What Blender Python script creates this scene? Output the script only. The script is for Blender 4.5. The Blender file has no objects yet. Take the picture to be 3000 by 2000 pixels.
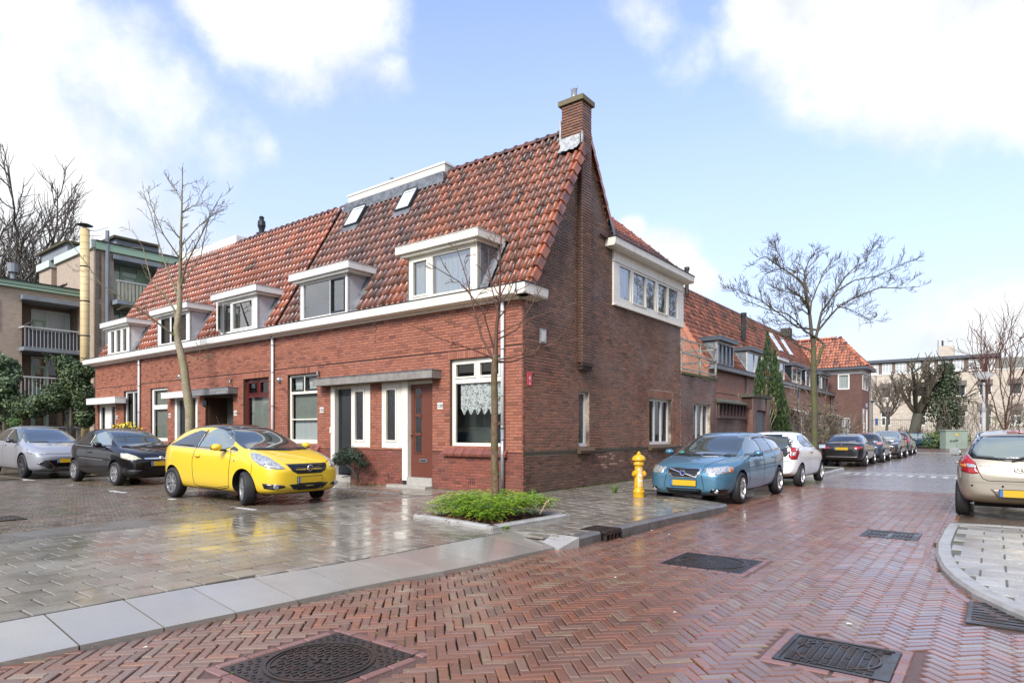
import bpy, bmesh, math, random
import numpy as np
from mathutils import Vector, Matrix, geometry
from mathutils.bvhtree import BVHTree

R = math.radians
sc = bpy.context.scene
COL = sc.collection
random.seed(7)

# ------------------------------------------------------------------ camera
cam_d = bpy.data.cameras.new('camera')
cam = bpy.data.objects.new('camera', cam_d)
COL.objects.link(cam)
cam.location = (0, 0, 1.42)
cam.rotation_euler = (R(90), 0, 0)
cam_d.sensor_width = 36.0
cam_d.lens = 1860.0 / 3000.0 * 36.0
cam_d.shift_y = 268.0 / 3000.0
cam_d.clip_start = 0.05
cam_d.clip_end = 3000.0
sc.camera = cam

# ------------------------------------------------------------------ world
SUN_EL, SUN_AZ = 38.0, 205.0      # azimuth clockwise from +Y
world = bpy.data.worlds.new('World')
sc.world = world
world.use_nodes = True
wn, wl = world.node_tree.nodes, world.node_tree.links
wn.clear()
w_out = wn.new('ShaderNodeOutputWorld')
w_bg = wn.new('ShaderNodeBackground')
w_bg.inputs['Strength'].default_value = 0.15
sky = wn.new('ShaderNodeTexSky')
sky.sky_type = 'NISHITA'
sky.sun_disc = False
sky.sun_elevation = R(SUN_EL)
sky.sun_rotation = R(SUN_AZ)
sky.air_density = 1.0
sky.dust_density = 0.6
sky.ozone_density = 1.6
w_tc = wn.new('ShaderNodeTexCoord')

def wmath(op, a, b=None, c=None, clamp=False):
    n = wn.new('ShaderNodeMath'); n.operation = op; n.use_clamp = clamp
    for i, v in enumerate((a, b, c)):
        if v is None: continue
        if isinstance(v, (int, float)): n.inputs[i].default_value = v
        else: wl.new(v, n.inputs[i])
    return n.outputs[0]

# cloud field: the direction is warped by noise, then compared with the places where clouds stand
def wnoise(scale, detail=6, rough=.55, vec=None):
    n = wn.new('ShaderNodeTexNoise')
    n.inputs['Scale'].default_value = scale; n.inputs['Detail'].default_value = detail
    n.inputs['Roughness'].default_value = rough
    wl.new(vec if vec is not None else w_tc.outputs['Generated'], n.inputs['Vector'])
    return n
warp = wnoise(7.0, 9, .6)
wsub = wn.new('ShaderNodeVectorMath'); wsub.operation = 'SUBTRACT'
wl.new(warp.outputs['Color'], wsub.inputs[0]); wsub.inputs[1].default_value = (.5, .5, .5)
wsc = wn.new('ShaderNodeVectorMath'); wsc.operation = 'SCALE'
wl.new(wsub.outputs[0], wsc.inputs[0]); wsc.inputs['Scale'].default_value = .10
wad = wn.new('ShaderNodeVectorMath'); wad.operation = 'ADD'
wl.new(w_tc.outputs['Generated'], wad.inputs[0]); wl.new(wsc.outputs[0], wad.inputs[1])
# (photo x, photo y, angular radius, density)
BLOBS = [(870, -50, .17, 1.1), (1000, 10, .10, 1), (720, 20, .10, .9), (870, 100, .08, .6),
         (330, 210, .14, .60), (90, 60, .12, .62), (480, 320, .12, .52), (640, 420, .10, .42), (780, 430, .05, .38),
         (60, 480, .19, .95), (330, 560, .20, .58), (560, 640, .15, .38), (0, 760, .24, .8), (420, 800, .22, .52), (640, 700, .12, .38),
         (1130, 190, .045, .45), (1220, 60, .04, .2), (1900, 40, .09, .42), (2030, 150, .09, .30), (1850, 120, .06, .3),
         (2560, -20, .20, 1.1), (2300, -20, .11, 1.0), (2780, 110, .17, 1.1), (3000, 230, .12, 1.0), (2560, 170, .13, .8), (2300, 110, .08, .6), (2700, 270, .08, .6),
         (1960, 770, .075, 1.0), (1860, 700, .045, .9), (2030, 830, .06, .9), (1900, 850, .08, 1.0),
         (2790, 960, .09, .6), (2950, 950, .10, .7), (2880, 1010, .12, .5), (2560, 1020, .10, .35), (2120, 650, .05, .12)]
acc = None
for (bx, by, br, bd) in BLOBS:
    v = Vector(((bx - 1500) / 1860, 1, (1268 - by) / 1860)).normalized()
    d = wn.new('ShaderNodeVectorMath'); d.operation = 'DISTANCE'
    wl.new(wad.outputs[0], d.inputs[0]); d.inputs[1].default_value = v
    q_ = wmath('MULTIPLY_ADD', d.outputs['Value'], -bd / br * 1.0, bd)
    acc = q_ if acc is None else wmath('SMOOTH_MAX', acc, q_, .08)
puff = wnoise(9.0, 10, .62); puff2 = wnoise(3.2, 6, .5)
acc = wmath('ADD', acc, wmath('MULTIPLY_ADD', puff.outputs['Fac'], .75, -.375)); acc = wmath('ADD', acc, wmath('MULTIPLY_ADD', puff2.outputs['Fac'], .5, -.25))
cm = wn.new('ShaderNodeMapRange'); cm.interpolation_type = 'SMOOTHSTEP'; wl.new(acc, cm.inputs['Value'])
cm.inputs['From Min'].default_value = .12; cm.inputs['From Max'].default_value = .62
acc = cm.outputs[0]
# everywhere behind and beside the camera: ordinary broken cloud
gen = wnoise(2.2, 10, .6)
gr = wn.new('ShaderNodeMapRange'); gr.interpolation_type = 'SMOOTHSTEP'
wl.new(gen.outputs['Fac'], gr.inputs['Value'])
gr.inputs['From Min'].default_value = .42; gr.inputs['From Max'].default_value = .60
sep = wn.new('ShaderNodeSeparateXYZ'); wl.new(w_tc.outputs['Generated'], sep.inputs[0])
beh = wn.new('ShaderNodeMapRange'); wl.new(sep.outputs['Y'], beh.inputs['Value'])
beh.inputs['From Min'].default_value = .55; beh.inputs['From Max'].default_value = .15
cl = wmath('MAXIMUM', acc, wmath('MULTIPLY', gr.outputs[0], beh.outputs[0]))
# pale veil towards the horizon
veil = wn.new('ShaderNodeMapRange'); wl.new(sep.outputs['Z'], veil.inputs['Value'])
veil.inputs['From Min'].default_value = .62; veil.inputs['From Max'].default_value = 0.0
veil.inputs['To Min'].default_value = .12; veil.inputs['To Max'].default_value = .95
vn = wnoise(3.0, 6, .5)
vv = wmath('MULTIPLY', veil.outputs[0], wmath('MULTIPLY_ADD', vn.outputs['Fac'], .7, .65), clamp=True)
cshade = wnoise(5.0, 8, .6)
ccol = wn.new('ShaderNodeValToRGB')
wl.new(cshade.outputs['Fac'], ccol.inputs['Fac'])
ccol.color_ramp.elements[0].position = .32; ccol.color_ramp.elements[0].color = (3.15, 3.35, 3.65, 1)
ccol.color_ramp.elements[1].position = .55; ccol.color_ramp.elements[1].color = (4.5, 4.55, 4.6, 1)
skg = wn.new('ShaderNodeMixRGB'); skg.blend_type = 'MULTIPLY'; skg.inputs[0].default_value = 1
wl.new(sky.outputs[0], skg.inputs[1]); skg.inputs[2].default_value = (1.30, 1.25, 1.50, 1)
m1 = wn.new('ShaderNodeMixRGB'); wl.new(vv, m1.inputs[0]); wl.new(skg.outputs[0], m1.inputs[1]); m1.inputs[2].default_value = (2.85, 3.2, 3.8, 1)
m2 = wn.new('ShaderNodeMixRGB'); wl.new(cl, m2.inputs[0]); wl.new(m1.outputs[0], m2.inputs[1]); wl.new(ccol.outputs[0], m2.inputs[2])
wl.new(m2.outputs[0], w_bg.inputs['Color']); wl.new(w_bg.outputs[0], w_out.inputs[0])

sun_d = bpy.data.lights.new('sun', 'SUN'); sun_d.energy = 2.8; sun_d.angle = R(22); sun_d.color = (1, .96, .9)
sun = bpy.data.objects.new('sun', sun_d); COL.objects.link(sun)
az, el = R(SUN_AZ), R(SUN_EL)
sd = Vector((math.sin(az) * math.cos(el), math.cos(az) * math.cos(el), math.sin(el)))
sun.rotation_euler = sd.to_track_quat('Z', 'Y').to_euler(); sun.location = (0, 0, 30)
sc.view_settings.view_transform = 'Standard'; sc.view_settings.look = 'None'
sc.view_settings.exposure = 0.78; sc.view_settings.gamma = 1.0
sc.view_settings.use_curve_mapping = False
sc.cycles.max_bounces = 8; sc.cycles.transparent_max_bounces = 24
sc.cycles.caustics_reflective = False; sc.cycles.caustics_refractive = False
sc.cycles.sample_clamp_indirect = 6

# ------------------------------------------------------------------ street frame
# x runs along the house fronts (to the right), y up the side street, origin at the foot of the corner
TH = R(-37.2)
LM = Matrix.Translation((0.215, 13.36, 0)) @ Matrix.Rotation(TH, 4, 'Z')
LMI = LM.inverted()
CAML = LMI @ Vector((0, 0, 1.42))
def vis(x, y, z=0, mx=150, my=120):
    w = LM @ Vector((x, y, z))
    if w.y < .3: return False
    X = 1500 + 1860 * w.x / w.y; Y = 1268 - 1860 * (w.z - 1.42) / w.y
    return -mx < X < 3000 + mx and -my < Y < 2000 + my
def lerp(t, ks):
    if t <= ks[0][0]: return ks[0][1]
    for (a, va), (b, vb) in zip(ks, ks[1:]):
        if t <= b: return va + (vb - va) * (t - a) / (b - a)
    return ks[-1][1]

# ------------------------------------------------------------------ materials
MAT = {}
def mat(name, col, rough=.6, metal=0., spec=.5, ramp=None, noise=None, bump=None, coat=0., wet=None,
        streak=None, emit=None, brick=None, alpha=None, fine=None, crough=.04):
    """ramp: colours picked by the 'tint' attribute; noise: (scale, colour, low, high) a second colour in patches;
    bump: (scale, strength[, distance]); wet: (scale, dry roughness); streak: (colour, amount) vertical dirt; brick: (w, h, mortar colour)"""
    if name in MAT: return MAT[name]
    m = bpy.data.materials.new(name); m.use_nodes = True
    n, l = m.node_tree.nodes, m.node_tree.links
    b = n['Principled BSDF']
    def rgb(c): return tuple(c) + (1,) if len(c) == 3 else c
    pos = n.new('ShaderNodeNewGeometry').outputs['Position']
    cur = None
    if ramp:
        at = n.new('ShaderNodeAttribute'); at.attribute_name = 'tint'
        cr = n.new('ShaderNodeValToRGB'); l.new(at.outputs['Fac'], cr.inputs[0])
        e = cr.color_ramp.elements
        for i, c in enumerate(ramp):
            p = i / (len(ramp) - 1)
            if i == 0: x = e[0]
            elif i == len(ramp) - 1: x = e[-1]
            else: x = e.new(p)
            x.position = p; x.color = rgb(c)
        cur = cr.outputs[0]
    elif brick:
        tc = n.new('ShaderNodeTexCoord'); sp = n.new('ShaderNodeSeparateXYZ'); l.new(tc.outputs['Object'], sp.inputs[0])
        ad = n.new('ShaderNodeMath'); ad.operation = 'ADD'; l.new(sp.outputs[0], ad.inputs[0]); l.new(sp.outputs[1], ad.inputs[1])
        cb = n.new('ShaderNodeCombineXYZ'); l.new(ad.outputs[0], cb.inputs[0]); l.new(sp.outputs[2], cb.inputs[1])
        bt = n.new('ShaderNodeTexBrick'); l.new(cb.outputs[0], bt.inputs['Vector'])
        bt.inputs['Scale'].default_value = 1; bt.inputs['Brick Width'].default_value = brick[0]; bt.inputs['Row Height'].default_value = brick[1]
        bt.inputs['Mortar Size'].default_value = brick[1] * .09; bt.inputs['Color1'].default_value = rgb(col)
        bt.inputs['Color2'].default_value = rgb(tuple(c * .72 for c in col)); bt.inputs['Mortar'].default_value = rgb(brick[2])
        cur = bt.outputs['Color']
    def mixto(fac, c):
        nonlocal cur
        mx = n.new('ShaderNodeMixRGB'); l.new(fac, mx.inputs[0])
        if cur is None: mx.inputs[1].default_value = rgb(col)
        else: l.new(cur, mx.inputs[1])
        mx.inputs[2].default_value = rgb(c); cur = mx.outputs[0]
    def nz(scale, det=5, vec=None, rg=.6):
        t = n.new('ShaderNodeTexNoise'); t.inputs['Scale'].default_value = scale; t.inputs['Detail'].default_value = det
        t.inputs['Roughness'].default_value = rg
        l.new(vec if vec is not None else pos, t.inputs['Vector']); return t.outputs['Fac']
    def mr(v, a, b_, c=0, d=1):
        t = n.new('ShaderNodeMapRange'); l.new(v, t.inputs['Value'])
        for k, q in zip(('From Min', 'From Max', 'To Min', 'To Max'), (a, b_, c, d)): t.inputs[k].default_value = q
        return t.outputs[0]
    if noise:
        for nn in (noise if isinstance(noise, list) else [noise]):
            mixto(mr(nz(nn[0]), nn[2], nn[3], 0, nn[4] if len(nn) > 4 else 1), nn[1])
    if fine:     # small speckle that lightens and darkens
        f = mr(nz(fine[0], 3), .3, .7, 1 - fine[1], 1 + fine[1])
        mm = n.new('ShaderNodeVectorMath'); mm.operation = 'SCALE'
        if cur is None:
            rg = n.new('ShaderNodeRGB'); rg.outputs[0].default_value = rgb(col); l.new(rg.outputs[0], mm.inputs[0])
        else: l.new(cur, mm.inputs[0])
        l.new(f, mm.inputs['Scale']); cur = mm.outputs[0]
    if streak:
        mp = n.new('ShaderNodeMapping'); l.new(pos, mp.inputs['Vector']); mp.inputs['Scale'].default_value = streak[2] if len(streak) > 2 else (9, 9, .7)
        mixto(mr(nz(1, 6, mp.outputs[0]), .52, .75, 0, streak[1]), streak[0])
    if cur is None: b.inputs['Base Color'].default_value = rgb(col)
    else: l.new(cur, b.inputs['Base Color'])
    b.inputs['Roughness'].default_value = rough
    if wet:
        w = mr(nz(wet[0], 4), wet[3] if len(wet) > 3 else .38, wet[4] if len(wet) > 4 else .62, wet[1], wet[2])
        l.new(w, b.inputs['Roughness'])
    b.inputs['Metallic'].default_value = metal
    b.inputs['Specular IOR Level'].default_value = spec
    b.inputs['Coat Weight'].default_value = coat; b.inputs['Coat Roughness'].default_value = crough
    if emit:
        b.inputs['Emission Color'].default_value = rgb(emit[0]); b.inputs['Emission Strength'].default_value = emit[1]
    if bump:
        bp = n.new('ShaderNodeBump'); bp.inputs['Strength'].default_value = bump[1]
        bp.inputs['Distance'].default_value = bump[2] if len(bump) > 2 else .01
        l.new(nz(bump[0], 6), bp.inputs['Height']); l.new(bp.outputs[0], b.inputs['Normal'])
        if coat: pass
    MAT[name] = m
    return m
def glass_mat(name, tint=(.9, .95, .95), refl=.9, rough=.015, mixk=.12, bump=None):
    if name in MAT: return MAT[name]
    m = bpy.data.materials.new(name); m.use_nodes = True
    n, l = m.node_tree.nodes, m.node_tree.links
    n.remove(n['Principled BSDF'])
    tr = n.new('ShaderNodeBsdfTransparent'); tr.inputs[0].default_value = tuple(tint) + (1,)
    gl = n.new('ShaderNodeBsdfGlossy'); gl.inputs['Roughness'].default_value = rough; gl.inputs['Color'].default_value = (refl, refl, refl, 1)
    fr = n.new('ShaderNodeFresnel'); fr.inputs['IOR'].default_value = 1.5
    ad = n.new('ShaderNodeMath'); ad.operation = 'ADD'; ad.use_clamp = True; l.new(fr.outputs[0], ad.inputs[0]); ad.inputs[1].default_value = mixk
    mx = n.new('ShaderNodeMixShader'); l.new(ad.outputs[0], mx.inputs[0]); l.new(tr.outputs[0], mx.inputs[1]); l.new(gl.outputs[0], mx.inputs[2])
    l.new(mx.outputs[0], n['Material Output'].inputs[0])
    if bump:
        nt = n.new('ShaderNodeTexNoise'); nt.inputs['Scale'].default_value = bump[0]
        bp = n.new('ShaderNodeBump'); bp.inputs['Strength'].default_value = bump[1]; bp.inputs['Distance'].default_value = .01
        ps = n.new('ShaderNodeNewGeometry'); l.new(ps.outputs['Position'], nt.inputs['Vector'])
        l.new(nt.outputs['Fac'], bp.inputs['Height']); l.new(bp.outputs[0], gl.inputs['Normal'])
    MAT[name] = m
    return m

# ------------------------------------------------------------------ mesh builder
class MB:
    """collects faces in street coordinates and links them as one mesh object"""
    def __init__(s): s.v = []; s.f = []; s.t = []; s.m = []; s.sm = False
    def face(s, pts, tint=.5, mi=0):
        k = len(s.v); s.v.extend(tuple(p) for p in pts); s.f.append(tuple(range(k, k + len(pts)))); s.t.append(tint); s.m.append(mi)
    def raw(s, vs, fs, tint=.5, mi=0):
        k = len(s.v); s.v.extend(tuple(p) for p in vs)
        for f in fs: s.f.append(tuple(k + i for i in f)); s.t.append(tint); s.m.append(mi)
        return k
    def box(s, x0, x1, y0, y1, z0, z1, tint=.5, mi=0, rot=0, piv=None):
        vs = [(x, y, z) for z in (z0, z1) for y in (y0, y1) for x in (x0, x1)]
        if rot:
            px, py = piv or ((x0 + x1) / 2, (y0 + y1) / 2); c, q = math.cos(rot), math.sin(rot)
            vs = [(px + (x - px) * c - (y - py) * q, py + (x - px) * q + (y - py) * c, z) for x, y, z in vs]
        s.raw(vs, [(0, 2, 3, 1), (4, 5, 7, 6), (0, 1, 5, 4), (2, 6, 7, 3), (0, 4, 6, 2), (1, 3, 7, 5)], tint, mi)
        return s
    def prism(s, pts, axis, a, b, tint=.5, mi=0):
        n = len(pts)
        def P(p, d):
            return (d, p[0], p[1]) if axis == 0 else (p[0], d, p[1]) if axis == 1 else (p[0], p[1], d)
        vs = [P(p, a) for p in pts] + [P(p, b) for p in pts]
        fs = [tuple(range(n))[::-1], tuple(range(n, 2 * n))] + [(i, (i + 1) % n, n + (i + 1) % n, n + i) for i in range(n)]
        s.raw(vs, fs, tint, mi); return s
    def tube(s, pts, rad, n=8, tint=.5, mi=0, cap=True):
        pts = [Vector(p) for p in pts]
        if not hasattr(rad, '__len__'): rad = [rad] * len(pts)
        k = len(s.v); prev = None
        for i, p in enumerate(pts):
            d = (pts[min(i + 1, len(pts) - 1)] - pts[max(i - 1, 0)]).normalized()
            if prev is None:
                a = d.cross(Vector((0, 0, 1))) if abs(d.z) < .9 else d.cross(Vector((0, 1, 0)))
            else: a = prev - d * prev.dot(d)
            a.normalize(); prev = a; b = d.cross(a)
            for j in range(n):
                t = 2 * math.pi * j / n
                s.v.append(tuple(p + (a * math.cos(t) + b * math.sin(t)) * rad[i]))
        for i in range(len(pts) - 1):
            for j in range(n):
                s.f.append((k + i * n + j, k + i * n + (j + 1) % n, k + (i + 1) * n + (j + 1) % n, k + (i + 1) * n + j)); s.t.append(tint); s.m.append(mi)
        if cap:
            s.f.append(tuple(k + j for j in range(n))[::-1]); s.t.append(tint); s.m.append(mi)
            e = k + (len(pts) - 1) * n; s.f.append(tuple(e + j for j in range(n))); s.t.append(tint); s.m.append(mi)
        return s
    def lathe(s, prof, c, n=24, axis='z', tint=.5, mi=0, ang=2 * math.pi):
        """prof: (radius, height) pairs about an axis through c"""
        k = len(s.v); full = abs(ang - 2 * math.pi) < 1e-6; nn = n if full else n + 1
        for r, h in prof:
            for j in range(nn):
                t = ang * j / n; a, b = r * math.cos(t), r * math.sin(t)
                s.v.append((c[0] + a, c[1] + b, c[2] + h) if axis == 'z' else (c[0] + a, c[1] + h, c[2] + b) if axis == 'y' else (c[0] + h, c[1] + a, c[2] + b))
        for i in range(len(prof) - 1):
            for j in range(n):
                j2 = (j + 1) % nn if full else j + 1
                s.f.append((k + i * nn + j, k + i * nn + j2, k + (i + 1) * nn + j2, k + (i + 1) * nn + j)); s.t.append(tint); s.m.append(mi)
        return s
    def obj(s, name, mats, parent=None, smooth=False, kind=None, origin=None):
        if not isinstance(mats, (list, tuple)): mats = [mats]
        o0 = Vector(parent['o']) if parent is not None and 'o' in parent else Vector(origin or (0, 0, 0))
        me = bpy.data.meshes.new(name)
        va = np.array(s.v, dtype=np.float64).reshape(-1, 3) - np.array(o0)
        me.from_pydata(va.tolist(), [], s.f)
        for m_ in mats: me.materials.append(m_)
        if len(mats) > 1: me.polygons.foreach_set('material_index', s.m)
        at = me.attributes.new('tint', 'FLOAT', 'FACE'); at.data.foreach_set('value', s.t)
        if smooth: me.polygons.foreach_set('use_smooth', [True] * len(s.f))
        me.update()
        o = bpy.data.objects.new(name, me); COL.objects.link(o)
        if parent is not None:
            o.parent = parent
        else:
            o.matrix_world = LM @ Matrix.Translation(o0)
        if kind: o['kind'] = kind
        return o
OR = {}
def part(name, mesh_o, parent): pass
def thing(name, label, cat, org, group=None, rot=0):
    o = bpy.data.objects.new(name, None); COL.objects.link(o)
    o.empty_display_size = .2
    o.matrix_world = LM @ Matrix.Translation(org) @ Matrix.Rotation(rot, 4, 'Z')
    o['label'] = label; o['category'] = cat
    if group: o['group'] = group
    o['o'] = tuple(org) if rot == 0 else (0, 0, 0)
    return o
def tag(o, label, cat, group=None):
    o['label'] = label; o['category'] = cat
    if group: o['group'] = group
    return o
def sub(o, org):      # a part that will carry sub-parts keeps the street offset of its thing
    o['o'] = tuple(org); return o
def child(mb, name, mats, parent, **k):
    """a part; it keeps the offset so that its own sub-parts can be written in street coordinates too"""
    o = mb.obj(name, mats, parent, **k)
    o['o'] = tuple(parent['o'])
    return o
def inst(name, me, parent, loc, rot=None, scale=None):
    o = bpy.data.objects.new(name, me); COL.objects.link(o); o.parent = parent
    o.location = Vector(loc) - Vector(parent['o'])
    if rot is not None: o.rotation_euler = rot
    if scale is not None: o.scale = scale
    return o
def tinted(name, mbf, mats, n=10):
    """n copies of a small mesh, each with its own tint"""
    out = []
    for i in range(n):
        b = MB(); mbf(b, (i + .5) / n)
        o = b.obj(name, mats); me = o.data; bpy.data.objects.remove(o); out.append(me)
    return out
# ------------------------------------------------------------------ setting: ground
def rgbm(h):   # sRGB hex -> linear
    h = h.lstrip('#'); return tuple(((int(h[i:i+2], 16) / 255 + .055) / 1.055) ** 2.4 if int(h[i:i+2], 16) > 10 else int(h[i:i+2], 16) / 255 / 12.92 for i in (0, 2, 4))
M_soil = mat('joint_soil', (.042, .035, .026), .9, noise=[(11, (.07, .11, .02), .52, .62, .8), (3, (.03, .025, .02), .45, .6)], bump=(60, .6, .01))
M_clink = mat('clinker', (.3, .1, .07), .3, ramp=[(.12, .062, .044), (.19, .080, .050), (.155, .076, .054), (.22, .092, .054), (.18, .098, .074), (.19, .082, .054), (.27, .105, .055), (.145, .078, .060), (.22, .13, .095), (.23, .16, .10)],
              noise=[(.7, (.20, .14, .105), .45, .68, .45), (1.9, (.11, .065, .045), .52, .72, .5), (40, (.09, .045, .035), .55, .75, .4)], fine=(120, .18), wet=(.8, .16, .46, .34, .66), bump=(50, .35, .004), spec=.6, coat=.65, crough=.16)
M_sett = mat('old_sett', (.1, .08, .06), .4, ramp=[(.09, .068, .05), (.15, .10, .07), (.11, .09, .068), (.18, .115, .078), (.14, .12, .09), (.21, .16, .11)],
             noise=[(2.2, (.075, .085, .03), .48, .66, .6), (30, (.04, .035, .025), .55, .7, .5)], fine=(90, .2), wet=(1.6, .14, .46, .36, .64), bump=(40, .4, .006), spec=.5, coat=.4, crough=.2)
M_tile = mat('paving_tile', (.2, .18, .15), .3, ramp=[(.21, .188, .145), (.27, .245, .195), (.235, .212, .168), (.31, .285, .235), (.25, .228, .185)],
             noise=[(3.4, (.12, .10, .075), .46, .66, .7), (.9, (.17, .155, .13), .45, .65, .6)], fine=(150, .18), wet=(1.1, .07, .42, .40, .62), bump=(70, .10, .003), spec=.5, coat=.5, crough=.17)
M_slab = mat('concrete_slab', (.25, .24, .22), .3, ramp=[(.35, .335, .295), (.27, .255, .225), (.31, .295, .26)],
             noise=[(1.3, (.24, .22, .19), .42, .72, .7)], fine=(160, .12), wet=(1.1, .10, .32, .36, .66), bump=(90, .10, .003), spec=.55, coat=.6, crough=.14)
M_tile_r = mat('light_tile', (.3, .3, .28), .3, ramp=[(.33, .325, .30), (.38, .37, .345), (.31, .30, .28), (.42, .41, .38)],
               noise=[(2.6, (.20, .19, .165), .45, .68, .7)], fine=(150, .12), wet=(1.5, .14, .38, .36, .64), bump=(70, .12, .003), spec=.5)
M_kerb = mat('kerb_stone', (.16, .15, .14), .4, noise=[(5, (.09, .085, .075), .4, .65, .8), (20, (.10, .12, .05), .6, .75, .5)], fine=(120, .2), wet=(2, .2, .5), bump=(60, .3, .004))
M_kerb_l = mat('kerb_stone_light', (.38, .37, .35), .35, noise=[(5, (.26, .25, .23), .4, .65, .7)], fine=(120, .12), wet=(2, .2, .45), bump=(60, .2, .003))
M_asph = mat('wet_concrete_band', (.13, .12, .105), .4, noise=[(2.4, (.17, .155, .13), .4, .65, .8), (9, (.07, .075, .04), .55, .7, .6)], fine=(200, .45), wet=(1.2, .12, .45), bump=(160, .5, .004))
M_farroad = mat('far_road', (.13, .095, .085), .35, brick=None, noise=[(.35, (.16, .13, .12), .4, .65, .8), (6, (.08, .06, .055), .5, .7, .6)], wet=(.5, .1, .3), bump=(18, .5, .012))
M_grass = mat('grass', (.06, .12, .015), .7, ramp=[(.05, .10, .012), (.09, .19, .02), (.13, .26, .03), (.20, .24, .05)])

def block(mb, cx, cy, L, W, ang, z, H=.03, ch=.005, tint=.5, j=1.0, mi=0):
    """a paving block with a worn, chamfered top edge"""
    c, s = math.cos(ang), math.sin(ang); l, w = L / 2, W / 2
    rx, ry = random.uniform(-1, 1) * .010 * j, random.uniform(-1, 1) * .018 * j
    dz = random.uniform(-.0018, .0018) * j
    def P(a, b, q): return (cx + a * c - b * s, cy + a * s + b * c, z + dz + q + a * rx + b * ry)
    o = [(-l, -w), (l, -w), (l, w), (-l, w)]
    vs = [P(a * (l - ch) / l, b * (w - ch) / w, 0) for a, b in o] + [P(a, b, -ch) for a, b in o] + [P(a, b, -H) for a, b in o]
    fs = [(0, 1, 2, 3)] + [(4 + i, 4 + (i + 1) % 4, (i + 1) % 4, i) for i in range(4)] + [(8 + i, 8 + (i + 1) % 4, 4 + (i + 1) % 4, 4 + i) for i in range(4)]
    mb.raw(vs, fs, tint, mi)
def dcam(x, y): return math.hypot(x - CAML.x, y - CAML.y)
def lay(name, parent, blocks, m, L, W, H, ch, j, nind=300, jit=1.0):
    """blocks: (x, y, ang, z, L, W); the nearest full ones are parts of their own, the rest one part"""
    blocks.sort(key=lambda q: dcam(q[0], q[1]))
    protos = tinted(name, lambda b, t: block(b, 0, 0, L, W, 0, 0, H, ch, t, 0), m, 18)
    rest = MB(); k = 0
    for (x, y, a, z, l_, w_) in blocks:
        if k < nind and abs(l_ - L) < 1e-4 and abs(w_ - W) < 1e-4:
            k += 1
            inst(name, random.choice(protos), parent, (x, y, z + random.uniform(-.002, .002) * jit),
                 (random.uniform(-.018, .018) * jit, random.uniform(-.010, .010) * jit, a))
        else:
            block(rest, x, y, l_, w_, a, z, H, ch, random.random(), jit)
    if rest.f: child(rest, name + 's', m, parent, kind='stuff')

def xo(y): return lerp(y, [(-11, 3.02), (-9.47, 3.11), (-8.5, 3.19), (-7.74, 3.27), (-6.75, 3.35), (-6.3, 3.46), (-5.5, 3.56), (-4.1, 3.66)])
def xi(y): return lerp(y, [(-11, 2.42), (-9.42, 2.46), (-8.2, 2.5), (-7.2, 2.64), (-6.2, 2.74), (-4.3, 2.80)])
def xk(y): return lerp(y, [(-4.1, 3.66), (-3.4, 3.80), (-1.9, 3.87), (.9, 4.07)])
RK = [(7.10, 60), (7.36, 1.2), (7.34, .9), (7.33, -1.3), (7.38, -2.2), (7.48, -2.95), (7.72, -3.9), (8.06, -4.6), (8.6, -5.3), (9.6, -6.1), (12, -7.2)]
def xr(y): return lerp(-y, [(-b, a) for a, b in RK])

# one sheet to the horizon
g = MB(); g.face([(-500, -120, -.06), (500, -120, -.06), (500, 700, -.06), (-500, 700, -.06)])
ground = g.obj('ground', mat('far_ground', (.07, .075, .05), .8, noise=[(.1, (.05, .06, .03), .4, .6)]), kind='structure')

# road: bedding sheet (pieces on top near the camera), smooth wet sheet beyond
road = MB(); ys = [-14 + i * .5 for i in range(int((20 + 14) / .5) + 1)]
road.face([(2.0, -16, -.028), (16, -16, -.028), (16, 64, -.028), (2.0, 64, -.028)])
road.o = road.obj('road', M_soil, kind='structure'); road_o = road.o; road_o['o'] = (0, 0, 0)
YF = 7.5     # beyond this the road surface is one wet sheet
far = MB()
far.face([(3.3, YF, -.008), (7.35, YF, -.008), (7.2, 45, -.008), (3.3, 45, -.008)])
child(far, 'road_surface', mat('road_clinker_far', (.20, .155, .135), .3, ramp=None, noise=[(1.0, (.25, .21, .19), .4, .7, .8), (9, (.14, .095, .08), .4, .7, .7)], wet=(.9, .16, .38), bump=(24, .8, .02), spec=.8, coat=.6, crough=.2), road_o)
cross = MB(); cross.face([(-60, 45, -.006), (120, 45, -.006), (120, 58, -.006), (-60, 58, -.006)])
cross.obj('cross_street', mat('cross_road', (.13, .06, .05), .35, noise=[(1, (.16, .09, .08), .4, .7)], wet=(.8, .15, .4), bump=(20, .6, .02)), kind='structure')['o'] = (0, 0, 0)

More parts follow.
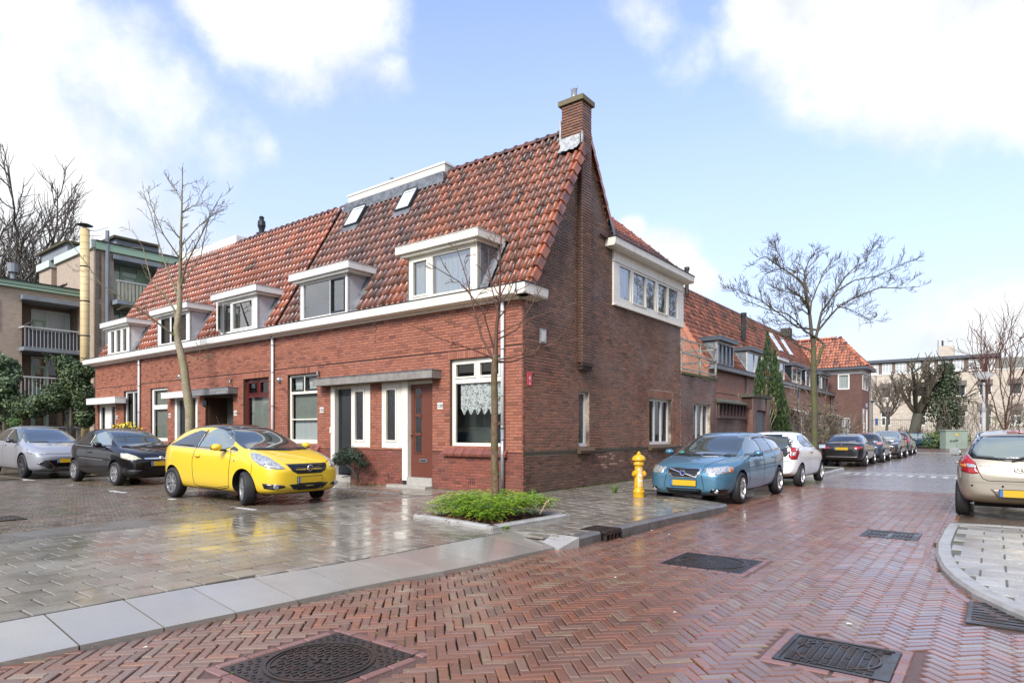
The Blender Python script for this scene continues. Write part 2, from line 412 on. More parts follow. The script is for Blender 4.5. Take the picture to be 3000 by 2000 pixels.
HOLES = [(4.17, 4.95, -8.78, -7.90), (4.98, 5.86, -4.27, -3.44), (6.42, 7.10, -.88, -.14), (6.79, 7.43, -6.59, -5.97), (7.72, 8.16, -4.95, -4.15)]
def in_hole(x, y, m=.075):
    return any(a - m < x < b + m and c - m < y < d + m for a, b, c, d in HOLES)
L0, W0 = .207, .069
bl = []
a45 = R(45); c45, s45 = math.cos(a45), math.sin(a45)
for j in range(-40, 41):
    for i in range(-170, 171):
        for t in (0, 1):
            if t == 0: u, v, an = i * W0 + L0 / 2, i * W0 + 2 * L0 * j + W0 / 2, 0
            else: u, v, an = i * W0 + W0 / 2, i * W0 + W0 + 2 * L0 * j + L0 / 2, math.pi / 2
            x, y = 5.4 + (u * c45 - v * s45), -2.5 + (u * s45 + v * c45)
            if y < -11.5 or y > YF: continue
            lo = xo(y) if y < -4.1 else (xk(y) + .05 if y < 1.1 else 2.1)
            if x < lo - .03 or x > xr(y) + .02 or in_hole(x, y): continue
            if not vis(x, y, 0, 250, 160): continue
            wob = .004
            bl.append((x + random.uniform(-wob, wob), y + random.uniform(-wob, wob), a45 + an + random.uniform(-.03, .03), 0, L0 - .008, W0 - .0075))
lay('brick', road_o, bl, M_clink, L0 - .008, W0 - .0075, .028, .006, 1, 300)
# frame course of bricks round each cover
bl = []
for (a, b, c, d) in HOLES[:4]:
    for (p, q, st, fix, hor) in ((a - .07, b + .07, .21, c - .034, 1), (a - .07, b + .07, .21, d + .034, 1), (c, d, .21, a - .034, 0), (c, d, .21, b + .034, 0)):
        t = p
        while t < q - .05:
            l_ = min(.2, q - t)
            bl.append((t + l_ / 2, fix, random.uniform(-.02, .02), .001, l_ - .008, .062) if hor else (fix, t + l_ / 2, math.pi / 2 + random.uniform(-.02, .02), .001, l_ - .008, .062)); t += st
M_clinkp = mat('clinker_pink', (.3, .1, .07), .3, ramp=[(.20, .095, .08), (.24, .13, .115), (.18, .085, .075)], fine=(100, .15), wet=(2, .15, .4), bump=(50, .2, .004))
b = MB()
for (p, q, r_, s_) in HOLES: b.face([(p - .19, r_ - .19, -.009), (q + .19, r_ - .19, -.009), (q + .19, s_ + .19, -.009), (p - .19, s_ + .19, -.009)])
child(b, 'cover_bedding', mat('brick_bedding', (.11, .06, .048), .5, fine=(60, .3)), road_o)
rest = MB()
for x, y, a, z, l_, w_ in bl: block(rest, x, y, l_, w_, a, z, .028, .006, random.random(), .6)
child(rest, 'cover_surround_bricks', M_clinkp, road_o, kind='stuff')

# speed hump: white blocks across the street
hump = MB()
for i in range(11):
    x = 3.72 + i * .32
    hump.box(x, x + .15, 13.9 - (i * .03), 14.5 - i * .03, -.01, .004)
hump.box(3.4, 7.2, 15.2, 15.32, -.01, .003)
child(hump, 'hump_marking', mat('white_block', (.55, .55, .52), .4, noise=(6, (.3, .3, .28), .4, .65)), road_o)
hb = MB(); hb.box(3.4, 7.2, 13.75, 15.2, -.02, -.001)
child(hb, 'hump_strip', mat('grey_block_band', (.22, .21, .20), .3, fine=(40, .25), bump=(16, .5, .02), wet=(1, .1, .35)), road_o)
fw = MB(); fw.box(3.0, 9, 44.2, 44.5, -.02, .004); child(fw, 'give_way_line', MAT['white_block'], road_o)

# ---- raised pavement (z = .12): bedding, tiles, band, old setts of the side street
pv = MB()
PY = [-11, -10, -9, -8, -7, -6.3, -5.2, -4.1, -3.4, -1.9, .9]
for a, b in zip(PY, PY[1:]):
    ea = (xi(a) if a < -4.2 else xk(a) - .14); eb = (xi(b) if b < -4.0 else xk(b) - .14)
    if a == -5.2: eb = 2.8
    pv.face([(-90, a, .092), (ea, a, .092), (eb, b, .092), (-90, b, .092)])
pv.face([(-90, .9, .092), (3.0, .9, .092), (2.05, 2.2, .092), (-90, 2.2, .092)])
pv.face([(0, 2.2, .092), (2.05, 2.2, .092), (1.95, 45, .092), (0, 45, .092)])
pav = pv.obj('pavement', M_soil, kind='structure'); pav['o'] = (0, 0, 0)
bl = []; T = .305
for r in range(-7, 17):
    x = 2.34 - r * T
    y = -10 + (r % 2) * T / 2
    while y < 3.2:
        y += T
        if x < -1.5: continue
        lim = (xi(y) - .03) if y < -4.1 else xk(y) - .17
        if lim - (x - T / 2) < .07: continue
        if x < 0.16 and y > -.15: continue
        if y > .9 and x > 4.0 - (y - .9) * 1.5: continue
        if 1.0 < x < 2.45 and -3.85 < y < -2.45: continue      # planter
        if not vis(x, y, .12, 300, 200): continue
        if x + T / 2 > lim: x_w = lim - (x - T / 2); 
        else: x_w = T
        if x_w < .08: continue
        bl.append((x - T / 2 + x_w / 2, y, random.uniform(-.006, .006), .12, x_w - .016, T - .018))
# pavement along the house fronts and along the side wall further back
x = -1.7
while x > -16:
    for k in range(4):
        bl.append((x, -.17 - k * T, random.uniform(-.006, .006), .12, T - .016, T - .018))
    x -= T
for i in range(28):
    for k in range(6): bl.append((.17 + k * T, 3.3 + i * T, 0, .12, T - .016, T - .018))
lay('tile', pav, bl, M_tile, T - .016, T - .018, .03, .005, 1, 300, .8)

# crossing ramp: big sloping slabs
y = -10.2; i = 0
while y < -4.35:
    y2 = y + .515; b = MB(); g_ = .006
    q = [(xi(y) + g_, y + g_), (xo(y) - .005, y + g_), (xo(y2) - .005, y2 - g_), (xi(y2) + g_, y2 - g_)]
    zi, zo_ = .118, .030
    vs = [(q[0][0], q[0][1], zi), (q[1][0], q[1][1], zo_), (q[2][0], q[2][1], zo_), (q[3][0], q[3][1], zi)] + [(p[0], p[1], -.03) for p in q]
    b.raw(vs, [(0, 1, 2, 3), (4, 5, 1, 0), (5, 6, 2, 1), (6, 7, 3, 2), (7, 4, 0, 3)], random.random())
    child(b, 'slab', M_slab, pav); y = y2; i += 1
# end stones and kerb
b = MB(); b.raw([(2.95, -4.02, .122), (3.72, -4.32, .02), (3.80, -3.98, .125), (3.6, -3.96, .128), (2.95, -4.02, -.02), (3.72, -4.32, -.03), (3.80, -3.98, -.03), (3.6, -3.9, -.03)],
                [(0, 1, 3), (1, 2, 3), (0, 4, 5, 1), (1, 5, 6, 2), (0, 3, 7, 4), (2, 6, 7, 3)])
child(b, 'kerb_end', M_kerb_l, pav)
b = MB(); b.raw([(2.70, -9.72, .12), (3.10, -9.66, .0), (3.08, -9.98, .11), (2.7, -10.3, .13), (2.7, -9.72, -.03), (3.10, -9.66, -.03), (3.08, -10.3, -.03)], [(0, 1, 2, 3), (0, 4, 5, 1), (1, 5, 6, 2)])
child(b, 'kerb_end', M_kerb, pav)
def kerb(pts, parent, m, w=.15, z=.13, seg=.9, name='kerb_stone', side=-1, gapat=()):
    """kerb stones one by one along a polyline; w towards 'side' of the direction"""
    P = [Vector(p + (0,)) for p in pts]; acc_ = [0]
    for a, b_ in zip(P, P[1:]): acc_.append(acc_[-1] + (b_ - a).length)
    def at(s):
        for k in range(len(P) - 1):
            if s <= acc_[k + 1] or k == len(P) - 2:
                d = (P[k + 1] - P[k]).normalized(); return P[k] + d * (s - acc_[k]), d
    s = 0; tot = acc_[-1]
    while s < tot - .05:
        e = min(s + seg, tot)
        if not any(s - .01 <= q < e - .01 for q in gapat):
            n = max(2, int((e - s) / .25) + 1); b = MB(); rows = []
            for k in range(n):
                p, d = at(s + .006 + (e - s - .012) * k / (n - 1)); nn = Vector((-d.y, d.x, 0)) * side
                rows.append([p + Vector((0, 0, -.03)), p + nn * .004 + Vector((0, 0, z - .03)), p + nn * .03 + Vector((0, 0, z)), p + nn * w + Vector((0, 0, z)), p + nn * w + Vector((0, 0, -.03))])
            vs = [v for r_ in rows for v in r_]; fs = []
            for k in range(n - 1):
                for q in range(4): fs.append((k * 5 + q, (k + 1) * 5 + q, (k + 1) * 5 + q + 1, k * 5 + q + 1))
            fs += [(0, 1, 2, 3, 4), tuple((n - 1) * 5 + q for q in (4, 3, 2, 1, 0))]
            b.raw(vs, fs, random.random()); child(b, name, m, parent, smooth=False)
        s = e
kerb([(3.80, -3.97), (3.80, -3.42)], pav, M_kerb, .15, .13, .6, side=1)
kerb([(3.83, -2.95), (3.87, -1.9), (4.05, .55), (4.06, .75), (4.02, .88), (3.92, .97), (3.2, 1.35), (2.2, 1.9), (2.08, 2.1), (2.05, 7.0), (2.0, 11.5)], pav, M_kerb, .16, .13, .95, side=1)
# tree verge between the parking bays
vg = MB(); vg.face([(2.0, 11.5, .10), (3.45, 11.5, .10), (3.5, 15.8, .10), (2.0, 15.8, .10)])
child(vg, 'verge', M_soil, pav)
kerb([(2.0, 11.45), (3.3, 11.45), (3.5, 11.7), (3.52, 15.4), (3.3, 15.9), (2.0, 16.0)], pav, M_kerb_l, .12, .13, .9, side=1)
kerb([(2.0, 16.0), (1.95, 45)], pav, M_kerb, .12, .12, 2.5, side=1)
bay = MB(); bay.face([(2.0, 7.5, -.012), (3.4, 7.5, -.012), (3.4, 45, -.012), (2.0, 45, -.012)])
child(bay, 'parking_bay', M_sett, road_o)

# kerb inlet with cast iron cover
inl = thing('kerb_inlet', 'cast iron kerb inlet with a dark opening under its ribbed cover beside the corner pavement', 'drain', (3.6, -3.2, 0))
b = MB(); b.box(3.46, 3.84, -3.40, -2.97, .095, .13)
M_iron = mat('cast_iron', (.035, .03, .028), .38, .3, noise=[(8, (.09, .05, .035), .5, .7, .7)], fine=(80, .3), bump=(120, .3, .002), wet=(4, .18, .45))
child(b, 'cover', M_iron, inl)
b = MB()
for k in range(9):
    for q in range(7): b.box(3.49 + q * .045, 3.515 + q * .045, -3.37 + k * .042, -3.35 + k * .042, .129, .134)
child(b, 'stud_grid', M_iron, inl, kind='stuff')
b = MB(); b.box(3.84, 3.86, -3.40, -2.97, .075, .128)
for yy in (-3.40, -3.29, -3.19, -3.09, -2.99): b.box(3.82, 3.86, yy, yy + .03, -.02, .08)
child(b, 'grating', M_iron, inl)
b = MB(); b.box(3.6, 3.80, -3.39, -2.98, -.02, .09); child(b, 'sump', mat('black_void', (.004, .004, .004), .9), inl)

# ---- concrete band and old setts of the side street
b = MB()
for k in range(11):
    y0_, y1_ = -10.2 + k * .8, -10.2 + (k + 1) * .8
    b.box(-2.35 + .05 * math.sin(k), -1.48, y0_ + .003, y1_ - .003, .06, .1185)
child(b, 'concrete_band', M_asph, pav)
bl = []; row = 0; x = -2.42
SL, SW = .20, .10
while x > -20:
    y = -10.5 + (row % 2) * SL / 2
    while y < -1.36:
        y += SL
        if not vis(x, y, .12, 200, 60): continue
        if dcam(x, y) > 22: continue
        bl.append((x + random.uniform(-.006, .006), y + random.uniform(-.006, .006), math.pi / 2 + random.uniform(-.05, .05), .118 + .006 * math.sin(x * 1.7) * math.cos(y * 1.3), SL - .012, SW - .012))
    x -= SW; row += 1
lay('sett', pav, bl, M_sett, SL - .012, SW - .012, .03, .009, 1, 300, 2.2)
b = MB(); b.face([(-90, -14, .105), (-14.5, -14, .105), (-14.5, -1.3, .105), (-90, -1.3, .105)])
child(b, 'street_surface', M_sett, pav)
b = MB()
for (xx, l_) in ((-2.1, .8), (-7.2, .75), (-13.1, .75)): b.box(xx - l_, xx + .05, -4.88, -4.79, .10, .1235)
for (xx, l_) in ((-4.9, .25), (-10.2, .3)): b.box(xx - l_, xx, -4.87, -4.80, .10, .1225)
child(b, 'parking_mark', mat('worn_white_paint', (.62, .6, .55), .5, noise=(25, (.25, .23, .2), .5, .6)), pav)
b = MB(); b.box(-30, -2.45, -4.78, -4.72, .10, .1205); child(b, 'gutter_line', M_kerb, pav)
kerb([(-2.2, -1.45), (-40, -1.45)], pav, M_kerb, .12, .135, 1.5, side=-1)

# drain grate in the side street, left edge of the view
def grate(lbl, x0, x1, y0, y1, z, n, along=0, cat='drain grate'):
    t = thing('drain_grate', lbl, cat, ((x0 + x1) / 2, (y0 + y1) / 2, z))
    b = MB(); f = .03
    b.box(x0, x1, y0, y0 + f, z - .03, z + .006).box(x0, x1, y1 - f, y1, z - .03, z + .006).box(x0, x0 + f, y0 + f, y1 - f, z - .03, z + .006).box(x1 - f, x1, y0 + f, y1 - f, z - .03, z + .006)
    child(b, 'frame', M_iron, t)
    for k in range(n):
        b = MB()
        if along == 0:
            yy = y0 + f + (y1 - y0 - 2 * f) * (k + .5) / n; w = (y1 - y0 - 2 * f) / n * .28; b.box(x0 + f, x1 - f, yy - w, yy + w, z - .03, z + .004)
        else:
            xx = x0 + f + (x1 - x0 - 2 * f) * (k + .5) / n; w = (x1 - x0 - 2 * f) / n * .28; b.box(xx - w, xx + w, y0 + f, y1 - f, z - .03, z + .004)
        child(b, 'bar', M_iron, t)
    b = MB(); b.box(x0 + .01, x1 - .01, y0 + .01, y1 - .01, z - .05, z - .022); child(b, 'pit', MAT['black_void'], t)
grate('dark iron drain grate among the mossy old setts at the left edge', -4.35, -3.75, -8.05, -7.55, .124, 9)
grate('slotted iron drain grate beside the curved kerb on the right', 7.74, 8.14, -4.93, -4.17, .002, 8, 0)

def cover(lbl, x0, x1, y0, y1, kind):
    t = thing('manhole_cover', lbl, 'manhole cover', ((x0 + x1) / 2, (y0 + y1) / 2, 0))
    cx, cy = (x0 + x1) / 2, (y0 + y1) / 2
    b = MB(); b.box(x0 + .004, x1 - .004, y0 + .004, y1 - .004, -.03, -.001); child(b, 'plate', M_iron, t)
    st = MB(); b = MB()
    if kind in ('round', 'round2'):
        r = min(x1 - x0, y1 - y0) / 2 - .05
        b.lathe([(r - .02, 0), (r - .02, .008), (r, .008), (r, 0)], (cx, cy, -.001), 48)
        b.lathe([(r - .045, 0), (r - .045, .006), (r - .035, .006), (r - .035, 0)], (cx, cy, -.001), 48)
        stp = .048 if kind == 'round' else .036
        n = int(2 * r / stp)
        for i in range(-n, n + 1):
            for j in range(-n, n + 1):
                px, py = cx + i * stp * .8, cy + j * stp * 1.2 + (i % 2) * stp * .4
                d = math.hypot(px - cx, py - cy)
                inrect = x0 + .03 < px < x1 - .03 and y0 + .03 < py < y1 - .03
                if not inrect: continue
                if d < r - .06 and d > .06: st.box(px - .010, px + .010, py - .018, py + .018, -.001, .005)
                elif d > r + .025: st.box(px - .008, px + .008, py - .010, py + .010, -.001, .003)
        if kind == 'round': b.box(cx - .09, cx + .09, cy - .012, cy + .012, -.001, .008).box(cx - .012, cx + .012, cy - .05, cy + .05, -.001, .008)
        else: b.box(cx - .05, cx + .05, cy - .03, cy + .03, 0, .0045)
    else:
        b.box(x0, x1, y0, y0 + .03, 0, .005).box(x0, x1, y1 - .03, y1, 0, .005).box(x0, x0 + .03, y0 + .03, y1 - .03, 0, .005).box(x1 - .03, x1, y0 + .03, y1 - .03, 0, .005)
        if kind == 'oval': b.lathe([(.235, 0), (.235, .007), (.25, .007), (.25, 0)], (cx, cy, -.001), 40)
        nx = int((x1 - x0 - .1) / .05); ny = int((y1 - y0 - .1) / .022)
        for i in range(nx):
            for j in range(ny):
                px, py = x0 + .06 + i * .05, y0 + .06 + j * .022
                d = math.hypot(px + .018 - cx, py - cy)
                if kind == 'oval' and .225 < d < .26: continue
                if kind == 'bars' and (i in (nx // 2,) or (j // 5) % 3 == 1): continue
                if kind == 'oval' and (i * 7 + j * 3) % 23 == 0: continue
                st.box(px, px + .036, py - .006, py + .006, -.001, .006)
        if kind == 'oval':
            for (px, py, s_) in ((x0 + .06, y0 + .05, 1), (x1 - .14, y1 - .08, 1)):
                b.tube([(px, py, .004), (px + .03, py + .02, .004), (px + .06, py, .004), (px + .09, py + .02, .004)], .006, 4)
    child(b, 'rim', M_iron, t); child(st, 'stud_grid', M_iron, t, kind='stuff')
cover('large square iron cover with a round studded lid in the nearest red clinkers', *HOLES[0], 'round')
cover('dark square cover with a round lid in the road beyond the kerb inlet', *HOLES[1], 'round2')
cover('small ribbed rectangular cover farthest up the road near the parked champagne hatchback', *HOLES[2], 'bars')
cover('grey ribbed rectangular cover with an oval ring low on the right of the road', *HOLES[3], 'oval')

# ---- island of light tiles on the right
ip = MB(); pts = [(xr(y) + .12, y) for y in [1.0, .5, 0, -.6, -1.3, -2.0, -2.6, -3.2, -3.9, -4.6, -5.2, -6]]
ip.face([(p[0] - .0, p[1], .047) for p in pts] + [(16, -6, .047), (16, 1.0, .047)])
isl = ip.obj('pavement_right', mat('tile_bedding', (.13, .125, .105), .8, noise=(9, (.07, .09, .03), .5, .6)), kind='structure'); isl['o'] = (0, 0, 0)
bl = []; T2 = .40
for r in range(20):
    y = .82 - r * T2 * .97; x = 7.2 + (r % 2) * T2 / 2
    while x < 11.5:
        x += T2
        e = xr(y) + .155; xa = x - T2 / 2; w_ = T2
        if x + T2 / 2 < e + .06: continue
        if xa < e: w_ = x + T2 / 2 - e
        if not vis(x, y, .1, 300, 300): continue
        bl.append((x + T2 / 2 - w_ / 2, y, random.uniform(-.004, .004), .058, w_ - .014, T2 * .97 - .014))
lay('tile', isl, bl, M_tile_r, T2 - .014, T2 * .97 - .014, .03, .005, 1, 120, .5)
kerb([(16, 1.05), (7.62, 1.05), (7.40, .95), (7.345, .75), (7.33, 0), (7.33, -1.3), (7.38, -2.2), (7.48, -2.95), (7.60, -3.5), (7.76, -4.0), (8.06, -4.6), (8.6, -5.3), (9.6, -6.1)], isl, M_kerb_l, .15, .065, .8, side=1)
b = MB(); s_ = 0
gp = [(7.26, 12), (7.25, 0), (7.25, -1.3), (7.30, -2.2), (7.40, -2.95), (7.64, -3.95), (7.97, -4.65)]
for p, q in zip(gp, gp[1:]):
    p, q = Vector(p), Vector(q); d = (q - p); n = int(d.length / .2)
    for k in range(n):
        c_ = p + d * (k + .5) / n
        block(b, c_.x, c_.y, d.length / n - .008, .07, math.atan2(d.y, d.x), .002, .028, .006, random.random(), .5)
child(b, 'gutter_bricks', M_clinkp, road_o, kind='stuff')
# right parking bay and pavement beyond
b = MB(); b.face([(7.36, 1.1, -.01), (9.4, 1.1, -.01), (9.4, 45, -.01), (7.3, 45, -.01)]); child(b, 'parking_bay', M_sett, road_o)
b = MB(); b.face([(9.4, 1.1, .11), (14, 1.1, .11), (14, 45, .11), (9.4, 45, .11)]); b.obj('pavement_far_right', M_tile_r, kind='structure')

# ---- moss and weeds in joints and corners, small litter
def tuft(lbl, x, y, z, r, h, n, cat='weed', name='weed_tuft'):
    b = MB()
    for k in range(n):
        a = random.uniform(0, 6.28); rr = r * random.random() ** .7; hh = h * random.uniform(.5, 1)
        lean = random.uniform(.2, .9) * hh; w = .005
        p0 = Vector((x + rr * .4 * math.cos(a), y + rr * .4 * math.sin(a), z)); p1 = p0 + Vector((math.cos(a) * lean * .5, math.sin(a) * lean * .5, hh * .7)); p2 = p0 + Vector((math.cos(a) * lean, math.sin(a) * lean, hh))
        t_ = Vector((-math.sin(a), math.cos(a), 0)) * w
        b.raw([p0 - t_, p0 + t_, p1 + t_ * .8, p1 - t_ * .8, p2], [(0, 1, 2, 3), (3, 2, 4)], random.random())
    return tag(b.obj(name, M_grass, origin=(x, y, z)), lbl, cat)
tuft('bright green grass tuft at the foot of the side wall right of the corner', 1.35, .0 + .12 if False else 1.55, .12, .09, .2, 70)
tuft('small weed sprouting at the very foot of the brick corner', .18, .12, .12, .05, .16, 22)
tuft('grass growing round the foot of the yellow hydrant', 2.14, 1.10, .12, .16, .09, 90)
b = MB()
for k in range(5200):
    if k % 3 == 0:
        x = random.uniform(3.3, 7.3); y = random.uniform(-9.3, -2.5)
        if dcam(x, y) > 6.5 or in_hole(x, y, .0): continue
        z = -.006
    elif k % 3 == 1: y = random.uniform(-.12, .02); x = random.uniform(-9, 0); z = .12
    else: x = random.uniform(0.0, .12); y = random.uniform(0, 11); z = .12
    for q in range(2):
        a = random.uniform(0, 6.28); r_ = random.uniform(.003, .011)
        b.raw([(x, y, z), (x + r_ * math.cos(a), y + r_ * math.sin(a), z + r_ * 1.1), (x + r_ * math.cos(a + 1), y + r_ * math.sin(a + 1), z + r_ * .9)], [(0, 1, 2)], random.random())
tag(b.obj('joint_moss', M_grass, kind='stuff'), 'moss and tiny weeds in the joints and along the wall feet', 'moss')
b = MB()
for k in range(1500):
    y = random.uniform(-9.3, 2.5); q = k % 4
    if q == 0: x = (xo(y) if y < -4.1 else xk(y)) + abs(random.gauss(.03, .08)); z = .004
    elif q == 1: x = xr(y) - abs(random.gauss(.02, .12)); z = .004
    elif q == 2: x = random.uniform(3.8, 7); z = .003
    else: x = random.uniform(-2, 2.2); z = .123
    if in_hole(x, y, 0): continue
    a = random.uniform(0, 6.28); s_ = random.uniform(.003, .011); c, d = math.cos(a) * s_, math.sin(a) * s_
    b.raw([(x - c, y - d, z), (x - d * .5, y + c * .5, z + s_ * .5), (x + c, y + d, z), (x + d * .5, y - c * .5, z + s_ * .3)], [(0, 1, 2, 3)], random.random())
tag(b.obj('leaf_litter', mat('leaf_litter', (.12, .07, .03), .7, ramp=[(.05, .03, .02), (.14, .08, .035), (.30, .20, .08), (.40, .30, .18)]), kind='stuff'), 'scattered bits of leaf and grit on the wet paving and along the kerbs', 'leaf litter')
b = MB()
M_straw = mat('straw', (.5, .36, .18), .6)
def litter(x, y, z, a, l_, lbl, nm='reed_stalk', cat='stalk', m=M_straw, r=.006):
    b = MB(); c, s = math.cos(a) * l_ / 2, math.sin(a) * l_ / 2
    b.tube([(x - c, y - s, z + r), (x, y, z + r * 2.2), (x + c, y + s, z + r)], [r, r, r * .5], 5)
    return tag(b.obj(nm, m, origin=(x, y, z)), lbl, cat)
litter(3.05, .72, .122, -.35, .5, 'dry straw stalk lying on the pavement in front of the blue estate')
litter(.72, -3.2, .124, .1, .28, 'dry stalk lying left of the planted bed')
litter(3.10, -7.95, .012, 1.3, .22, 'curved dry stalk at the slab edge on the road')
for (x, y, z, s_, w_) in ((3.45, -8.9, .01, .012, 'where the pale slab strip meets the red bricks'), (4.3, -2.4, .006, .014, 'on the road just past the kerb inlet'), (5.9, -6.0, .006, .012, 'left of the ribbed cover with the oval ring'), (3.95, -2.2, .006, .016, 'against the foot of the kerb beside the inlet'), (2.4, -.1, .124, .010, 'on the pavement in front of the yellow hydrant'), (7.05, -5.5, .004, .02, 'right of the ribbed cover with the oval ring'), (4.95, -5.2, .006, .013, 'in front of the square cover with a round lid')):
    b = MB(); b.raw([(x - s_, y - s_, z), (x + s_, y - s_ * .6, z + .004), (x + s_ * .8, y + s_, z + .002), (x - s_ * .7, y + s_ * .8, z + .006)], [(0, 1, 2, 3)])
    tag(b.obj('litter_scrap', mat('pale_scrap', (.6, .58, .52), .7), origin=(x, y, z)), 'small pale scrap ' + w_, 'litter', 'pale scraps of litter on the paving')
# ------------------------------------------------------------------ building helpers
def PF(x0=0, y0=0):            # wall that faces the street in front (-y)
    f = lambda u, z, d: (x0 + u, y0 - d, z); f.phi = 0; return f
def PS(x0=0, y0=0):            # wall that faces the side street (+x)
    f = lambda u, z, d: (x0 + d, y0 + u, z); f.phi = math.pi / 2; return f
def PW(x0=0, y0=0):            # wall that faces -x
    f = lambda u, z, d: (x0 - d, y0 + u, z); f.phi = -math.pi / 2; return f
def pbox(mb, P, u0, u1, z0, z1, d0, d1, tint=.5, mi=0):
    vs = [P(u, z, d) for z in (z0, z1) for d in (d0, d1) for u in (u0, u1)]
    mb.raw(vs, [(0, 2, 3, 1), (4, 5, 7, 6), (0, 1, 5, 4), (2, 6, 7, 3), (0, 4, 6, 2), (1, 3, 7, 5)], tint, mi); return mb
def pquad(mb, P, u0, u1, z0, z1, d, tint=.5, mi=0):
    mb.raw([P(u0, z0, d), P(u1, z0, d), P(u1, z1, d), P(u0, z1, d)], [(0, 1, 2, 3)], tint, mi)
def plate(mb, P, rect, holes, d0, d1, tint=.5):
    us = sorted({rect[0], rect[1], *[h[0] for h in holes], *[h[1] for h in holes]}); zs = sorted({rect[2], rect[3], *[h[2] for h in holes], *[h[3] for h in holes]})
    us = [u for u in us if rect[0] <= u <= rect[1]]; zs = [z for z in zs if rect[2] <= z <= rect[3]]
    for z0, z1 in zip(zs, zs[1:]):
        run = None
        for u0, u1 in list(zip(us, us[1:])) + [(None, None)]:
            solid = u0 is not None and not any(h[0] <= (u0 + u1) / 2 <= h[1] and h[2] <= (z0 + z1) / 2 <= h[3] for h in holes)
            if solid: run = (run[0], u1) if run else (u0, u1)
            elif run:
                (pbox(mb, P, run[0], run[1], z0, z1, d0, d1, tint) if d1 != d0 else pquad(mb, P, run[0], run[1], z0, z1, d1, tint)); run = None
def wallbrick(b, L, H, t):     # a brick, front towards -y, centred
    l, h, c = L / 2, H / 2, .004
    vs = [(-l, .012, -h), (l, .012, -h), (l, .012, h), (-l, .012, h), (-l, -.006, -h), (l, -.006, -h), (l, -.006, h), (-l, -.006, h),
          (-l + c, -.010, -h + c), (l - c, -.010, -h + c), (l - c, -.010, h - c), (-l + c, -.010, h - c)]
    fs = [(8, 9, 10, 11)] + [(4 + i, 4 + (i + 1) % 4, 8 + (i + 1) % 4, 8 + i) for i in range(4)] + [(i, (i + 1) % 4, 4 + (i + 1) % 4, 4 + i) for i in range(4)]
    b.raw(vs, fs, t)
def bricks(parent, P, z0, z1, span, holes, m, tintf, nind=0, course=.0668, bl_=.222, jx=.010, jz=.010, name='brick', key=None, soldiers=(), bond=.5):
    """coursed bricks laid over a wall plane; holes leave openings free; soldiers are (u0,u1,z0,z1) upright courses"""
    L, H = bl_ - jx, course - jz; lst = []
    n = int(round((z1 - z0) / course)); hs = list(holes) + list(soldiers)
    for r in range(n):
        za, zb = z0 + r * course, z0 + (r + 1) * course; zm = (za + zb) / 2
        for (a, b) in span(zm):
            segs = [(a, b)]
            for h in hs:
                if h[2] < zm < h[3]:
                    ns = []
                    for s_, e_ in segs:
                        if h[1] <= s_ or h[0] >= e_: ns.append((s_, e_)); continue
                        if h[0] > s_: ns.append((s_, h[0]))
                        if h[1] < e_: ns.append((h[1], e_))
                    segs = ns
            for s_, e_ in segs:
                off = (r % 2) * bl_ * bond + (random.random() < .12) * bl_ * .25
                u = math.floor((s_ - off) / bl_) * bl_ + off
                while u < e_:
                    p, q = max(u, s_), min(u + bl_, e_)
                    if q - p > .035: lst.append(((p + q) / 2, zm, q - p - jx, H, 0))
                    u += bl_
    for (a, b, c, d) in soldiers:
        u = a
        while u < b - .02:
            lst.append((u + course / 2, (c + d) / 2, course - jx, d - c - jz, 1)); u += course
    camL = CAML
    lst.sort(key=lambda q: (Vector(P(q[0], q[1], 0)) - camL).length)
    protos = tinted(name, lambda b, t: wallbrick(b, L, H, t), m, 14) if nind else None
    rest = MB(); k = 0
    for (u, z, l_, h_, so) in lst:
        t = min(.999, max(0, tintf(u, z)))
        if k < nind and abs(l_ - L) < 1e-3 and not so:
            k += 1; inst(name, protos[int(t * 14)], parent, P(u, z, random.uniform(-.001, .002)), (random.uniform(-.02, .02), random.uniform(-.008, .008), P.phi))
        else:
            j = random.uniform(-.0015, .0025); c_ = .004; l2, h2 = l_ / 2, h_ / 2; sk = random.uniform(-.0015, .0015)
            vs = [P(u + a, z + b + sk * (1 if a > 0 else -1), d + j) for d, q in ((-.012, 0), (.006, 0), (.010, c_)) for a, b in ((-l2 + q, -h2 + q), (l2 - q, -h2 + q), (l2 - q, h2 - q), (-l2 + q, h2 - q))]
            rest.raw(vs, [(8, 9, 10, 11)] + [(4 + i, 4 + (i + 1) % 4, 8 + (i + 1) % 4, 8 + i) for i in range(4)] + [(i, (i + 1) % 4, 4 + (i + 1) % 4, 4 + i) for i in range(4)], t)
    return child(rest, name + 's', m, parent, kind='stuff')

BR_RAMP = [(.16, .062, .044), (.24, .088, .058), (.31, .115, .072), (.37, .142, .086), (.29, .12, .088), (.41, .16, .10)]
M_bf = mat('front_brick', (.3, .08, .05), .55, ramp=BR_RAMP, noise=[(.9, (.30, .12, .075), .5, .75, .45), (30, (.24, .085, .055), .55, .75, .4)], fine=(70, .22), bump=(70, .35, .004), spec=.4, wet=(1, .35, .65))
M_bp = mat('front_plinth_brick', (.2, .06, .045), .5, ramp=[(.14, .055, .044), (.22, .075, .055), (.27, .09, .065), (.19, .075, .058), (.30, .105, .072)], noise=[(.8, (.15, .07, .055), .45, .7, .5)], fine=(70, .22), bump=(70, .35, .004), wet=(1, .25, .55))
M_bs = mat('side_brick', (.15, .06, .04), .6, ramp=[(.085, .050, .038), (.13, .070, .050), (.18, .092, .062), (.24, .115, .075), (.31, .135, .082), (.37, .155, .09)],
           noise=[(.55, (.16, .10, .07), .46, .68, .5), (25, (.12, .065, .045), .55, .75, .4)], fine=(70, .25), bump=(60, .45, .005), spec=.35, wet=(.8, .3, .7))
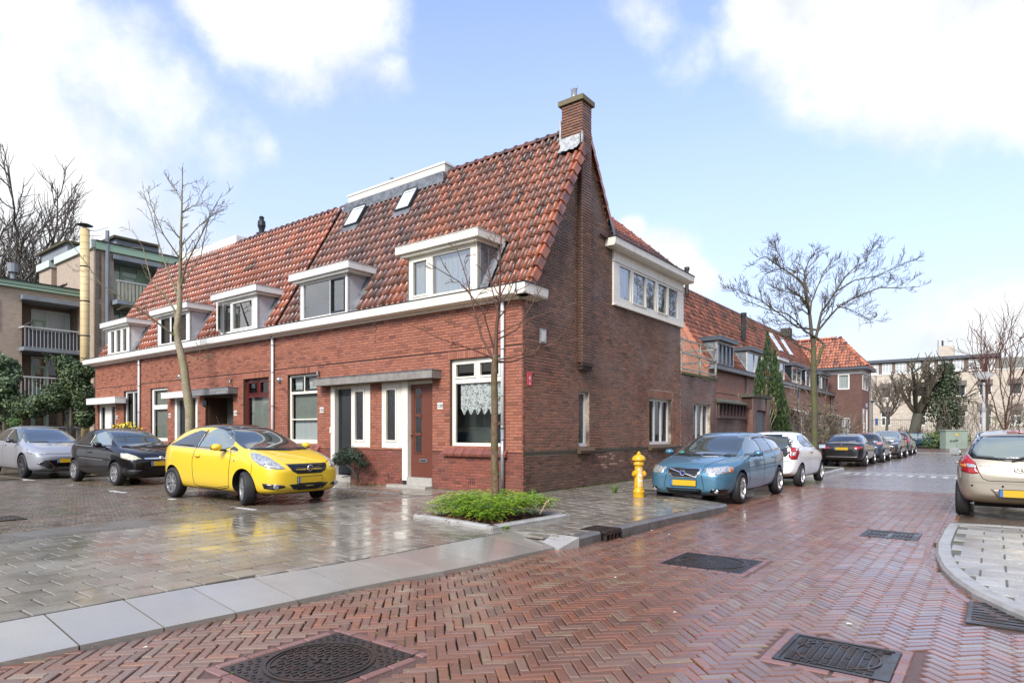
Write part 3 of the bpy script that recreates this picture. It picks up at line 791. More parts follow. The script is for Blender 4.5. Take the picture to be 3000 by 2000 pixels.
M_mf = mat('dark_mortar', (.085, .055, .042), .85, fine=(80, .3))
M_ms = mat('pale_mortar', (.60, .50, .38), .85, noise=[(.7, (.13, .09, .07), .50, .62, 1)], fine=(60, .3))
M_white = mat('white_paint', (.80, .80, .77), .4, noise=[(1.3, (.73, .715, .66), .4, .7, .8)], streak=((.48, .46, .38), .3))
M_cream = mat('cream_paint', (.79, .76, .67), .42, noise=[(2, (.72, .68, .57), .4, .7, .7)], streak=((.42, .37, .26), .45))
M_wfr = mat('white_frame', (.70, .69, .64), .35, fine=(20, .05))
M_green = mat('dark_green_paint', (.012, .018, .022), .28, coat=.3)
M_oxb = mat('oxblood_paint', (.085, .014, .012), .35, coat=.2)
M_lead = mat('lead_flashing', (.22, .235, .25), .42, .35, noise=[(5, (.10, .11, .12), .4, .65, .9), (14, (.36, .38, .39), .6, .75, .7)], bump=(9, .7, .03))
M_zinc = mat('zinc', (.30, .31, .32), .4, .5, noise=[(6, (.20, .21, .22), .4, .7, .8)])
M_black = mat('black_edge', (.015, .015, .017), .5)
M_int = mat('room_dark', (.13, .145, .13), .9)
M_curt = mat('net_curtain', (.74, .77, .78), .9, streak=((.45, .48, .5), .9, (16, 16, .05)))
M_blind = mat('window_blind', (.34, .37, .33), .8, fine=(6, .1))
G_win = glass_mat('window_glass', (.90, .94, .92), .85, .01, .03)
G_sky = glass_mat('dormer_glass', (.88, .93, .93), .80, .01, .32)
G_fro = glass_mat('frosted_glass', (.30, .32, .30), .7, .22, .18, bump=(55, .8))
def lace_mat():
    m = bpy.data.materials.new('lace'); m.use_nodes = True; n, l = m.node_tree.nodes, m.node_tree.links
    b = n['Principled BSDF']; b.inputs['Base Color'].default_value = (.95, .97, .97, 1); b.inputs['Roughness'].default_value = .9
    tc = n.new('ShaderNodeTexCoord'); v = n.new('ShaderNodeTexVoronoi'); v.inputs['Scale'].default_value = 22; l.new(tc.outputs['Object'], v.inputs['Vector'])
    nz = n.new('ShaderNodeTexNoise'); nz.inputs['Scale'].default_value = 7; nz.inputs['Detail'].default_value = 5; l.new(tc.outputs['Object'], nz.inputs['Vector'])
    a = n.new('ShaderNodeMath'); a.operation = 'ADD'; l.new(v.outputs['Distance'], a.inputs[0]); l.new(nz.outputs['Fac'], a.inputs[1])
    mr = n.new('ShaderNodeMapRange'); l.new(a.outputs[0], mr.inputs['Value']); mr.inputs['From Min'].default_value = .68; mr.inputs['From Max'].default_value = 1.0
    mr.inputs['To Min'].default_value = .30; mr.inputs['To Max'].default_value = 1.0
    l.new(mr.outputs[0], b.inputs['Alpha']); return m
M_lace = lace_mat()

def window(parent, P, rect, cells, fm, d=-.09, th=.06, glass=None, name='window', back=None, nosash=False):
    """frame plate with panes; cells: (u0,u1,z0,z1, sash material or None, backing: None/'curtain'/'blind'/'lace'/material)"""
    b = MB(); holes = [c[:4] for c in cells]; plate(b, P, rect, holes, d - th, d)
    w = child(b, name, fm, parent)
    for c in cells:
        u0, u1, z0, z1 = c[:4]; sm = c[4] if len(c) > 4 else None; bk = c[5] if len(c) > 5 else back
        t = 0
        if sm is not None:
            t = .045; s = MB(); plate(s, P, (u0 + .004, u1 - .004, z0 + .004, z1 - .004), [(u0 + t, u1 - t, z0 + t, z1 - t)], d - .045, d + .018)
            child(s, 'sash', sm, w)
        g_ = MB(); pquad(g_, P, u0 + t, u1 - t, z0 + t, z1 - t, d - .036); child(g_, 'pane', glass or G_win, w)
        if bk is not None:
            q = MB(); dd = d - .13
            if bk == 'lace': continue
            if bk == 'half':
                pquad(q, P, u0, u1, z0, z0 + (z1 - z0) * .46, dd); child(q, 'blind', M_blind, w); continue
            if bk == 'curtain':
                n_ = max(6, int((u1 - u0) / .05)); 
                for i in range(n_):
                    ua, ub = u0 + (u1 - u0) * i / n_, u0 + (u1 - u0) * (i + 1) / n_; da, db = dd + .015 * math.sin(i * 1.9), dd + .015 * math.sin((i + 1) * 1.9)
                    q.raw([P(ua, z0, da), P(ub, z0, db), P(ub, z1, db), P(ua, z1, da)], [(0, 1, 2, 3)])
                child(q, 'curtain', M_curt, w)
            else: pquad(q, P, u0, u1, z0, z1, dd); child(q, 'blind', bk if not isinstance(bk, str) else M_blind, w)
    return w
def reveal(mb, P, rect, depth=.12, tint=.5):
    u0, u1, z0, z1 = rect
    for (a, b) in (((u0, z0), (u0, z1)), ((u1, z1), (u1, z0)), ((u0, z1), (u1, z1)), ((u1, z0), (u0, z0))):
        mb.raw([P(a[0], a[1], .003), P(b[0], b[1], .003), P(b[0], b[1], -depth), P(a[0], a[1], -depth)], [(0, 1, 2, 3)], tint)

# ---- pantiles
TU, TS = .208, .322
PROF = [(0, .014), (.03, .002), (.068, -.004), (.092, .004), (.108, .034), (.126, .058), (.150, .068), (.174, .058), (.194, .034), (.212, .010)]
def pantile(b, t, M_=None, ln=TS + .07, lift=.026):
    vs = []
    for (s, q) in ((-.0, lift), (ln, 0)):
        for u, h in PROF: vs.append((u, s, h + q))
    for u, h in PROF: vs.append((u, .0, h + lift - .020))
    n = len(PROF)
    fs = [(i, i + 1, n + i + 1, n + i) for i in range(n - 1)] + [(2 * n + i, 2 * n + i + 1, i + 1, i) for i in range(n - 1)]
    if M_ is not None: vs = [tuple(M_ @ Vector(v)) for v in vs]
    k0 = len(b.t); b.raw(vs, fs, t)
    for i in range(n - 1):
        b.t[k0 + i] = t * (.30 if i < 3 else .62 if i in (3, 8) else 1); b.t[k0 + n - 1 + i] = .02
def tiles(parent, O, phi, slope, width, rows, test, m, tintf, nind=0, jit=1, name='roof_tile', order=None):
    B = Matrix.Translation(O) @ Matrix.Rotation(phi, 4, 'Z') @ Matrix.Rotation(slope, 4, 'X')
    lst = []; n = int(round(width / TU))
    for r in range(rows):
        for i in range(n):
            u, s = i * TU, r * TS
            if not test(u + TU / 2, s + TS / 2): continue
            p = B @ Vector((u, s, 0)); lst.append((u, s, p, tintf(u, s)))
    lst.sort(key=lambda q: (q[2] - CAML).length)
    protos = tinted(name, lambda b, t: pantile(b, t), m, 14) if nind else None
    if protos:
        for me in protos: me.polygons.foreach_set('use_smooth', [i < len(PROF) - 1 for i in range(len(me.polygons))])
    rest = MB()
    for k, (u, s, p, t) in enumerate(lst):
        t = min(.999, max(0, t)); ju, js = random.gauss(0, .003) * jit, random.gauss(0, .006) * jit
        J = Matrix.Translation((u + ju, s + js, random.uniform(0, .003))) @ Matrix.Rotation(random.gauss(0, .012) * jit, 4, 'Z')
        if k < nind:
            o = bpy.data.objects.new(name, protos[int(t * 14)]); COL.objects.link(o); o.parent = parent
            o.matrix_local = Matrix.Translation(-Vector(parent['o'])) @ B @ J
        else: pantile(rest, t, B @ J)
    if rest.f:
        o = child(rest, name + 's', m, parent, kind='stuff')
        o.data.polygons.foreach_set('use_smooth', [(i % (2 * (len(PROF) - 1))) < len(PROF) - 1 for i in range(len(o.data.polygons))])
def ridge(parent, a, b, m, tintf=lambda: random.random(), L=.34, r=.105, name='ridge_tile'):
    a, b = Vector(a), Vector(b); d = (b - a); n = max(1, int(d.length / L)); d.normalize(); hx = d.cross(Vector((0, 0, 1))).normalized(); up = hx.cross(d)
    for k in range(n):
        s0, s1 = k * L, (k + 1) * L + .02; mb = MB(); vs = []; q = 7
        for (s, rr) in ((s0, r), (s1 - .06, r * .93), (s1 - .06, r * 1.22), (s1, r * 1.22)):
            for j in range(q):
                t = math.pi * (j / (q - 1)) * 1.08 - .12; vs.append(tuple(a + d * s + hx * rr * math.cos(t) + up * (rr * math.sin(t) - .035)))
        fs = [(i * q + j, i * q + j + 1, (i + 1) * q + j + 1, (i + 1) * q + j) for i in range(3) for j in range(q - 1)] + [tuple(3 * q + j for j in range(q))]
        mb.raw(vs, fs, tintf()); child(mb, name, m, parent, smooth=False)
T_RAMP = [(.04, .026, .021), (.11, .046, .030), (.21, .068, .036), (.31, .092, .045), (.40, .125, .058), (.29, .095, .052)]
M_t1 = mat('weathered_tile', (.3, .08, .04), .28, ramp=T_RAMP, noise=[(3.2, (.06, .034, .028), .47, .64, .8), (.9, (.14, .065, .05), .5, .7, .4)], fine=(50, .25), bump=(45, .25, .004), wet=(3, .22, .5), spec=.5)
M_t2 = mat('brown_tile', (.2, .07, .05), .3, ramp=[(.035, .022, .02), (.085, .044, .036), (.17, .074, .057), (.24, .092, .06), (.27, .108, .072), (.22, .09, .065)], noise=[(3, (.06, .035, .03), .52, .7, .6)], fine=(50, .2), wet=(3, .25, .5), spec=.5)
M_t3 = mat('orange_red_tile', (.35, .09, .05), .3, ramp=[(.04, .022, .018), (.13, .05, .036), (.28, .082, .044), (.37, .11, .054), (.41, .13, .064), (.35, .11, .06)], noise=[(2.6, (.10, .045, .034), .48, .68, .6), (.5, (.18, .075, .055), .45, .65, .6)], fine=(50, .2), wet=(3, .2, .45), spec=.55)
M_ridge = mat('ridge_tile', (.12, .05, .04), .4, ramp=[(.07, .035, .03), (.13, .05, .035), (.18, .065, .045)], noise=[(4, (.06, .05, .045), .45, .65, .8)], fine=(40, .25))
M_under = mat('roof_underlay', (.03, .016, .013), .9)
SLOPE = math.atan2(4.43, 2.59); CSL, SSL = math.cos(SLOPE), math.sin(SLOPE)
ZE = 4.41; YR, ZR = 2.59, 8.84; ROWS = 16

# ------------------------------------------------------------------ the terrace
M_gap0 = mat('groove_shade', (.02, .012, .01), .9)  # near-black strip colour, paints the shade inside the string and plinth grooves
XH = [.0, -4.6, -9.16, -13.7, -18.1, -22.42]
LBL = ['brick corner house number 120 with a chimney breast on its windowless brown side wall', 'terraced house number 122 with a dark front door, brown roof tiles and two roof windows',
       'terraced house number 124 with an oxblood window and a dark open porch', 'terraced house behind the young street tree with a white canopy and black front door',
       'farthest terraced house at the left end of the row beside the evergreens']
HS = [thing('terraced_house', LBL[i], 'house', ((XH[i] + XH[i + 1]) / 2, 2.5, .12), 'brick houses in the terrace') for i in range(5)]
PF0 = PF(); PS0 = PS()
def tt_front(u, z): return random.gauss(.55, .22)
WINS = {0: [(-2.06, -.56, 1.12, 3.10)], 1: [(-8.46, -7.05, 1.12, 3.10)], 2: [(-10.84, -9.44, 1.12, 3.10)], 3: [(-17.28, -15.92, 1.12, 3.08)], 4: [(-19.63, -18.29, .55, 3.08)]}
DOORS = {0: [(-3.62, -2.62, .12, 2.68), (-4.38, -3.62, 1.05, 2.68)], 1: [(-6.42, -5.58, .12, 2.68), (-5.58, -4.82, 1.05, 2.68)], 2: [(-13.2, -11.45, .12, 2.66)], 3: [(-15.33, -13.72, .12, 2.66)], 4: [(-22.15, -20.42, .12, 2.62)]}
for i in range(5):
    xa, xb = XH[i + 1], XH[i]; hs = WINS[i] + DOORS[i]; h = HS[i]
    so = [(w[0] - .06, w[1] + .06, w[3], 3.285) for w in WINS[i]]
    b = MB(); plate(b, PF0, (xa, xb, .0, 4.28), hs, -.10, 0)
    for w in hs: reveal(b, PF0, w, .14, .4)
    child(b, 'wall', mat('facade_core', (.22, .12, .085), .85), h)
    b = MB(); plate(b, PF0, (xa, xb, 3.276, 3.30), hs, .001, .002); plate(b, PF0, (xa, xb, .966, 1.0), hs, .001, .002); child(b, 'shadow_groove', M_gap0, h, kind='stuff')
    b = MB(); pquad(b, PF0, xa, xb, 0, 4.4, -.75); child(b, 'interior', M_int, h)
    nb = 300 if i < 3 else 0
    bricks(h, PF0, 1.0, 3.276, lambda z: [(xa, xb)], hs, M_bf, tt_front, nb if i else 160, soldiers=so)
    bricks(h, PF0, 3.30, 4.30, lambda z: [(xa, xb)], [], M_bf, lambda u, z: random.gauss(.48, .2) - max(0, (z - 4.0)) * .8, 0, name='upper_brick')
    bricks(h, PF0, .12, .965, lambda z: [(xa, xb)], hs, M_bp, lambda u, z: random.gauss(.5, .25), 0, name='plinth_brick')
    # brick sill
    for w in WINS[i]:
        b = MB(); u = w[0] - .16
        while u < w[1] + .14:
            b.raw([(u, -.115, .955), (u + .058, -.115, .955), (u + .058, .0, 1.09), (u, .0, 1.09), (u, -.10, .90), (u + .058, -.10, .90), (u, 0, .90), (u + .058, 0, .90)], [(0, 1, 3 - 1, 3), (4, 5, 1, 0), (4, 0, 3, 6), (1, 5, 7, 2)], random.random()); u += .066
        if i < 4: child(b, 'brick_sill', M_bp, h)
    # roof
    m = (M_t1, M_t2, M_t3, M_t3, M_t3)[i]
    ra, rb = (-4.6 if i == 0 else xa), (.10 if i == 0 else xb)
    if i == 1: ra = -9.22
    if i == 2: rb = -9.32
    wd = rb - ra
    b = MB(); b.face([(ra - .04, -.02, ZE - .05), (rb, -.02, ZE - .05), (rb, YR, ZR - .03), (ra - .04, YR, ZR - .03)])
    b.face([(ra, YR, ZR), (min(rb, -.06), YR, ZR), (min(rb, -.06), 5.18, ZE), (ra, 5.18, ZE)]); child(b, 'roof', M_under, h)
DORM = [(-3.45, -1.20, -3.68, -1.06), (-7.87, -5.72, -8.12, -5.46), (-12.25, -10.05, -12.5, -9.82), (-16.72, -14.28, -16.95, -14.1), (-21.2, -19.12, -21.45, -18.9)]
SKYL = [(-8.41, -7.74, 2.02, 2.50), (-6.06, -5.45, 2.02, 2.50)]
def roof_test(i, x0):
    a, b_ = DORM[i][0] - .02, DORM[i][1] + .16
    def t(u, s):
        x = x0 + u; z = ZE + s * SSL; y = s * CSL
        if a < x < b_ and z < 5.72: return False
        if i == 1 and any(p < x < q and r_ - .06 < y < t_ + .1 for p, q, r_, t_ in SKYL): return False
        if i == 0 and x > -.52 and y > 2.12: return False
        return True
    return t
for i in range(5):
    x0 = XH[i + 1] if i != 1 else -9.22; x1 = {0: .10, 2: -9.32}.get(i, XH[i])
    n = int(round((x1 - x0) / TU)); x0 = x1 - n * TU
    pr = {}
    def tf(u, s, i=i):
        c = int(u / TU) + i * 100
        if c not in pr: pr[c] = random.gauss(0, .06)
        if i == 0: return random.gauss(.66, .20) + pr[c] - (.28 if s > 4.2 and random.random() < .6 else 0)
        return random.gauss(.5, .2) + pr[c]
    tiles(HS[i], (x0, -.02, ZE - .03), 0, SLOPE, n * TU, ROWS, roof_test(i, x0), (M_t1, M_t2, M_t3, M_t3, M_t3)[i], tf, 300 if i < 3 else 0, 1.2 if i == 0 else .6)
# ridge
ridge(HS[0], (-4.45, YR, ZR + .03), (-.55, YR, ZR + .03), M_ridge)
ridge(HS[2], (-13.7, YR, ZR + .03), (-9.3, YR, ZR + .03), M_ridge)
ridge(HS[3], (-15.8, YR, ZR + .03), (-13.7, YR, ZR + .03), M_ridge)
ridge(HS[4], (-22.5, YR, ZR + .03), (-20.6, YR, ZR + .03), M_ridge)
ridge(HS[1], (-9.3, YR, ZR + .03), (-8.8, YR, ZR + .03), M_ridge)
# verge tiles on the corner gable
for r in range(ROWS):
    s0 = r * TS; b = MB()
    def V(s, dx, n_): return (.10 + dx, -.02 + s * CSL - n_ * SSL, ZE - .03 + s * SSL + n_ * CSL)
    b.raw([V(s0, 0, .05), V(s0, .06, .105), V(s0, .115, .08), V(s0, .125, -.10), V(s0 + TS, 0, .008), V(s0 + TS, .06, .055), V(s0 + TS, .095, .035), V(s0 + TS, .10, -.17), V(s0, 0, -.02), V(s0, .085, .02)],
          [(0, 1, 5, 4), (1, 2, 6, 5), (2, 3, 7, 6), (0, 8, 9, 1), (1, 9, 3, 2)], random.gauss(.7, .2))
    if s0 * CSL < 2.15: child(b, 'verge_tile', M_t1, HS[0])
    b = MB()
    def W(s, dx, n_): return (.02 + dx, 5.20 - s * CSL + n_ * SSL, ZE + s * SSL + n_ * CSL)
    b.raw([W(s0, -.25, .05), W(s0, .06, .06), W(s0, .09, -.10), W(s0 + TS, -.25, .02), W(s0 + TS, .06, .03), W(s0 + TS, .09, -.13)], [(0, 1, 4, 3), (1, 2, 5, 4), (0, 1, 2)], random.gauss(.8, .1))
    y_ = 5.2 - s0 * CSL
    if 2.7 < y_ < 4.1: child(b, 'verge_tile', M_t3 if y_ < 3.75 else M_lead, HS[0])
b = MB(); b.raw([(.012, -.0 + .12, ZE + .05), (.012, 2.25, ZE + .05 + 2.13 * 1.71), (.012, 2.25, ZE - .02 + 2.13 * 1.71), (.012, .15, ZE + .02)], [(0, 3, 2, 1)]); child(b, 'verge_mortar', mat('pale_lime', (.45, .40, .30), .8), HS[0])

# gutters per house, black top edge, return round the corner
for i in range(5):
    xa, xb = XH[i + 1], XH[i]; b = MB(); e = MB()
    if i == 4: xa = -22.95
    x1 = .0 if i == 0 else xb
    b.prism([(-.33, 4.505), (-.31, 4.32), (-.25, 4.285), (0, 4.285), (0, 4.40), (-.30, 4.44), (-.30, 4.505)], 0, xa + .003, x1 + (.30 if i == 0 else -.003))
    e.box(xa, x1 + (.315 if i == 0 else 0), -.338, -.295, 4.505, 4.53)
    b.box(xa + .3 if i == 4 else xa, x1, -.12, .0, 4.235, 4.285)
    if i == 0:
        b.prism([(.001, 4.285), (.26, 4.285), (.285, 4.32), (.30, 4.505), (.001, 4.505)], 1, -.33, .55)
        e.box(.262, .315, -.338, .56, 4.505, 4.53); b.box(0, .12, -.02, .40, 4.235, 4.285)
        e.box(0, .30, .0, .55, 4.505, 4.515)
    gt = child(b, 'gutter', M_cream if i == 0 else M_white, HS[i]); child(e, 'gutter_edge', M_black, gt)
b = MB(); b.box(.07, .10, -.336, -.33, 4.30, 4.5); child(b, 'peeling_joint', M_black, HS[0])

# dormers
def dormer(i, lay_, fm, cheek, open_=False):
    wl_, wr, rl, rr = DORM[i]; h = HS[i]
    d = MB(); d.box(rl, rr, -.20, 1.05, 5.73, 5.90); dm = child(d, 'dormer', fm, h)
    b = MB(); b.box(rl + .1, rr - .1, -.12, .9, 5.66, 5.73).box(rl - .012, rr + .012, -.212, 1.05, 5.90, 5.915); child(b, 'roof_edge', fm if i < 3 else M_white, dm)
    b = MB(); b.box(rl - .014, rr + .014, -.214, 1.05, 5.915, 5.925); child(b, 'roofing', M_black, dm)
    zb = 4.54
    # cheeks: triangles following the roof
    for (xs, sg) in ((wr, 1), (wl_, -1)):
        b = MB(); y1 = (5.72 - ZE) / (SSL / CSL)
        b.prism([(.0, zb - .1), (.0, 5.70), (y1 + .1, 5.70)], 0, xs - .04 if sg > 0 else xs, xs if sg > 0 else xs + .04); child(b, 'cheek', cheek, dm)
        f = MB()       # flashing beside the cheek
        for k in range(8):
            s0, s1 = (k * .2), (k + 1) * .2
            def Q(s, dx, n_): return (xs + sg * dx, s * CSL - n_ * SSL, ZE + s * SSL + n_ * CSL)
            wv = .012 * math.sin(k * 2.1)
            f.raw([Q(s0, 0, .09 + wv), Q(s0, .10, .07), Q(s0, .19, .05 - wv), Q(s1, 0, .09 - wv), Q(s1, .10, .07), Q(s1, .19, .05 + wv)], [(0, 1, 4, 3), (1, 2, 5, 4)])
        child(f, 'flashing', M_lead, dm, smooth=True)
    window(h, PF(0, -.0), (wl_, wr, zb, 5.67), lay_, fm, d=.0, th=.07, glass=G_sky)
    b = MB(); b.box(wl_ + .04, wr - .04, .55, .56, 4.4, 5.7); child(b, 'room', mat('bright_room', (.18, .20, .20), .9), dm)
    return dm
dormer(0, [(-3.30, -2.76, 4.68, 5.57, M_cream, 'curtain'), (-2.62, -1.44, 4.68, 5.57, None, 'curtain')], M_cream, M_lead)
dormer(1, [(-7.70, -6.50, 4.66, 5.60, None, None), (-6.46, -5.84, 4.66, 5.60, M_green, None)], M_white, mat('grey_board', (.50, .50, .52), .5))
dormer(2, [(-12.05, -11.62, 4.68, 5.58, None, None), (-11.50, -10.30, 4.68, 5.58, M_wfr, None)], M_white, MAT['grey_board'])
dormer(3, [(-16.40, -15.75, 4.68, 5.58, M_green, None), (-15.60, -14.55, 4.68, 5.58, M_green, None)], M_white, MAT['grey_board'])
dormer(4, [(-20.9, -20.55, 4.68, 5.55, None, 'curtain'), (-20.35, -19.95, 4.68, 5.55, None, 'curtain'), (-19.75, -19.4, 4.68, 5.55, None, 'curtain')], M_white, M_white)
# the open casement of number 124
o = MB(); s_ = .44
def CS(u, z, d): a = R(48); return (-12.08 + u * math.cos(a) + d * math.sin(a), -.03 - u * math.sin(a) + d * math.cos(a) - 0, z)
plate(o, CS, (0, s_, 4.66, 5.58), [(.06, s_ - .06, 4.74, 5.50)], -.02, .02); cs = child(o, 'open_casement', M_wfr, HS[2])
o = MB(); pquad(o, CS, .06, s_ - .06, 4.74, 5.50, 0); child(o, 'pane', G_sky, cs)

# roof windows
for (xa, xb, ya, yb) in SKYL:
    b = MB(); B = Matrix.Translation((xa, -.02, ZE - .03)) @ Matrix.Rotation(SLOPE, 4, 'X')
    s0, s1 = ya / CSL, yb / CSL
    def add(u0, u1, a, c, h0, h1):
        vs = [B @ Vector((u, s, h)) for h in (h0, h1) for s in (a, c) for u in (u0, u1)]
        b.raw(vs, [(0, 2, 3, 1), (4, 5, 7, 6), (0, 1, 5, 4), (2, 6, 7, 3), (0, 4, 6, 2), (1, 3, 7, 5)])
    w = xb - xa
    add(0, .05, s0, s1, 0, .12); add(w - .05, w, s0, s1, 0, .12); add(.05, w - .05, s0, s0 + .05, 0, .12); add(.05, w - .05, s1 - .14, s1, 0, .14)
    fr = child(b, 'roof_window', mat('anthracite', (.04, .043, .047), .4), HS[1])
    b = MB(); add(.05, w - .05, s1 - .21, s1 - .14, .05, .11); add(.05, .075, s0 + .05, s1 - .2, .05, .115); add(w - .075, w - .05, s0 + .05, s1 - .2, .05, .115); add(.05, w - .05, s0 + .05, s0 + .075, .05, .115); child(b, 'sash', M_white, fr)
    b = MB(); add(.07, w - .07, s0 + .07, s1 - .18, .07, .08); child(b, 'pane', mat('skylight_glass', (.62, .66, .70), .05, spec=1), fr)
    b = MB(); add(-.08, w + .08, s0 - .22, s0, .02, .07); child(b, 'flashing', M_lead, fr)
b = MB(); b.box(-8.78, -4.50, 2.42, 5.2, 8.2, 9.10); bx = child(b, 'rear_dormer', mat('cream_board', (.60, .585, .52), .5, fine=(8, .04)), HS[1])
b = MB(); b.box(-8.81, -4.47, 2.40, 5.2, 9.06, 9.12).box(-7.05, -7.04, 2.415, 2.42, 8.8, 9.06); child(b, 'trim', M_wfr, bx)
b = MB(); b.box(-8.85, -4.45, 2.30, 2.42, 8.50, 8.80); child(b, 'flashing', M_lead, bx)
b = MB(); b.tube([(-7.35, 3.0, 9.1), (-7.35, 3.0, 9.52)], .06, 10); child(b, 'vent_pipe', M_zinc, HS[1], smooth=True)
b = MB(); b.tube([(-8.35, 3.0, 9.1), (-8.35, 3.0, 9.18)], .08, 10); child(b, 'vent_pipe', M_black, HS[1])
b = MB(); b.box(-20.4, -15.9, 2.6, 5.0, 8.3, 9.22); bx = child(b, 'rear_dormer', M_white, HS[3])
b = MB(); b.lathe([(.10, 0), (.10, .18), (.19, .2), (.19, .27), (.09, .30), (.11, .42), (.15, .55), (.14, .72), (.08, .80), (.10, .88), (.06, .92)], (-14.6, 2.9, 8.85), 12)
tag(b.obj('flue_cowl', mat('sooty_metal', (.012, .013, .016), .5), origin=(-14.6, 2.9, 8.85)), 'black swirled flue cowl standing on the ridge of the terrace roof', 'flue')
b = MB(); b.lathe([(.14, 0), (.15, .12), (.10, .14)], (-13.9, 2.75, 8.86), 10); child(b, 'vent_hood', M_t3, HS[2])

# ---- the side wall of number 120
H0 = HS[0]
def side_span(z):
    if z > 9.4: return []
    if z <= 4.36: return [(0, 8.47)]
    y0_ = max(0.0, (z - ZE) * CSL / SSL + .04)
    y1_ = 8.47 if z <= 4.77 else min(3.94, 5.13 - (z - ZE) * CSL / SSL)
    if z > 4.77 and z < 6.5: y1_ = 3.94
    if y0_ >= y1_: return []
    return [(y0_, y1_)]
SWIN = [(2.27, 2.76, 1.10, 2.42), (6.17, 7.79, 1.08, 2.44)]
b = MB(); z = 0
zz = [0, 1.08, 1.10, 2.42, 2.44, 4.36] + [4.36 + .15 * k for k in range(1, 30)]
for za, zb in zip(zz, zz[1:]):
    for (a, c) in side_span((za + zb) / 2):
        plate(b, PS0, (a, c, za, zb), [w for w in SWIN if w[2] < (za + zb) / 2 < w[3]], -.04, -.001)
for w in SWIN: reveal(b, PS0, w, .13, .3)
child(b, 'wall', M_ms, H0)
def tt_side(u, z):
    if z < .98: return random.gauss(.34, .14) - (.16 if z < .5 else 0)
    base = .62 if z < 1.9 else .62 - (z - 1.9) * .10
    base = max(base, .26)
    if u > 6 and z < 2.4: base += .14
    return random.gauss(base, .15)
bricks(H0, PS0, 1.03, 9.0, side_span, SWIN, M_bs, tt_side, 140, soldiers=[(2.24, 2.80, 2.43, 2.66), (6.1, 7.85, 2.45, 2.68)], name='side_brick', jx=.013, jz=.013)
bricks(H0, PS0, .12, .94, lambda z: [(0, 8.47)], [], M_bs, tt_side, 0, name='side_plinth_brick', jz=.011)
b = MB(); pbox(b, PS0, .02, 6.1, .945, 1.02, 0, .022); pbox(b, PS0, 7.9, 8.47, .945, 1.02, 0, .02); child(b, 'string_course', mat('mossy_band', (.07, .05, .04), .7, noise=[(6, (.06, .07, .025), .45, .6, .8)]), H0)
for (a, c) in ((2.18, 2.86), (6.08, 7.92)):
    b = MB(); u = a
    while u < c: b.raw([PS0(u, 1.0, .13), PS0(u + .06, 1.0, .13), PS0(u + .06, 1.085, 0), PS0(u, 1.085, 0), PS0(u, .93, .115), PS0(u + .06, .93, .115), PS0(u, .93, 0), PS0(u + .06, .93, 0)], [(0, 1, 2, 3), (4, 5, 1, 0), (4, 0, 3, 6), (1, 5, 7, 2), (4, 6, 7, 5)], random.random()); u += .066
    child(b, 'brick_sill', mat('mossy_sill_brick', (.1, .06, .04), .6, ramp=[(.07, .05, .035), (.11, .06, .04), (.08, .075, .03)], fine=(50, .3)), H0)
# red facade bricks turning the corner
b = MB(); z = .12
while z < 4.2:
    pbox(b, PS0, .003, .105 if int(z / .0668) % 2 else .05, z + .005, z + .0568, 0, .0125, random.random()); z += .0668
child(b, 'corner_brick', M_bf, H0)
b = MB(); pquad(b, PS0, 0.05, 8.4, .1, 4.7, -.8); child(b, 'interior', M_int, H0)
# windows in the side wall
window(H0, PS0, (2.27, 2.76, 1.10, 2.42), [(2.33, 2.69, 1.18, 2.36)], M_white, d=-.09, glass=G_fro, back=mat('pale_obscure', (.40, .37, .28), .8))
window(H0, PS0, (6.17, 7.79, 1.08, 2.44), [(6.24, 6.72, 1.17, 2.36), (6.80, 7.20, 1.17, 2.36), (7.28, 7.70, 1.17, 2.36)], M_white, d=-.11, back=None)
# chimney breast and stack
b = MB(); b.box(-.45, .118, 2.24, 2.67, 8.0, 9.31).box(-.02, .118, 2.24, 2.67, 3.1, 8.1); ch = child(b, 'chimney', mat('stack_mortar', (.22, .17, .125), .85, fine=(40, .3)), H0)
def tt_ch(u, z): return random.gauss(.34, .14) if z < 8.5 else random.gauss(.50, .12)
bricks(ch, PS(.12, 0), 3.1, 9.32, lambda z: [(2.235, 2.675)], [], M_bs, tt_ch, 0, name='stack_brick', jx=.014, jz=.014)
bricks(ch, PF(0, 2.232), 8.5, 9.32, lambda z: [(-.455, .125)], [], M_bs, tt_ch, 0, name='stack_brick', bl_=.3, jx=.016, jz=.018)
bricks(ch, PF(0, 2.232), 3.1, 8.5, lambda z: [(.005, .125)], [], M_bs, lambda u, z: .12, 0, name='stack_brick')
M_cap = mat('mossy_cap', (.16, .12, .08), .8, noise=[(6, (.14, .15, .05), .45, .62, .9)], fine=(40, .3))
b = MB(); b.box(-.52, .18, 2.17, 2.74, 9.32, 9.44).box(-.46, .12, 2.22, 2.69, 9.44, 9.47); child(b, 'cap', M_cap, ch)
b = MB(); b.lathe([(.075, 0), (.07, .26), (.055, .26)], (-.2, 2.4, 9.46), 14); b.tube([(-.27, 2.4, 9.71), (-.30, 2.4, 9.79)], .012, 5).tube([(-.13, 2.4, 9.71), (-.11, 2.4, 9.79)], .012, 5).tube([(-.27, 2.4, 9.73), (-.2, 2.4, 9.78), (-.13, 2.4, 9.73)], .010, 5); child(b, 'flue_pot', M_zinc, ch, smooth=True)
b = MB(); b.box(.10, .16, 2.20, 2.71, 3.02, 3.10); b.box(.0, .13, 2.22, 2.69, 2.93, 3.02)
for k in range(6): b.box(0, .15, 2.22 + k * .08, 2.26 + k * .08, 2.98, 3.06)
child(b, 'corbel', mat('sooty_brick', (.05, .028, .022), .7, fine=(40, .3)), ch)
b = MB()
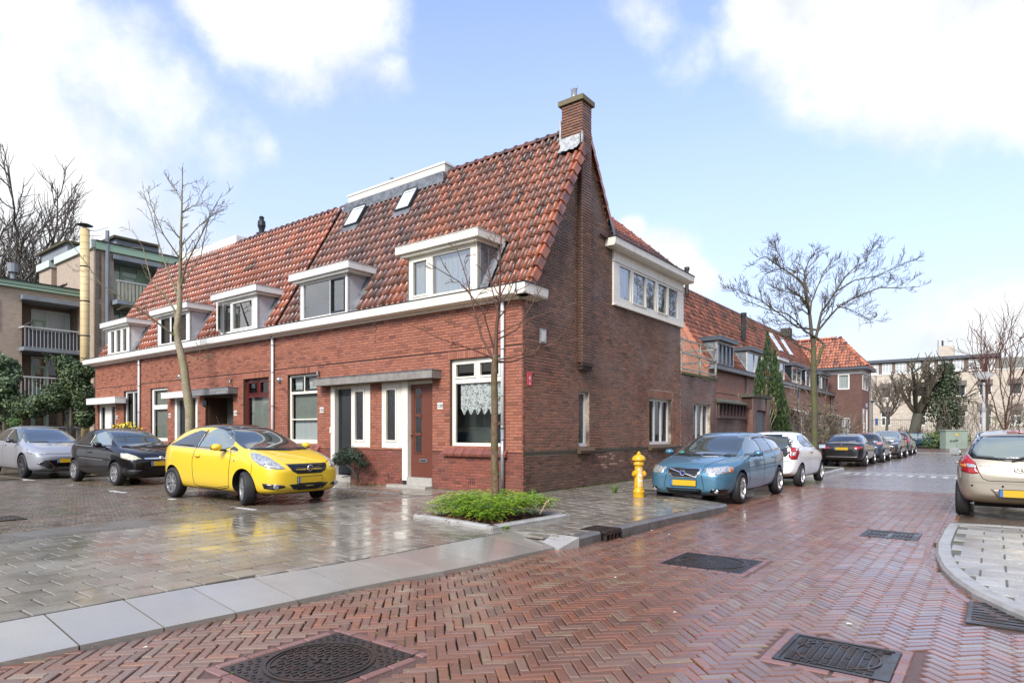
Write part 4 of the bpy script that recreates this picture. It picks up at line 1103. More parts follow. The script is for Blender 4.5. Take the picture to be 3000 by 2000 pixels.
for k in range(6):
    xa = -.47 + k * .09; xc = xa + .1
    b.raw([(xa, 2.21, 8.53 + .006 * (k % 2)), (xc, 2.21, 8.53 + .004), (xc, 2.19, 8.30), (xa, 2.19, 8.31), (xc, 2.06, 8.13 + .03 * (k % 2)), (xa, 2.06, 8.15)], [(0, 3, 2, 1), (3, 5, 4, 2)])
b.box(-.50, -.455, 2.20, 2.5, 8.4, 8.98); b.box(.118, .16, 2.19, 2.24, 8.30, 8.56)
child(b, 'flashing', mat('pale_lead', (.46, .47, .47), .45, .2, noise=[(7, (.22, .23, .24), .45, .65, .9)], bump=(14, .8, .03)), ch)
# side bay under the hipped rear roof
M_bayw = M_cream
cells = [(4.29, 4.91, 4.98, 5.83), (5.00, 5.86, 4.94, 5.86, M_cream), (5.88, 6.50, 4.98, 5.83), (6.62, 7.36, 4.94, 5.86, M_cream), (7.46, 8.12, 4.98, 5.83)]
cells = [c if len(c) > 4 else c + (None,) for c in cells]
bw = window(H0, PS(.05, 0), (3.95, 8.60, 4.78, 5.90), [c + ('curtain',) for c in cells], M_bayw, d=0, th=.08, glass=G_sky, name='bay_window')
b = MB(); b.box(-.6, .048, 3.95, 8.60, 5.90, 6.18).box(-.6, .0, 8.52, 8.60, 4.78, 5.9).box(0, .075, 3.93, 8.62, 5.885, 5.91).box(0, .09, 3.93, 8.62, 4.745, 4.785).box(-.9, -.3, 4.0, 8.5, 4.6, 4.8); bb = child(b, 'bay', M_bayw, H0)
b = MB(); b.prism([(-.3, 6.18), (.26, 6.18), (.30, 6.22), (.31, 6.39), (-.3, 6.39)], 1, 3.56, 8.86); child(b, 'cornice', M_bayw, bb)
b = MB(); b.box(-.3, .33, 3.54, 8.88, 6.39, 6.41); child(b, 'cornice_edge', M_black, bb)
b = MB(); b.box(-.9, -.85, 4, 8.5, 4.7, 6); child(b, 'room', MAT['bright_room'], bb)
# hipped roof of the rear wing
ang = math.atan2(2.55, 2.6)
def hip_test(u, s):     # u along +y from 3.55, s up the slope
    y = 3.35 + u; up = s * math.cos(ang); return y < 8.55 - up * 1.0 - .05 and y > 3.72 - s * .25
tiles(H0, (.12, 3.35, 6.38), math.pi / 2, ang, 5.2, 13, hip_test, M_t3, lambda u, s: random.gauss(.55, .2) if s > .7 else random.gauss(.1, .1), 0, name='wing_tile')
# its ridge along the hip
hp = (.05, 8.6, 6.45); ht = (-2.7, 5.7, 6.45 + 2.72)
ridge(H0, hp, ht, M_t3, L=.36, r=.10, name='hip_tile')
b = MB(); b.raw([(.1, 3.3, 6.36), (.1, 8.6, 6.36), (-2.6, 5.9, 9.0), (-2.6, 3.3, 9.0)], [(0, 1, 2, 3)]); b.raw([(.1, 8.6, 6.36), (-5, 8.6, 6.36), (-2.6, 5.9, 9.0)], [(0, 1, 2)]); child(b, 'wing_roof', M_under, H0)
b = MB(); b.box(-5, -.05, 8.40, 8.46, 0, 6.2); b.box(-.04, .0, 3.7, 3.96, 6.1, 6.5); child(b, 'rear_wall', M_ms, H0)
# downpipes
def downpipe(x, z0_, z1_, lowz, lbl_parent, m1=None):
    b = MB(); b.tube([(x, -.075, lowz), (x, -.075, z1_)], .040, 12); p = child(b, 'downpipe', mat('white_pvc', (.62, .63, .64), .35), lbl_parent, smooth=True)
    if lowz > z0_:
        b = MB(); b.tube([(x, -.075, z0_), (x, -.075, lowz)], .043, 12); b.tube([(x, -.075, lowz - .02), (x, -.075, lowz + .05)], .048, 12).tube([(x, -.075, 1.27), (x, -.075, 1.31)], .047, 12); child(b, 'lower_pipe', M_zinc, p, smooth=True)
    b = MB()
    for zc in (2.2, 3.2, 4.0):
        if zc > lowz: b.tube([(x, -.075, zc), (x, -.075, zc + .03)], .046, 12)
    b.tube([(x, -.075, z1_ - .05), (x, -.075, z1_)], .06, 10); child(b, 'clip', M_zinc, p)
downpipe(-.47, .12, 4.29, 1.53, HS[0]); downpipe(-9.13, .12, 4.29, .12, HS[1]); downpipe(-18.1, .12, 4.29, .12, HS[3])

# ---- doors, canopies, front windows
def canopy(parent, x0, x1, z0, z1, dep, m, nm='canopy'):
    b = MB(); b.box(x0, x1, -dep, 0, z0, z1); c = child(b, nm, m, parent)
    b = MB(); b.box(x0 - .012, x1 + .012, -dep - .012, 0, z1, z1 + .018); child(b, 'edging', M_lead if m != M_white else M_white, c)
    return c
M_can = mat('grey_canopy', (.27, .25, .225), .6, noise=[(5, (.16, .15, .14), .4, .7, .8)], fine=(60, .1), streak=((.12, .11, .10), .5))
canopy(HS[0], -4.6, -2.33, 2.69, 2.87, .32, M_can); canopy(HS[1], -6.82, -4.603, 2.69, 2.87, .32, M_can)
canopy(HS[2], -13.55, -11.15, 2.66, 2.85, .34, mat('slate_grey_canopy', (.24, .25, .255), .45, brick=(.3, .12, (.18, .18, .18)))); canopy(HS[3], -15.68, -13.70, 2.64, 2.83, .34, M_white); canopy(HS[4], -22.3, -19.45, 2.60, 2.83, .4, M_white)
# number 120
window(HS[0], PF0, (-2.06, -.56, 1.10, 3.10), [(-1.98, -1.34, 2.66, 3.03, M_cream, None), (-1.26, -.64, 2.66, 3.03, M_cream, None), (-1.96, -.64, 1.20, 2.55, None, 'lace')], M_cream, d=-.08)
b = MB(); n = 44; x0, x1 = -1.86, -.64
for k in range(n):
    ua, ub = x0 + (x1 - x0) * k / n, x0 + (x1 - x0) * (k + 1) / n
    def zb_(u): 
        t = ((u - x0) / (x1 - x0) * 6) % 1; return 1.83 + .16 * abs(2 * t - 1) ** 1.6
    dy = .03 * math.sin(k * .9); dy2 = .03 * math.sin((k + 1) * .9)
    b.raw([(ua, .155 + dy * .5, zb_(ua)), (ub, .155 + dy2 * .5, zb_(ub)), (ub, .155 + dy2 * .5, 2.58), (ua, .155 + dy * .5, 2.58)], [(0, 1, 2, 3)])
child(b, 'lace_curtain', M_lace, HS[0])
M_door = mat('brown_door', (.135, .042, .026), .45, fine=(12, .08), streak=((.10, .03, .02), .5))
def door(parent, x0, x1, z0, z1, m, y=.10, panes=(), slot=True):
    b = MB(); b.box(x0, x1, y, y + .05, z0, z1); d = child(b, 'door', m, parent)
    b = MB(); t = .03
    b.box(x0 + .004, x0 + .1, y - .012, y, z0, z1).box(x1 - .1, x1 - .004, y - .012, y, z0, z1).box(x0 + .1, x1 - .1, y - .012, y, z1 - .1, z1).box(x0 + .1, x1 - .1, y - .012, y, z0, z0 + .55); child(b, 'stile', m, d)
    for (a, c, e, f) in panes:
        b = MB(); pquad(b, PF0, a, c, e, f, -y + .005); child(b, 'pane', G_fro, d)
        b = MB(); b.box(a - .02, c + .02, y - .022, y - .004, e - .03, e).box(a - .02, c + .02, y - .022, y - .004, f, f + .03); child(b, 'glazing_bar', m, d)
        b = MB(); b.box(a, c, y - .003, y - .001, e, f); child(b, 'backing', M_black, d)
    return d
d = door(HS[0], -3.42, -2.64, .36, 2.60, M_door, .09, [(-3.27, -3.08, z, z + .40) for z in (.96, 1.42, 1.88, 2.14 + .0)][:3] + [(-3.27, -3.08, 2.32, 2.50)])
b = MB(); b.box(-3.12, -2.86, .062, .078, .72, .80); child(b, 'letterbox', M_zinc, d)
b = MB(); b.box(-3.09, -2.89, .058, .063, .74, .775); child(b, 'letter_slot', M_black, d)
b = MB(); b.lathe([(.0, -.07), (.025, -.06), (.03, -.04), (.012, -.02), (.02, 0)], (-3.37, .07, 1.38), 12, 'y'); child(b, 'handle', mat('brass', (.5, .38, .16), .3, .9), d)
b = MB(); b.box(-3.62, -3.43, -.03, .10, .27, 2.68).box(-3.43, -2.62, .04, .10, 2.60, 2.68); child(b, 'door_frame', M_cream, HS[0])
b = MB(); b.box(-3.60, -3.46, -.02, .09, .12, .27); child(b, 'frame_foot', M_black, HS[0])
M_ter = mat('terrazzo', (.42, .40, .36), .5, noise=[(70, (.12, .11, .10), .55, .6, .8)], fine=(60, .3))
b = MB(); b.box(-3.46, -2.62, -.03, .14, .12, .355); b.box(-3.92, -2.58, -.28, -.0301, .10, .17); child(b, 'doorstep', M_ter, HS[0])
window(HS[0], PF0, (-4.38, -3.63, 1.05, 2.68), [(-4.25, -3.83, 1.20, 2.54, M_cream, None)], M_cream, d=.01, glass=G_fro, back=M_int)
# number 122
d = door(HS[1], -6.24, -5.60, .34, 2.60, M_green, .10, [(-6.12, -5.72, .95, 2.42)])
b = MB(); b.box(-6.42, -6.25, -.03, .10, .22, 2.68).box(-6.25, -5.58, .04, .10, 2.60, 2.68); child(b, 'door_frame', M_cream, HS[1])
b = MB(); b.box(-6.42, -5.56, -.06, .12, .12, .30); child(b, 'doorstep', M_ter, HS[1])
b = MB(); b.box(-6.43, -6.38, -.06, -.03, 1.42, 1.58); child(b, 'doorbell', M_wfr, HS[1])
window(HS[1], PF0, (-5.58, -4.83, 1.05, 2.68), [(-5.46, -5.04, 1.20, 2.54, M_cream, None)], M_cream, d=.01, glass=G_fro, back=mat('pale_obscure2', (.35, .40, .37), .8))
window(HS[1], PF0, (-8.46, -7.05, 1.12, 3.10), [(-8.38, -7.78, 2.62, 3.04, M_green, 'curtain'), (-7.72, -7.12, 2.62, 3.04, M_green, 'curtain'), (-8.38, -7.10, 1.24, 1.80, None, M_curt), (-8.38, -7.10, 1.83, 2.54, None, M_blind)], M_cream, d=-.08)
# number 124
window(HS[2], PF0, (-10.84, -9.44, 1.12, 3.10), [(-10.74, -10.18, 2.62, 3.02, M_oxb, None), (-10.08, -9.52, 2.62, 3.02, M_oxb, None), (-10.72, -9.52, 1.24, 2.52, None, M_blind)], M_oxb, d=-.10)
b = MB(); b.box(-13.2, -11.45, .9, .95, .12, 2.66).box(-13.22, -13.2, 0, .9, .12, 2.66).box(-11.45, -11.43, 0, .9, .12, 2.66).box(-13.2, -11.45, 0, .9, 2.60, 2.66); child(b, 'porch', mat('porch_brown', (.07, .035, .02), .6), HS[2])
door(HS[2], -12.35, -11.55, .3, 2.5, M_oxb, .82, [(-12.2, -11.8, 1.3, 2.3)]); door(HS[2], -13.1, -12.45, .3, 2.5, mat('ochre_wood', (.16, .10, .035), .5), .82)
b = MB(); b.box(-13.2, -11.45, -.05, .9, .12, .24); child(b, 'doorstep', M_ter, HS[2])
# number 126
door(HS[3], -15.15, -14.42, .3, 2.58, M_green, .08, [])
b = MB(); b.box(-15.33, -15.17, -.02, .1, .2, 2.66).box(-14.40, -14.28, -.02, .1, .2, 2.66).box(-13.84, -13.72, -.02, .1, .2, 2.66).box(-15.17, -14.40, .02, .1, 2.58, 2.66); child(b, 'door_frame', M_white, HS[3])
window(HS[3], PF0, (-14.28, -13.84, .3, 2.66), [(-14.25, -13.87, .7, 2.6)], M_white, d=-.04, back=mat('pale_obscure2', (.3, .3, .3)))
b = MB(); b.box(-15.33, -13.72, -.05, .2, .12, .28); child(b, 'doorstep', M_ter, HS[3])
window(HS[3], PF0, (-17.28, -15.92, 1.12, 3.08), [(-17.16, -16.02, 2.46, 3.0, None, M_blind), (-17.16, -16.02, 1.24, 2.30, None, M_blind)], M_white, d=-.06)
# left end house
window(HS[4], PF0, (-19.63, -18.29, .55, 3.08), [(-19.56, -18.98, .65, 3.0, None, None), (-18.92, -18.36, .65, 3.0, None, 'curtain')], M_white, d=-.08)
window(HS[4], PF0, (-22.15, -20.42, .12, 2.62), [(-22.0, -21.6, .5, 2.5, None, M_blind), (-20.95, -20.6, .5, 2.5, None, None)], M_white, d=-.05)
b = MB(); b.box(-22.46, -22.42, 0, 5.18, 0, 4.4); b.prism([(0, 4.4), (5.18, 4.4), (2.59, 8.84)], 0, -22.46, -22.42); b.box(-22.42, 0, 5.16, 5.2, 0, 4.4); child(b, 'gable', M_bf, HS[4])

# house numbers
def text(s, size, P, u, z, d, m, parent, name='lettering', ext=.002, align='CENTER', bold=0):
    cu = bpy.data.curves.new(name, 'FONT'); cu.body = s; cu.size = size; cu.align_x = align; cu.extrude = ext; cu.offset = bold; cu.resolution_u = 2
    t = bpy.data.objects.new(name, cu); COL.objects.link(t); dg = bpy.context.evaluated_depsgraph_get()
    me = bpy.data.meshes.new_from_object(t.evaluated_get(dg)); bpy.data.objects.remove(t)
    o_ = Vector(parent['o']) if parent is not None else Vector((0, 0, 0))
    vs = [P(u + v.co.x, z + v.co.y, d + v.co.z) for v in me.vertices]; fs = [tuple(p.vertices) for p in me.polygons]; bpy.data.meshes.remove(me)
    b = MB(); b.raw(vs, fs); return child(b, name, m, parent)
M_enam = mat('white_enamel', (.72, .72, .68), .25); M_ink = mat('ink', (.012, .012, .015), .4)
for i, (s, x) in enumerate((('120', -2.36), ('122', -6.84), ('124', -11.3), ('126', -15.74), ('128', -20.25))):
    pl = MB(); pl.box(x - .085, x + .085, -.016, -.003, 1.98, 2.13); p = child(pl, 'number_plate', M_enam, HS[i])
    text(s, .115, PF0, x, 2.015, .018, M_ink, p, 'numerals', .001, bold=.002)
# vents and fittings on the front
def vent(i, x, z):
    b = MB(); b.lathe([(.0, -.13), (.05, -.12), (.075, -.09), (.08, -.02), (.10, 0)], (x, -.0, z), 14, 'y'); child(b, 'wall_vent', mat('steel_vent', (.45, .44, .42), .3, .8), HS[i], smooth=True)
vent(1, -8.82, 2.98)
for i, x in ((1, -6.93), (2, -11.5)):
    b = MB(); b.tube([(x - .05, -.01, 3.14), (x, -.09, 3.08), (x + .03, -.10, 2.98)], .028, 8); child(b, 'flag_socket', M_zinc, HS[i], smooth=True)
vent(3, -14.9, 3.4)
# air bricks
for (i, x) in ((0, -1.55), (0, -4.15)):
    b = MB()
    for k in range(5): b.box(x + k * .055, x + k * .055 + .018, -.0115, .002, .27, .40)
    child(b, 'air_brick', M_black, HS[i])
lt = MB(); lt.lathe([(.03, 0), (.09, .04), (.075, .22), (.10, .24), (.02, .30)], (-13.0, -.12, 2.28), 6); tag(lt.obj('porch_lantern', M_black, origin=(-13.0, -.12, 2.28)), 'black hexagonal lantern hanging in the dark open porch', 'lantern')
# street plate and house letter on the side wall
b = MB(); pbox(b, PS0, .16, .33, 2.43, 2.72, .012, .02); p = tag(child(b, 'corner_sign', mat('pink_red_enamel', (.70, .09, .10), .3), H0), '', '') if False else child(b, 'corner_sign', mat('pink_red_enamel', (.70, .09, .10), .3), H0)
text('4', .13, PS0, .245, 2.55, .021, M_enam, p, 'numeral', .001, bold=.003); text('b', .08, PS0, .25, 2.455, .021, M_enam, p, 'numeral', .001, bold=.002)
b = MB(); pbox(b, PS0, .62, .84, 3.38, 3.70, .012, .05); p = child(b, 'meter_hatch', mat('dull_steel', (.28, .31, .32), .4, .4, noise=(9, (.42, .45, .46), .4, .6)), H0)
b = MB(); pbox(b, PS0, .65, .81, 3.42, 3.66, .05, .056); child(b, 'hatch_frame', M_wfr, p)
# lime wash patches and dark holes on the side wall
b = MB()
for k in range(26):
    u, z = 3.9 + random.gauss(0, .30), .66 + random.gauss(0, .10); r_ = int((z - .12) / .0668); z = .12 + r_ * .0668 + .033
    u = round(u / .222) * .222 + (r_ % 2) * .111
    pbox(b, PS0, u - .1, u + .1, z - .026, z + .026, .0, .0135, random.random())
child(b, 'limed_brick', mat('limed_brick', (.42, .27, .21), .8, noise=(9, (.25, .12, .09), .45, .6)), H0)
# ------------------------------------------------------------------ cars
M_rub = mat('tyre_rubber', (.018, .018, .02), .7, fine=(60, .3)); M_plas = mat('black_plastic', (.018, .018, .02), .5)
M_gbk = mat('gloss_black', (.008, .008, .009), .12, coat=.5); M_alloy = mat('alloy', (.52, .52, .52), .3, .75); M_chrome = mat('chrome', (.75, .76, .78), .12, 1.)
M_cg = mat('car_glass', (.035, .048, .045), .03, spec=.9, coat=1.); M_cgd = mat('dark_car_glass', (.014, .017, .019), .03, spec=.8, coat=1.)
M_cgb = mat('bright_car_glass', (.16, .20, .20), .04, spec=1., coat=1.)
M_lamp = mat('headlamp', (.50, .52, .53), .10, .35, spec=1, coat=1, noise=[(26, (.12, .12, .13), .50, .60, .8)]); M_red = mat('tail_lamp', (.38, .012, .015), .12, coat=1, noise=[(30, (.22, .01, .01), .45, .6, .6)])
M_amb = mat('amber_lamp', (.55, .16, .03), .15, coat=1); M_brk = mat('brake_dark', (.05, .048, .046), .5, .5)
M_plate = mat('yellow_plate', (.60, .38, .02), .4); M_blue = mat('plate_blue', (.06, .16, .42), .4); M_gap = mat('panel_gap', (.006, .006, .006), .9)
def paint(name, c, metal=.0, rough=.32, coat=1.): return mat(name, c, rough, metal, coat=coat, spec=.35)

def interp(ks, x):
    if x >= ks[0][0]: return ks[0][1]
    for (a, va), (b, vb) in zip(ks, ks[1:]):
        if x >= b: return va + (vb - va) * (x - a) / (b - a)
    return ks[-1][1]
class Car:
    """x forward, y left, z up, origin on the ground between the axles; curves are lists of (x, value) from nose to tail"""
    def __init__(s, label, loc, rot, C, m_paint, group='parked cars', low=None):
        s.C = C; s.mp = m_paint
        s.root = thing('parked_car', label, 'car', loc, group, rot if rot else 1e-6)
        s.root['o'] = (0, 0, 0)
        xs = sorted(C['xs'], reverse=True); rings = []
        for x in xs:
            top, belt, W, Rr, bot = (interp(C[k], x) for k in ('top', 'belt', 'W', 'R', 'bot'))
            cr = min(.05, max(.012, (top - belt) * .25)); h = belt - bot
            if top - belt < .05: belt = top - .05; h = belt - bot
            rings.append([(0, bot), (W * .80, bot), (W * .955, bot + .07), (W * .995, bot + .38 * h), (W, bot + .66 * h), (W * .975, belt - .03), (W * .93, belt + .01),
                          (Rr, top - cr), (Rr * .72, top - cr * .35), (Rr * .35, top - cr * .08), (0, top)])
        n = len(rings[0]); vs = []; fs = []
        N = 2 * n - 2
        for x, r_ in zip(xs, rings):
            full = [(x, y, z) for y, z in r_] + [(x, -y, z) for y, z in r_[-2:0:-1]]
            vs += full
        for i in range(len(xs) - 1):
            for j in range(N): fs.append((i * N + j, (i + 1) * N + j, (i + 1) * N + (j + 1) % N, i * N + (j + 1) % N))
        for i, flip in ((0, False), (len(xs) - 1, True)):
            k = i * N; cap = []
            for j in range(1, n - 2): cap.append((k + j, k + j + 1, k + N - j - 1, k + N - j))
            cap.append((k, k + 1, k + N - 1)); cap.append((k + n - 2, k + n - 1, k + n))
            fs += [c[::-1] if flip else c for c in cap]
        me = bpy.data.meshes.new('cage'); me.from_pydata(vs, [], fs); me.validate()
        bm = bmesh.new(); bm.from_mesh(me); bmesh.ops.recalc_face_normals(bm, faces=bm.faces); bm.to_mesh(me); bm.free()
        ob = bpy.data.objects.new('cage', me); COL.objects.link(ob)
        sm = ob.modifiers.new('s', 'SUBSURF'); sm.levels = sm.render_levels = 2
        dg = bpy.context.evaluated_depsgraph_get(); full = bpy.data.meshes.new_from_object(ob.evaluated_get(dg))
        s.bvh = BVHTree.FromPolygons([v.co.copy() for v in full.vertices], [tuple(p.vertices) for p in full.polygons])
        # wheel arches
        s.r = C['wr']; ar = C.get('ar', s.r + .045)
        for k, wx in enumerate((C['wb'] / 2, -C['wb'] / 2)):
            cb = MB(); n_ = 40
            cb.lathe([(0, -1.2), (ar, -1.2), (ar, 1.2), (0, 1.2)], (wx, 0, s.r + .01), n_, 'y')
            cm = bpy.data.meshes.new('c'); cm.from_pydata(cb.v, [], cb.f); bm = bmesh.new(); bm.from_mesh(cm); bmesh.ops.remove_doubles(bm, verts=bm.verts, dist=1e-4); bmesh.ops.recalc_face_normals(bm, faces=bm.faces); bm.to_mesh(cm); bm.free()
            cm.materials.append(M_gap); co = bpy.data.objects.new('c', cm); COL.objects.link(co)
            mo = ob.modifiers.new('b%d' % k, 'BOOLEAN'); mo.operation = 'DIFFERENCE'; mo.solver = 'EXACT'; mo.object = co
        me.materials.append(m_paint)
        ob.modifiers['b0'].material_mode = 'TRANSFER'; ob.modifiers['b1'].material_mode = 'TRANSFER'
        dg.update(); dg = bpy.context.evaluated_depsgraph_get(); fin = bpy.data.meshes.new_from_object(ob.evaluated_get(dg))
        for o in [ob] + [m_.object for m_ in ob.modifiers if m_.type == 'BOOLEAN']: bpy.data.objects.remove(o)
        s.body = bpy.data.objects.new('body', fin); COL.objects.link(s.body); s.body.parent = s.root; s.body['o'] = (0, 0, 0)
        fin.polygons.foreach_set('use_smooth', [True] * len(fin.polygons)); fin.set_sharp_from_angle(angle=R(50))
        at = fin.attributes.new('tint', 'FLOAT', 'FACE')
        if low:     # unpainted lower edge
            fin.materials.append(M_plas); li = len(fin.materials) - 1
            for p in fin.polygons:
                if p.center.z < low: p.material_index = li
        # dark underbody between the wheels
        b = MB(); b.box(-C['wb'] / 2 - .3, C['wb'] / 2 + .3, -.60, .60, .20, .42); child(b, 'underbody', M_gap, s.root)
    def cast(s, p, d):
        r_ = s.bvh.ray_cast(Vector(p), Vector(d).normalized()); return (r_[0], r_[1]) if r_[0] is not None else (None, None)
    def frame(s, view):
        """view -> (function 2D->ray origin, direction, normalised axes)"""
        if view == 'L': return lambda a, b: (a, 3, b), (0, -1, 0)
        if view == 'R': return lambda a, b: (a, -3, b), (0, 1, 0)
        if view == 'F': return lambda a, b: (6, a, b), (-1, 0, 0)
        if view == 'B': return lambda a, b: (-6, a, b), (1, 0, 0)
        if view == 'T': return lambda a, b: (a, b, 4), (0, 0, -1)
        ang = view; c, q = math.cos(ang), math.sin(ang)      # looking at the car from direction ang; a runs along (-sin, cos)
        return lambda a, b: (6 * c - a * q, 6 * q + a * c, b), (-c, -q, 0)
    def patch(s, name, pts, view, m, off=.004, res=.045, thick=.012, parent=None, smooth=True, mirror=None):
        if mirror:
            if len(pts[0]) == 3: mp_ = [(x, -y, z) for x, y, z in pts]; mv = -view
            else: mp_ = [(a, b) if view in ('L', 'R') else (-a, b) for a, b in pts]; mv = mirror if isinstance(mirror, (str, float)) else view
            s.patch(name, mp_, mv, m, off, res, thick, parent, smooth)
        if isinstance(view, float) and len(pts[0]) == 3:
            if not isinstance(view, float): pass
            pts = [(-x * math.sin(view) + y * math.cos(view), z) for x, y, z in pts]
        f, d = s.frame(view)
        P2 = []
        for (a, b) in zip(pts, pts[1:] + pts[:1]):
            a, b = Vector(a), Vector(b); n = max(1, int((b - a).length / res))
            P2 += [a + (b - a) * k / n for k in range(n)]
        nb = len(P2); E_ = [(i, (i + 1) % nb) for i in range(nb)]
        x0, x1 = min(p.x for p in P2), max(p.x for p in P2); y0, y1 = min(p.y for p in P2), max(p.y for p in P2)
        poly = [tuple(p) for p in P2]
        def inside(x, y):
            c = False; j = nb - 1
            for i in range(nb):
                if (poly[i][1] > y) != (poly[j][1] > y) and x < (poly[j][0] - poly[i][0]) * (y - poly[i][1]) / (poly[j][1] - poly[i][1]) + poly[i][0]: c = not c
                j = i
            return c
        G = list(P2); y = y0 + res / 2
        while y < y1:
            x = x0 + res / 2
            while x < x1:
                if inside(x, y) and min((Vector((x, y)) - p).length_squared for p in P2) > (res * .4) ** 2: G.append(Vector((x, y)))
                x += res
            y += res
        r_ = geometry.delaunay_2d_cdt(G, E_, [], 1, 1e-6)
        vs2, fs2, orig = r_[0], r_[2], r_[3]
        V, N = [], []
        for p in vs2:
            h, n = s.cast(f(p.x, p.y), d)
            V.append(h); N.append(n)
        dv = Vector(d)
        fs = [t for t in fs2 if all(V[i] is not None for i in t)]
        if not fs: return None
        out = []; idx = {}
        for t in fs:
            for i in t:
                if i not in idx:
                    n = N[i]; n = n if n.dot(dv) < 0 else -n
                    idx[i] = len(out); out.append(V[i] + n * off)
        def tri(t):
            a, b, c = (out[idx[i]] for i in t); nn = (b - a).cross(c - a)
            return tuple(idx[i] for i in t) if nn.dot(dv) < 0 else tuple(idx[i] for i in t[::-1])
        F_ = [tri(t) for t in fs]
        # edge skirt
        cnt = {}
        for t in F_:
            for a, b in zip(t, t[1:] + t[:1]): cnt[(a, b)] = 1
        k = len(out); bd = [e for e in cnt if (e[1], e[0]) not in cnt]; mp = {}
        for a, b in bd:
            for i in (a, b):
                if i not in mp: mp[i] = len(out); out.append(out[i] + dv * thick)
            F_.append((b, a, mp[a], mp[b]))
        mb = MB(); mb.raw(out, F_); o = child(mb, name, m, parent or s.root)
        if smooth: o.data.polygons.foreach_set('use_smooth', [len(p.vertices) == 3 for p in o.data.polygons])
        return o
    def line(s, name, pts, view, w, m=None, off=.0025, parent=None, mirror=None, res=.05):
        if mirror: s.line(name, [(a, b) if view in ('L', 'R') else (-a, b) for a, b in pts], mirror if isinstance(mirror, str) else view, w, m, off, parent, None, res)
        f, d = s.frame(view); dv = Vector(d); P2 = []
        for (a, b) in zip(pts, pts[1:]):
            a, b = Vector(a), Vector(b); n = max(1, int((b - a).length / res)); P2 += [a + (b - a) * k / n for k in range(n)]
        P2.append(Vector(pts[-1])); vs = []; ok = []
        for i, p in enumerate(P2):
            t = (P2[min(i + 1, len(P2) - 1)] - P2[max(i - 1, 0)]).normalized(); n2 = Vector((-t.y, t.x)) * w / 2
            row = []
            for q in (p + n2, p - n2):
                h, n = s.cast(f(q.x, q.y), d)
                row.append(None if h is None else h + (n if n.dot(dv) < 0 else -n) * off)
            ok.append(None not in row); vs += [v if v is not None else Vector((0, 0, -1)) for v in row]
        fs = [(2 * i, 2 * i + 1, 2 * i + 3, 2 * i + 2) for i in range(len(P2) - 1) if ok[i] and ok[i + 1]]
        if fs:
            mb = MB(); mb.raw(vs, fs); return child(mb, name, m or M_gap, parent or s.root)
    def wheel(s, x, side, spokes=7, rim=M_alloy, steer=0, two=False, w=.20, cover=False, inset=.045, sw=.032):
        r = s.r; y = side * (interp(s.C['W'], x) - inset)
        t = bpy.data.objects.new('wheel', None); COL.objects.link(t); t.parent = s.root; t.location = (x, y, r); t.rotation_euler = (0, 0, steer); t['o'] = (0, 0, 0)
        sg = side; b = MB()
        b.lathe([(r * .66, -sg * w * .9), (r * .92, -sg * w * .95), (r * .985, -sg * w * .85), (r, -sg * w * .7), (r, -sg * w * .2), (r * .985, -sg * .03), (r * .93, 0), (r * .80, .006 * sg), (r * .70, -sg * .004), (r * .665, -sg * .02)], (0, 0, 0), 40, 'y')
        child(b, 'tyre', M_rub, t, smooth=True)
        b = MB(); b.lathe([(r * .66, -sg * w * .8), (r * .66, -sg * .012), (r * .675, 0), (r * .64, 0), (r * .62, -sg * .03), (r * .60, -sg * w * .8)], (0, 0, 0), 40, 'y')
        for k in range(spokes):
            a0 = 2 * math.pi * k / spokes + .3
            for dl in ((-.16, .16) if two else (0,)):
                a = a0 + dl; c, q = math.cos(a), math.sin(a); px, pz = -q, c
                def pt(rr, hw, yy): return (c * rr + px * hw, sg * yy, q * rr + pz * hw)
                a2 = a0 + dl * .5; 
                vs = [pt(.045, sw * .55, -.02), pt(.045, -sw * .55, -.02), pt(r * .64, sw * .5, -.008), pt(r * .64, -sw * .5, -.008), pt(.045, sw * .75, -.06), pt(.045, -sw * .75, -.06), pt(r * .63, sw * .7, -.045), pt(r * .63, -sw * .7, -.045)]
                b.raw(vs, [(0, 1, 3, 2), (0, 2, 6, 4), (1, 5, 7, 3)])
        b.lathe([(0, -sg * .010), (.035, -sg * .010), (.055, -sg * .02), (.06, -sg * .06)], (0, 0, 0), 20, 'y')
        child(b, 'rim', rim, t)
        b = MB(); b.lathe([(.04, -sg * .075), (r * .5, -sg * .075), (r * .62, -sg * .09), (r * .62, -sg * .1)], (0, 0, 0), 24, 'y'); child(b, 'brake_disc', M_brk, t)
        b = MB(); b.lathe([(0, -sg * .006), (.022, -sg * .008)], (0, 0, 0), 14, 'y'); child(b, 'hub_cap', M_gbk, t)
    def wheels(s, **k):
        steer = k.pop('steer', 0)
        for x in (s.C['wb'] / 2, -s.C['wb'] / 2):
            for sd in (1, -1): s.wheel(x, sd, steer=steer if x > 0 else 0, **k)
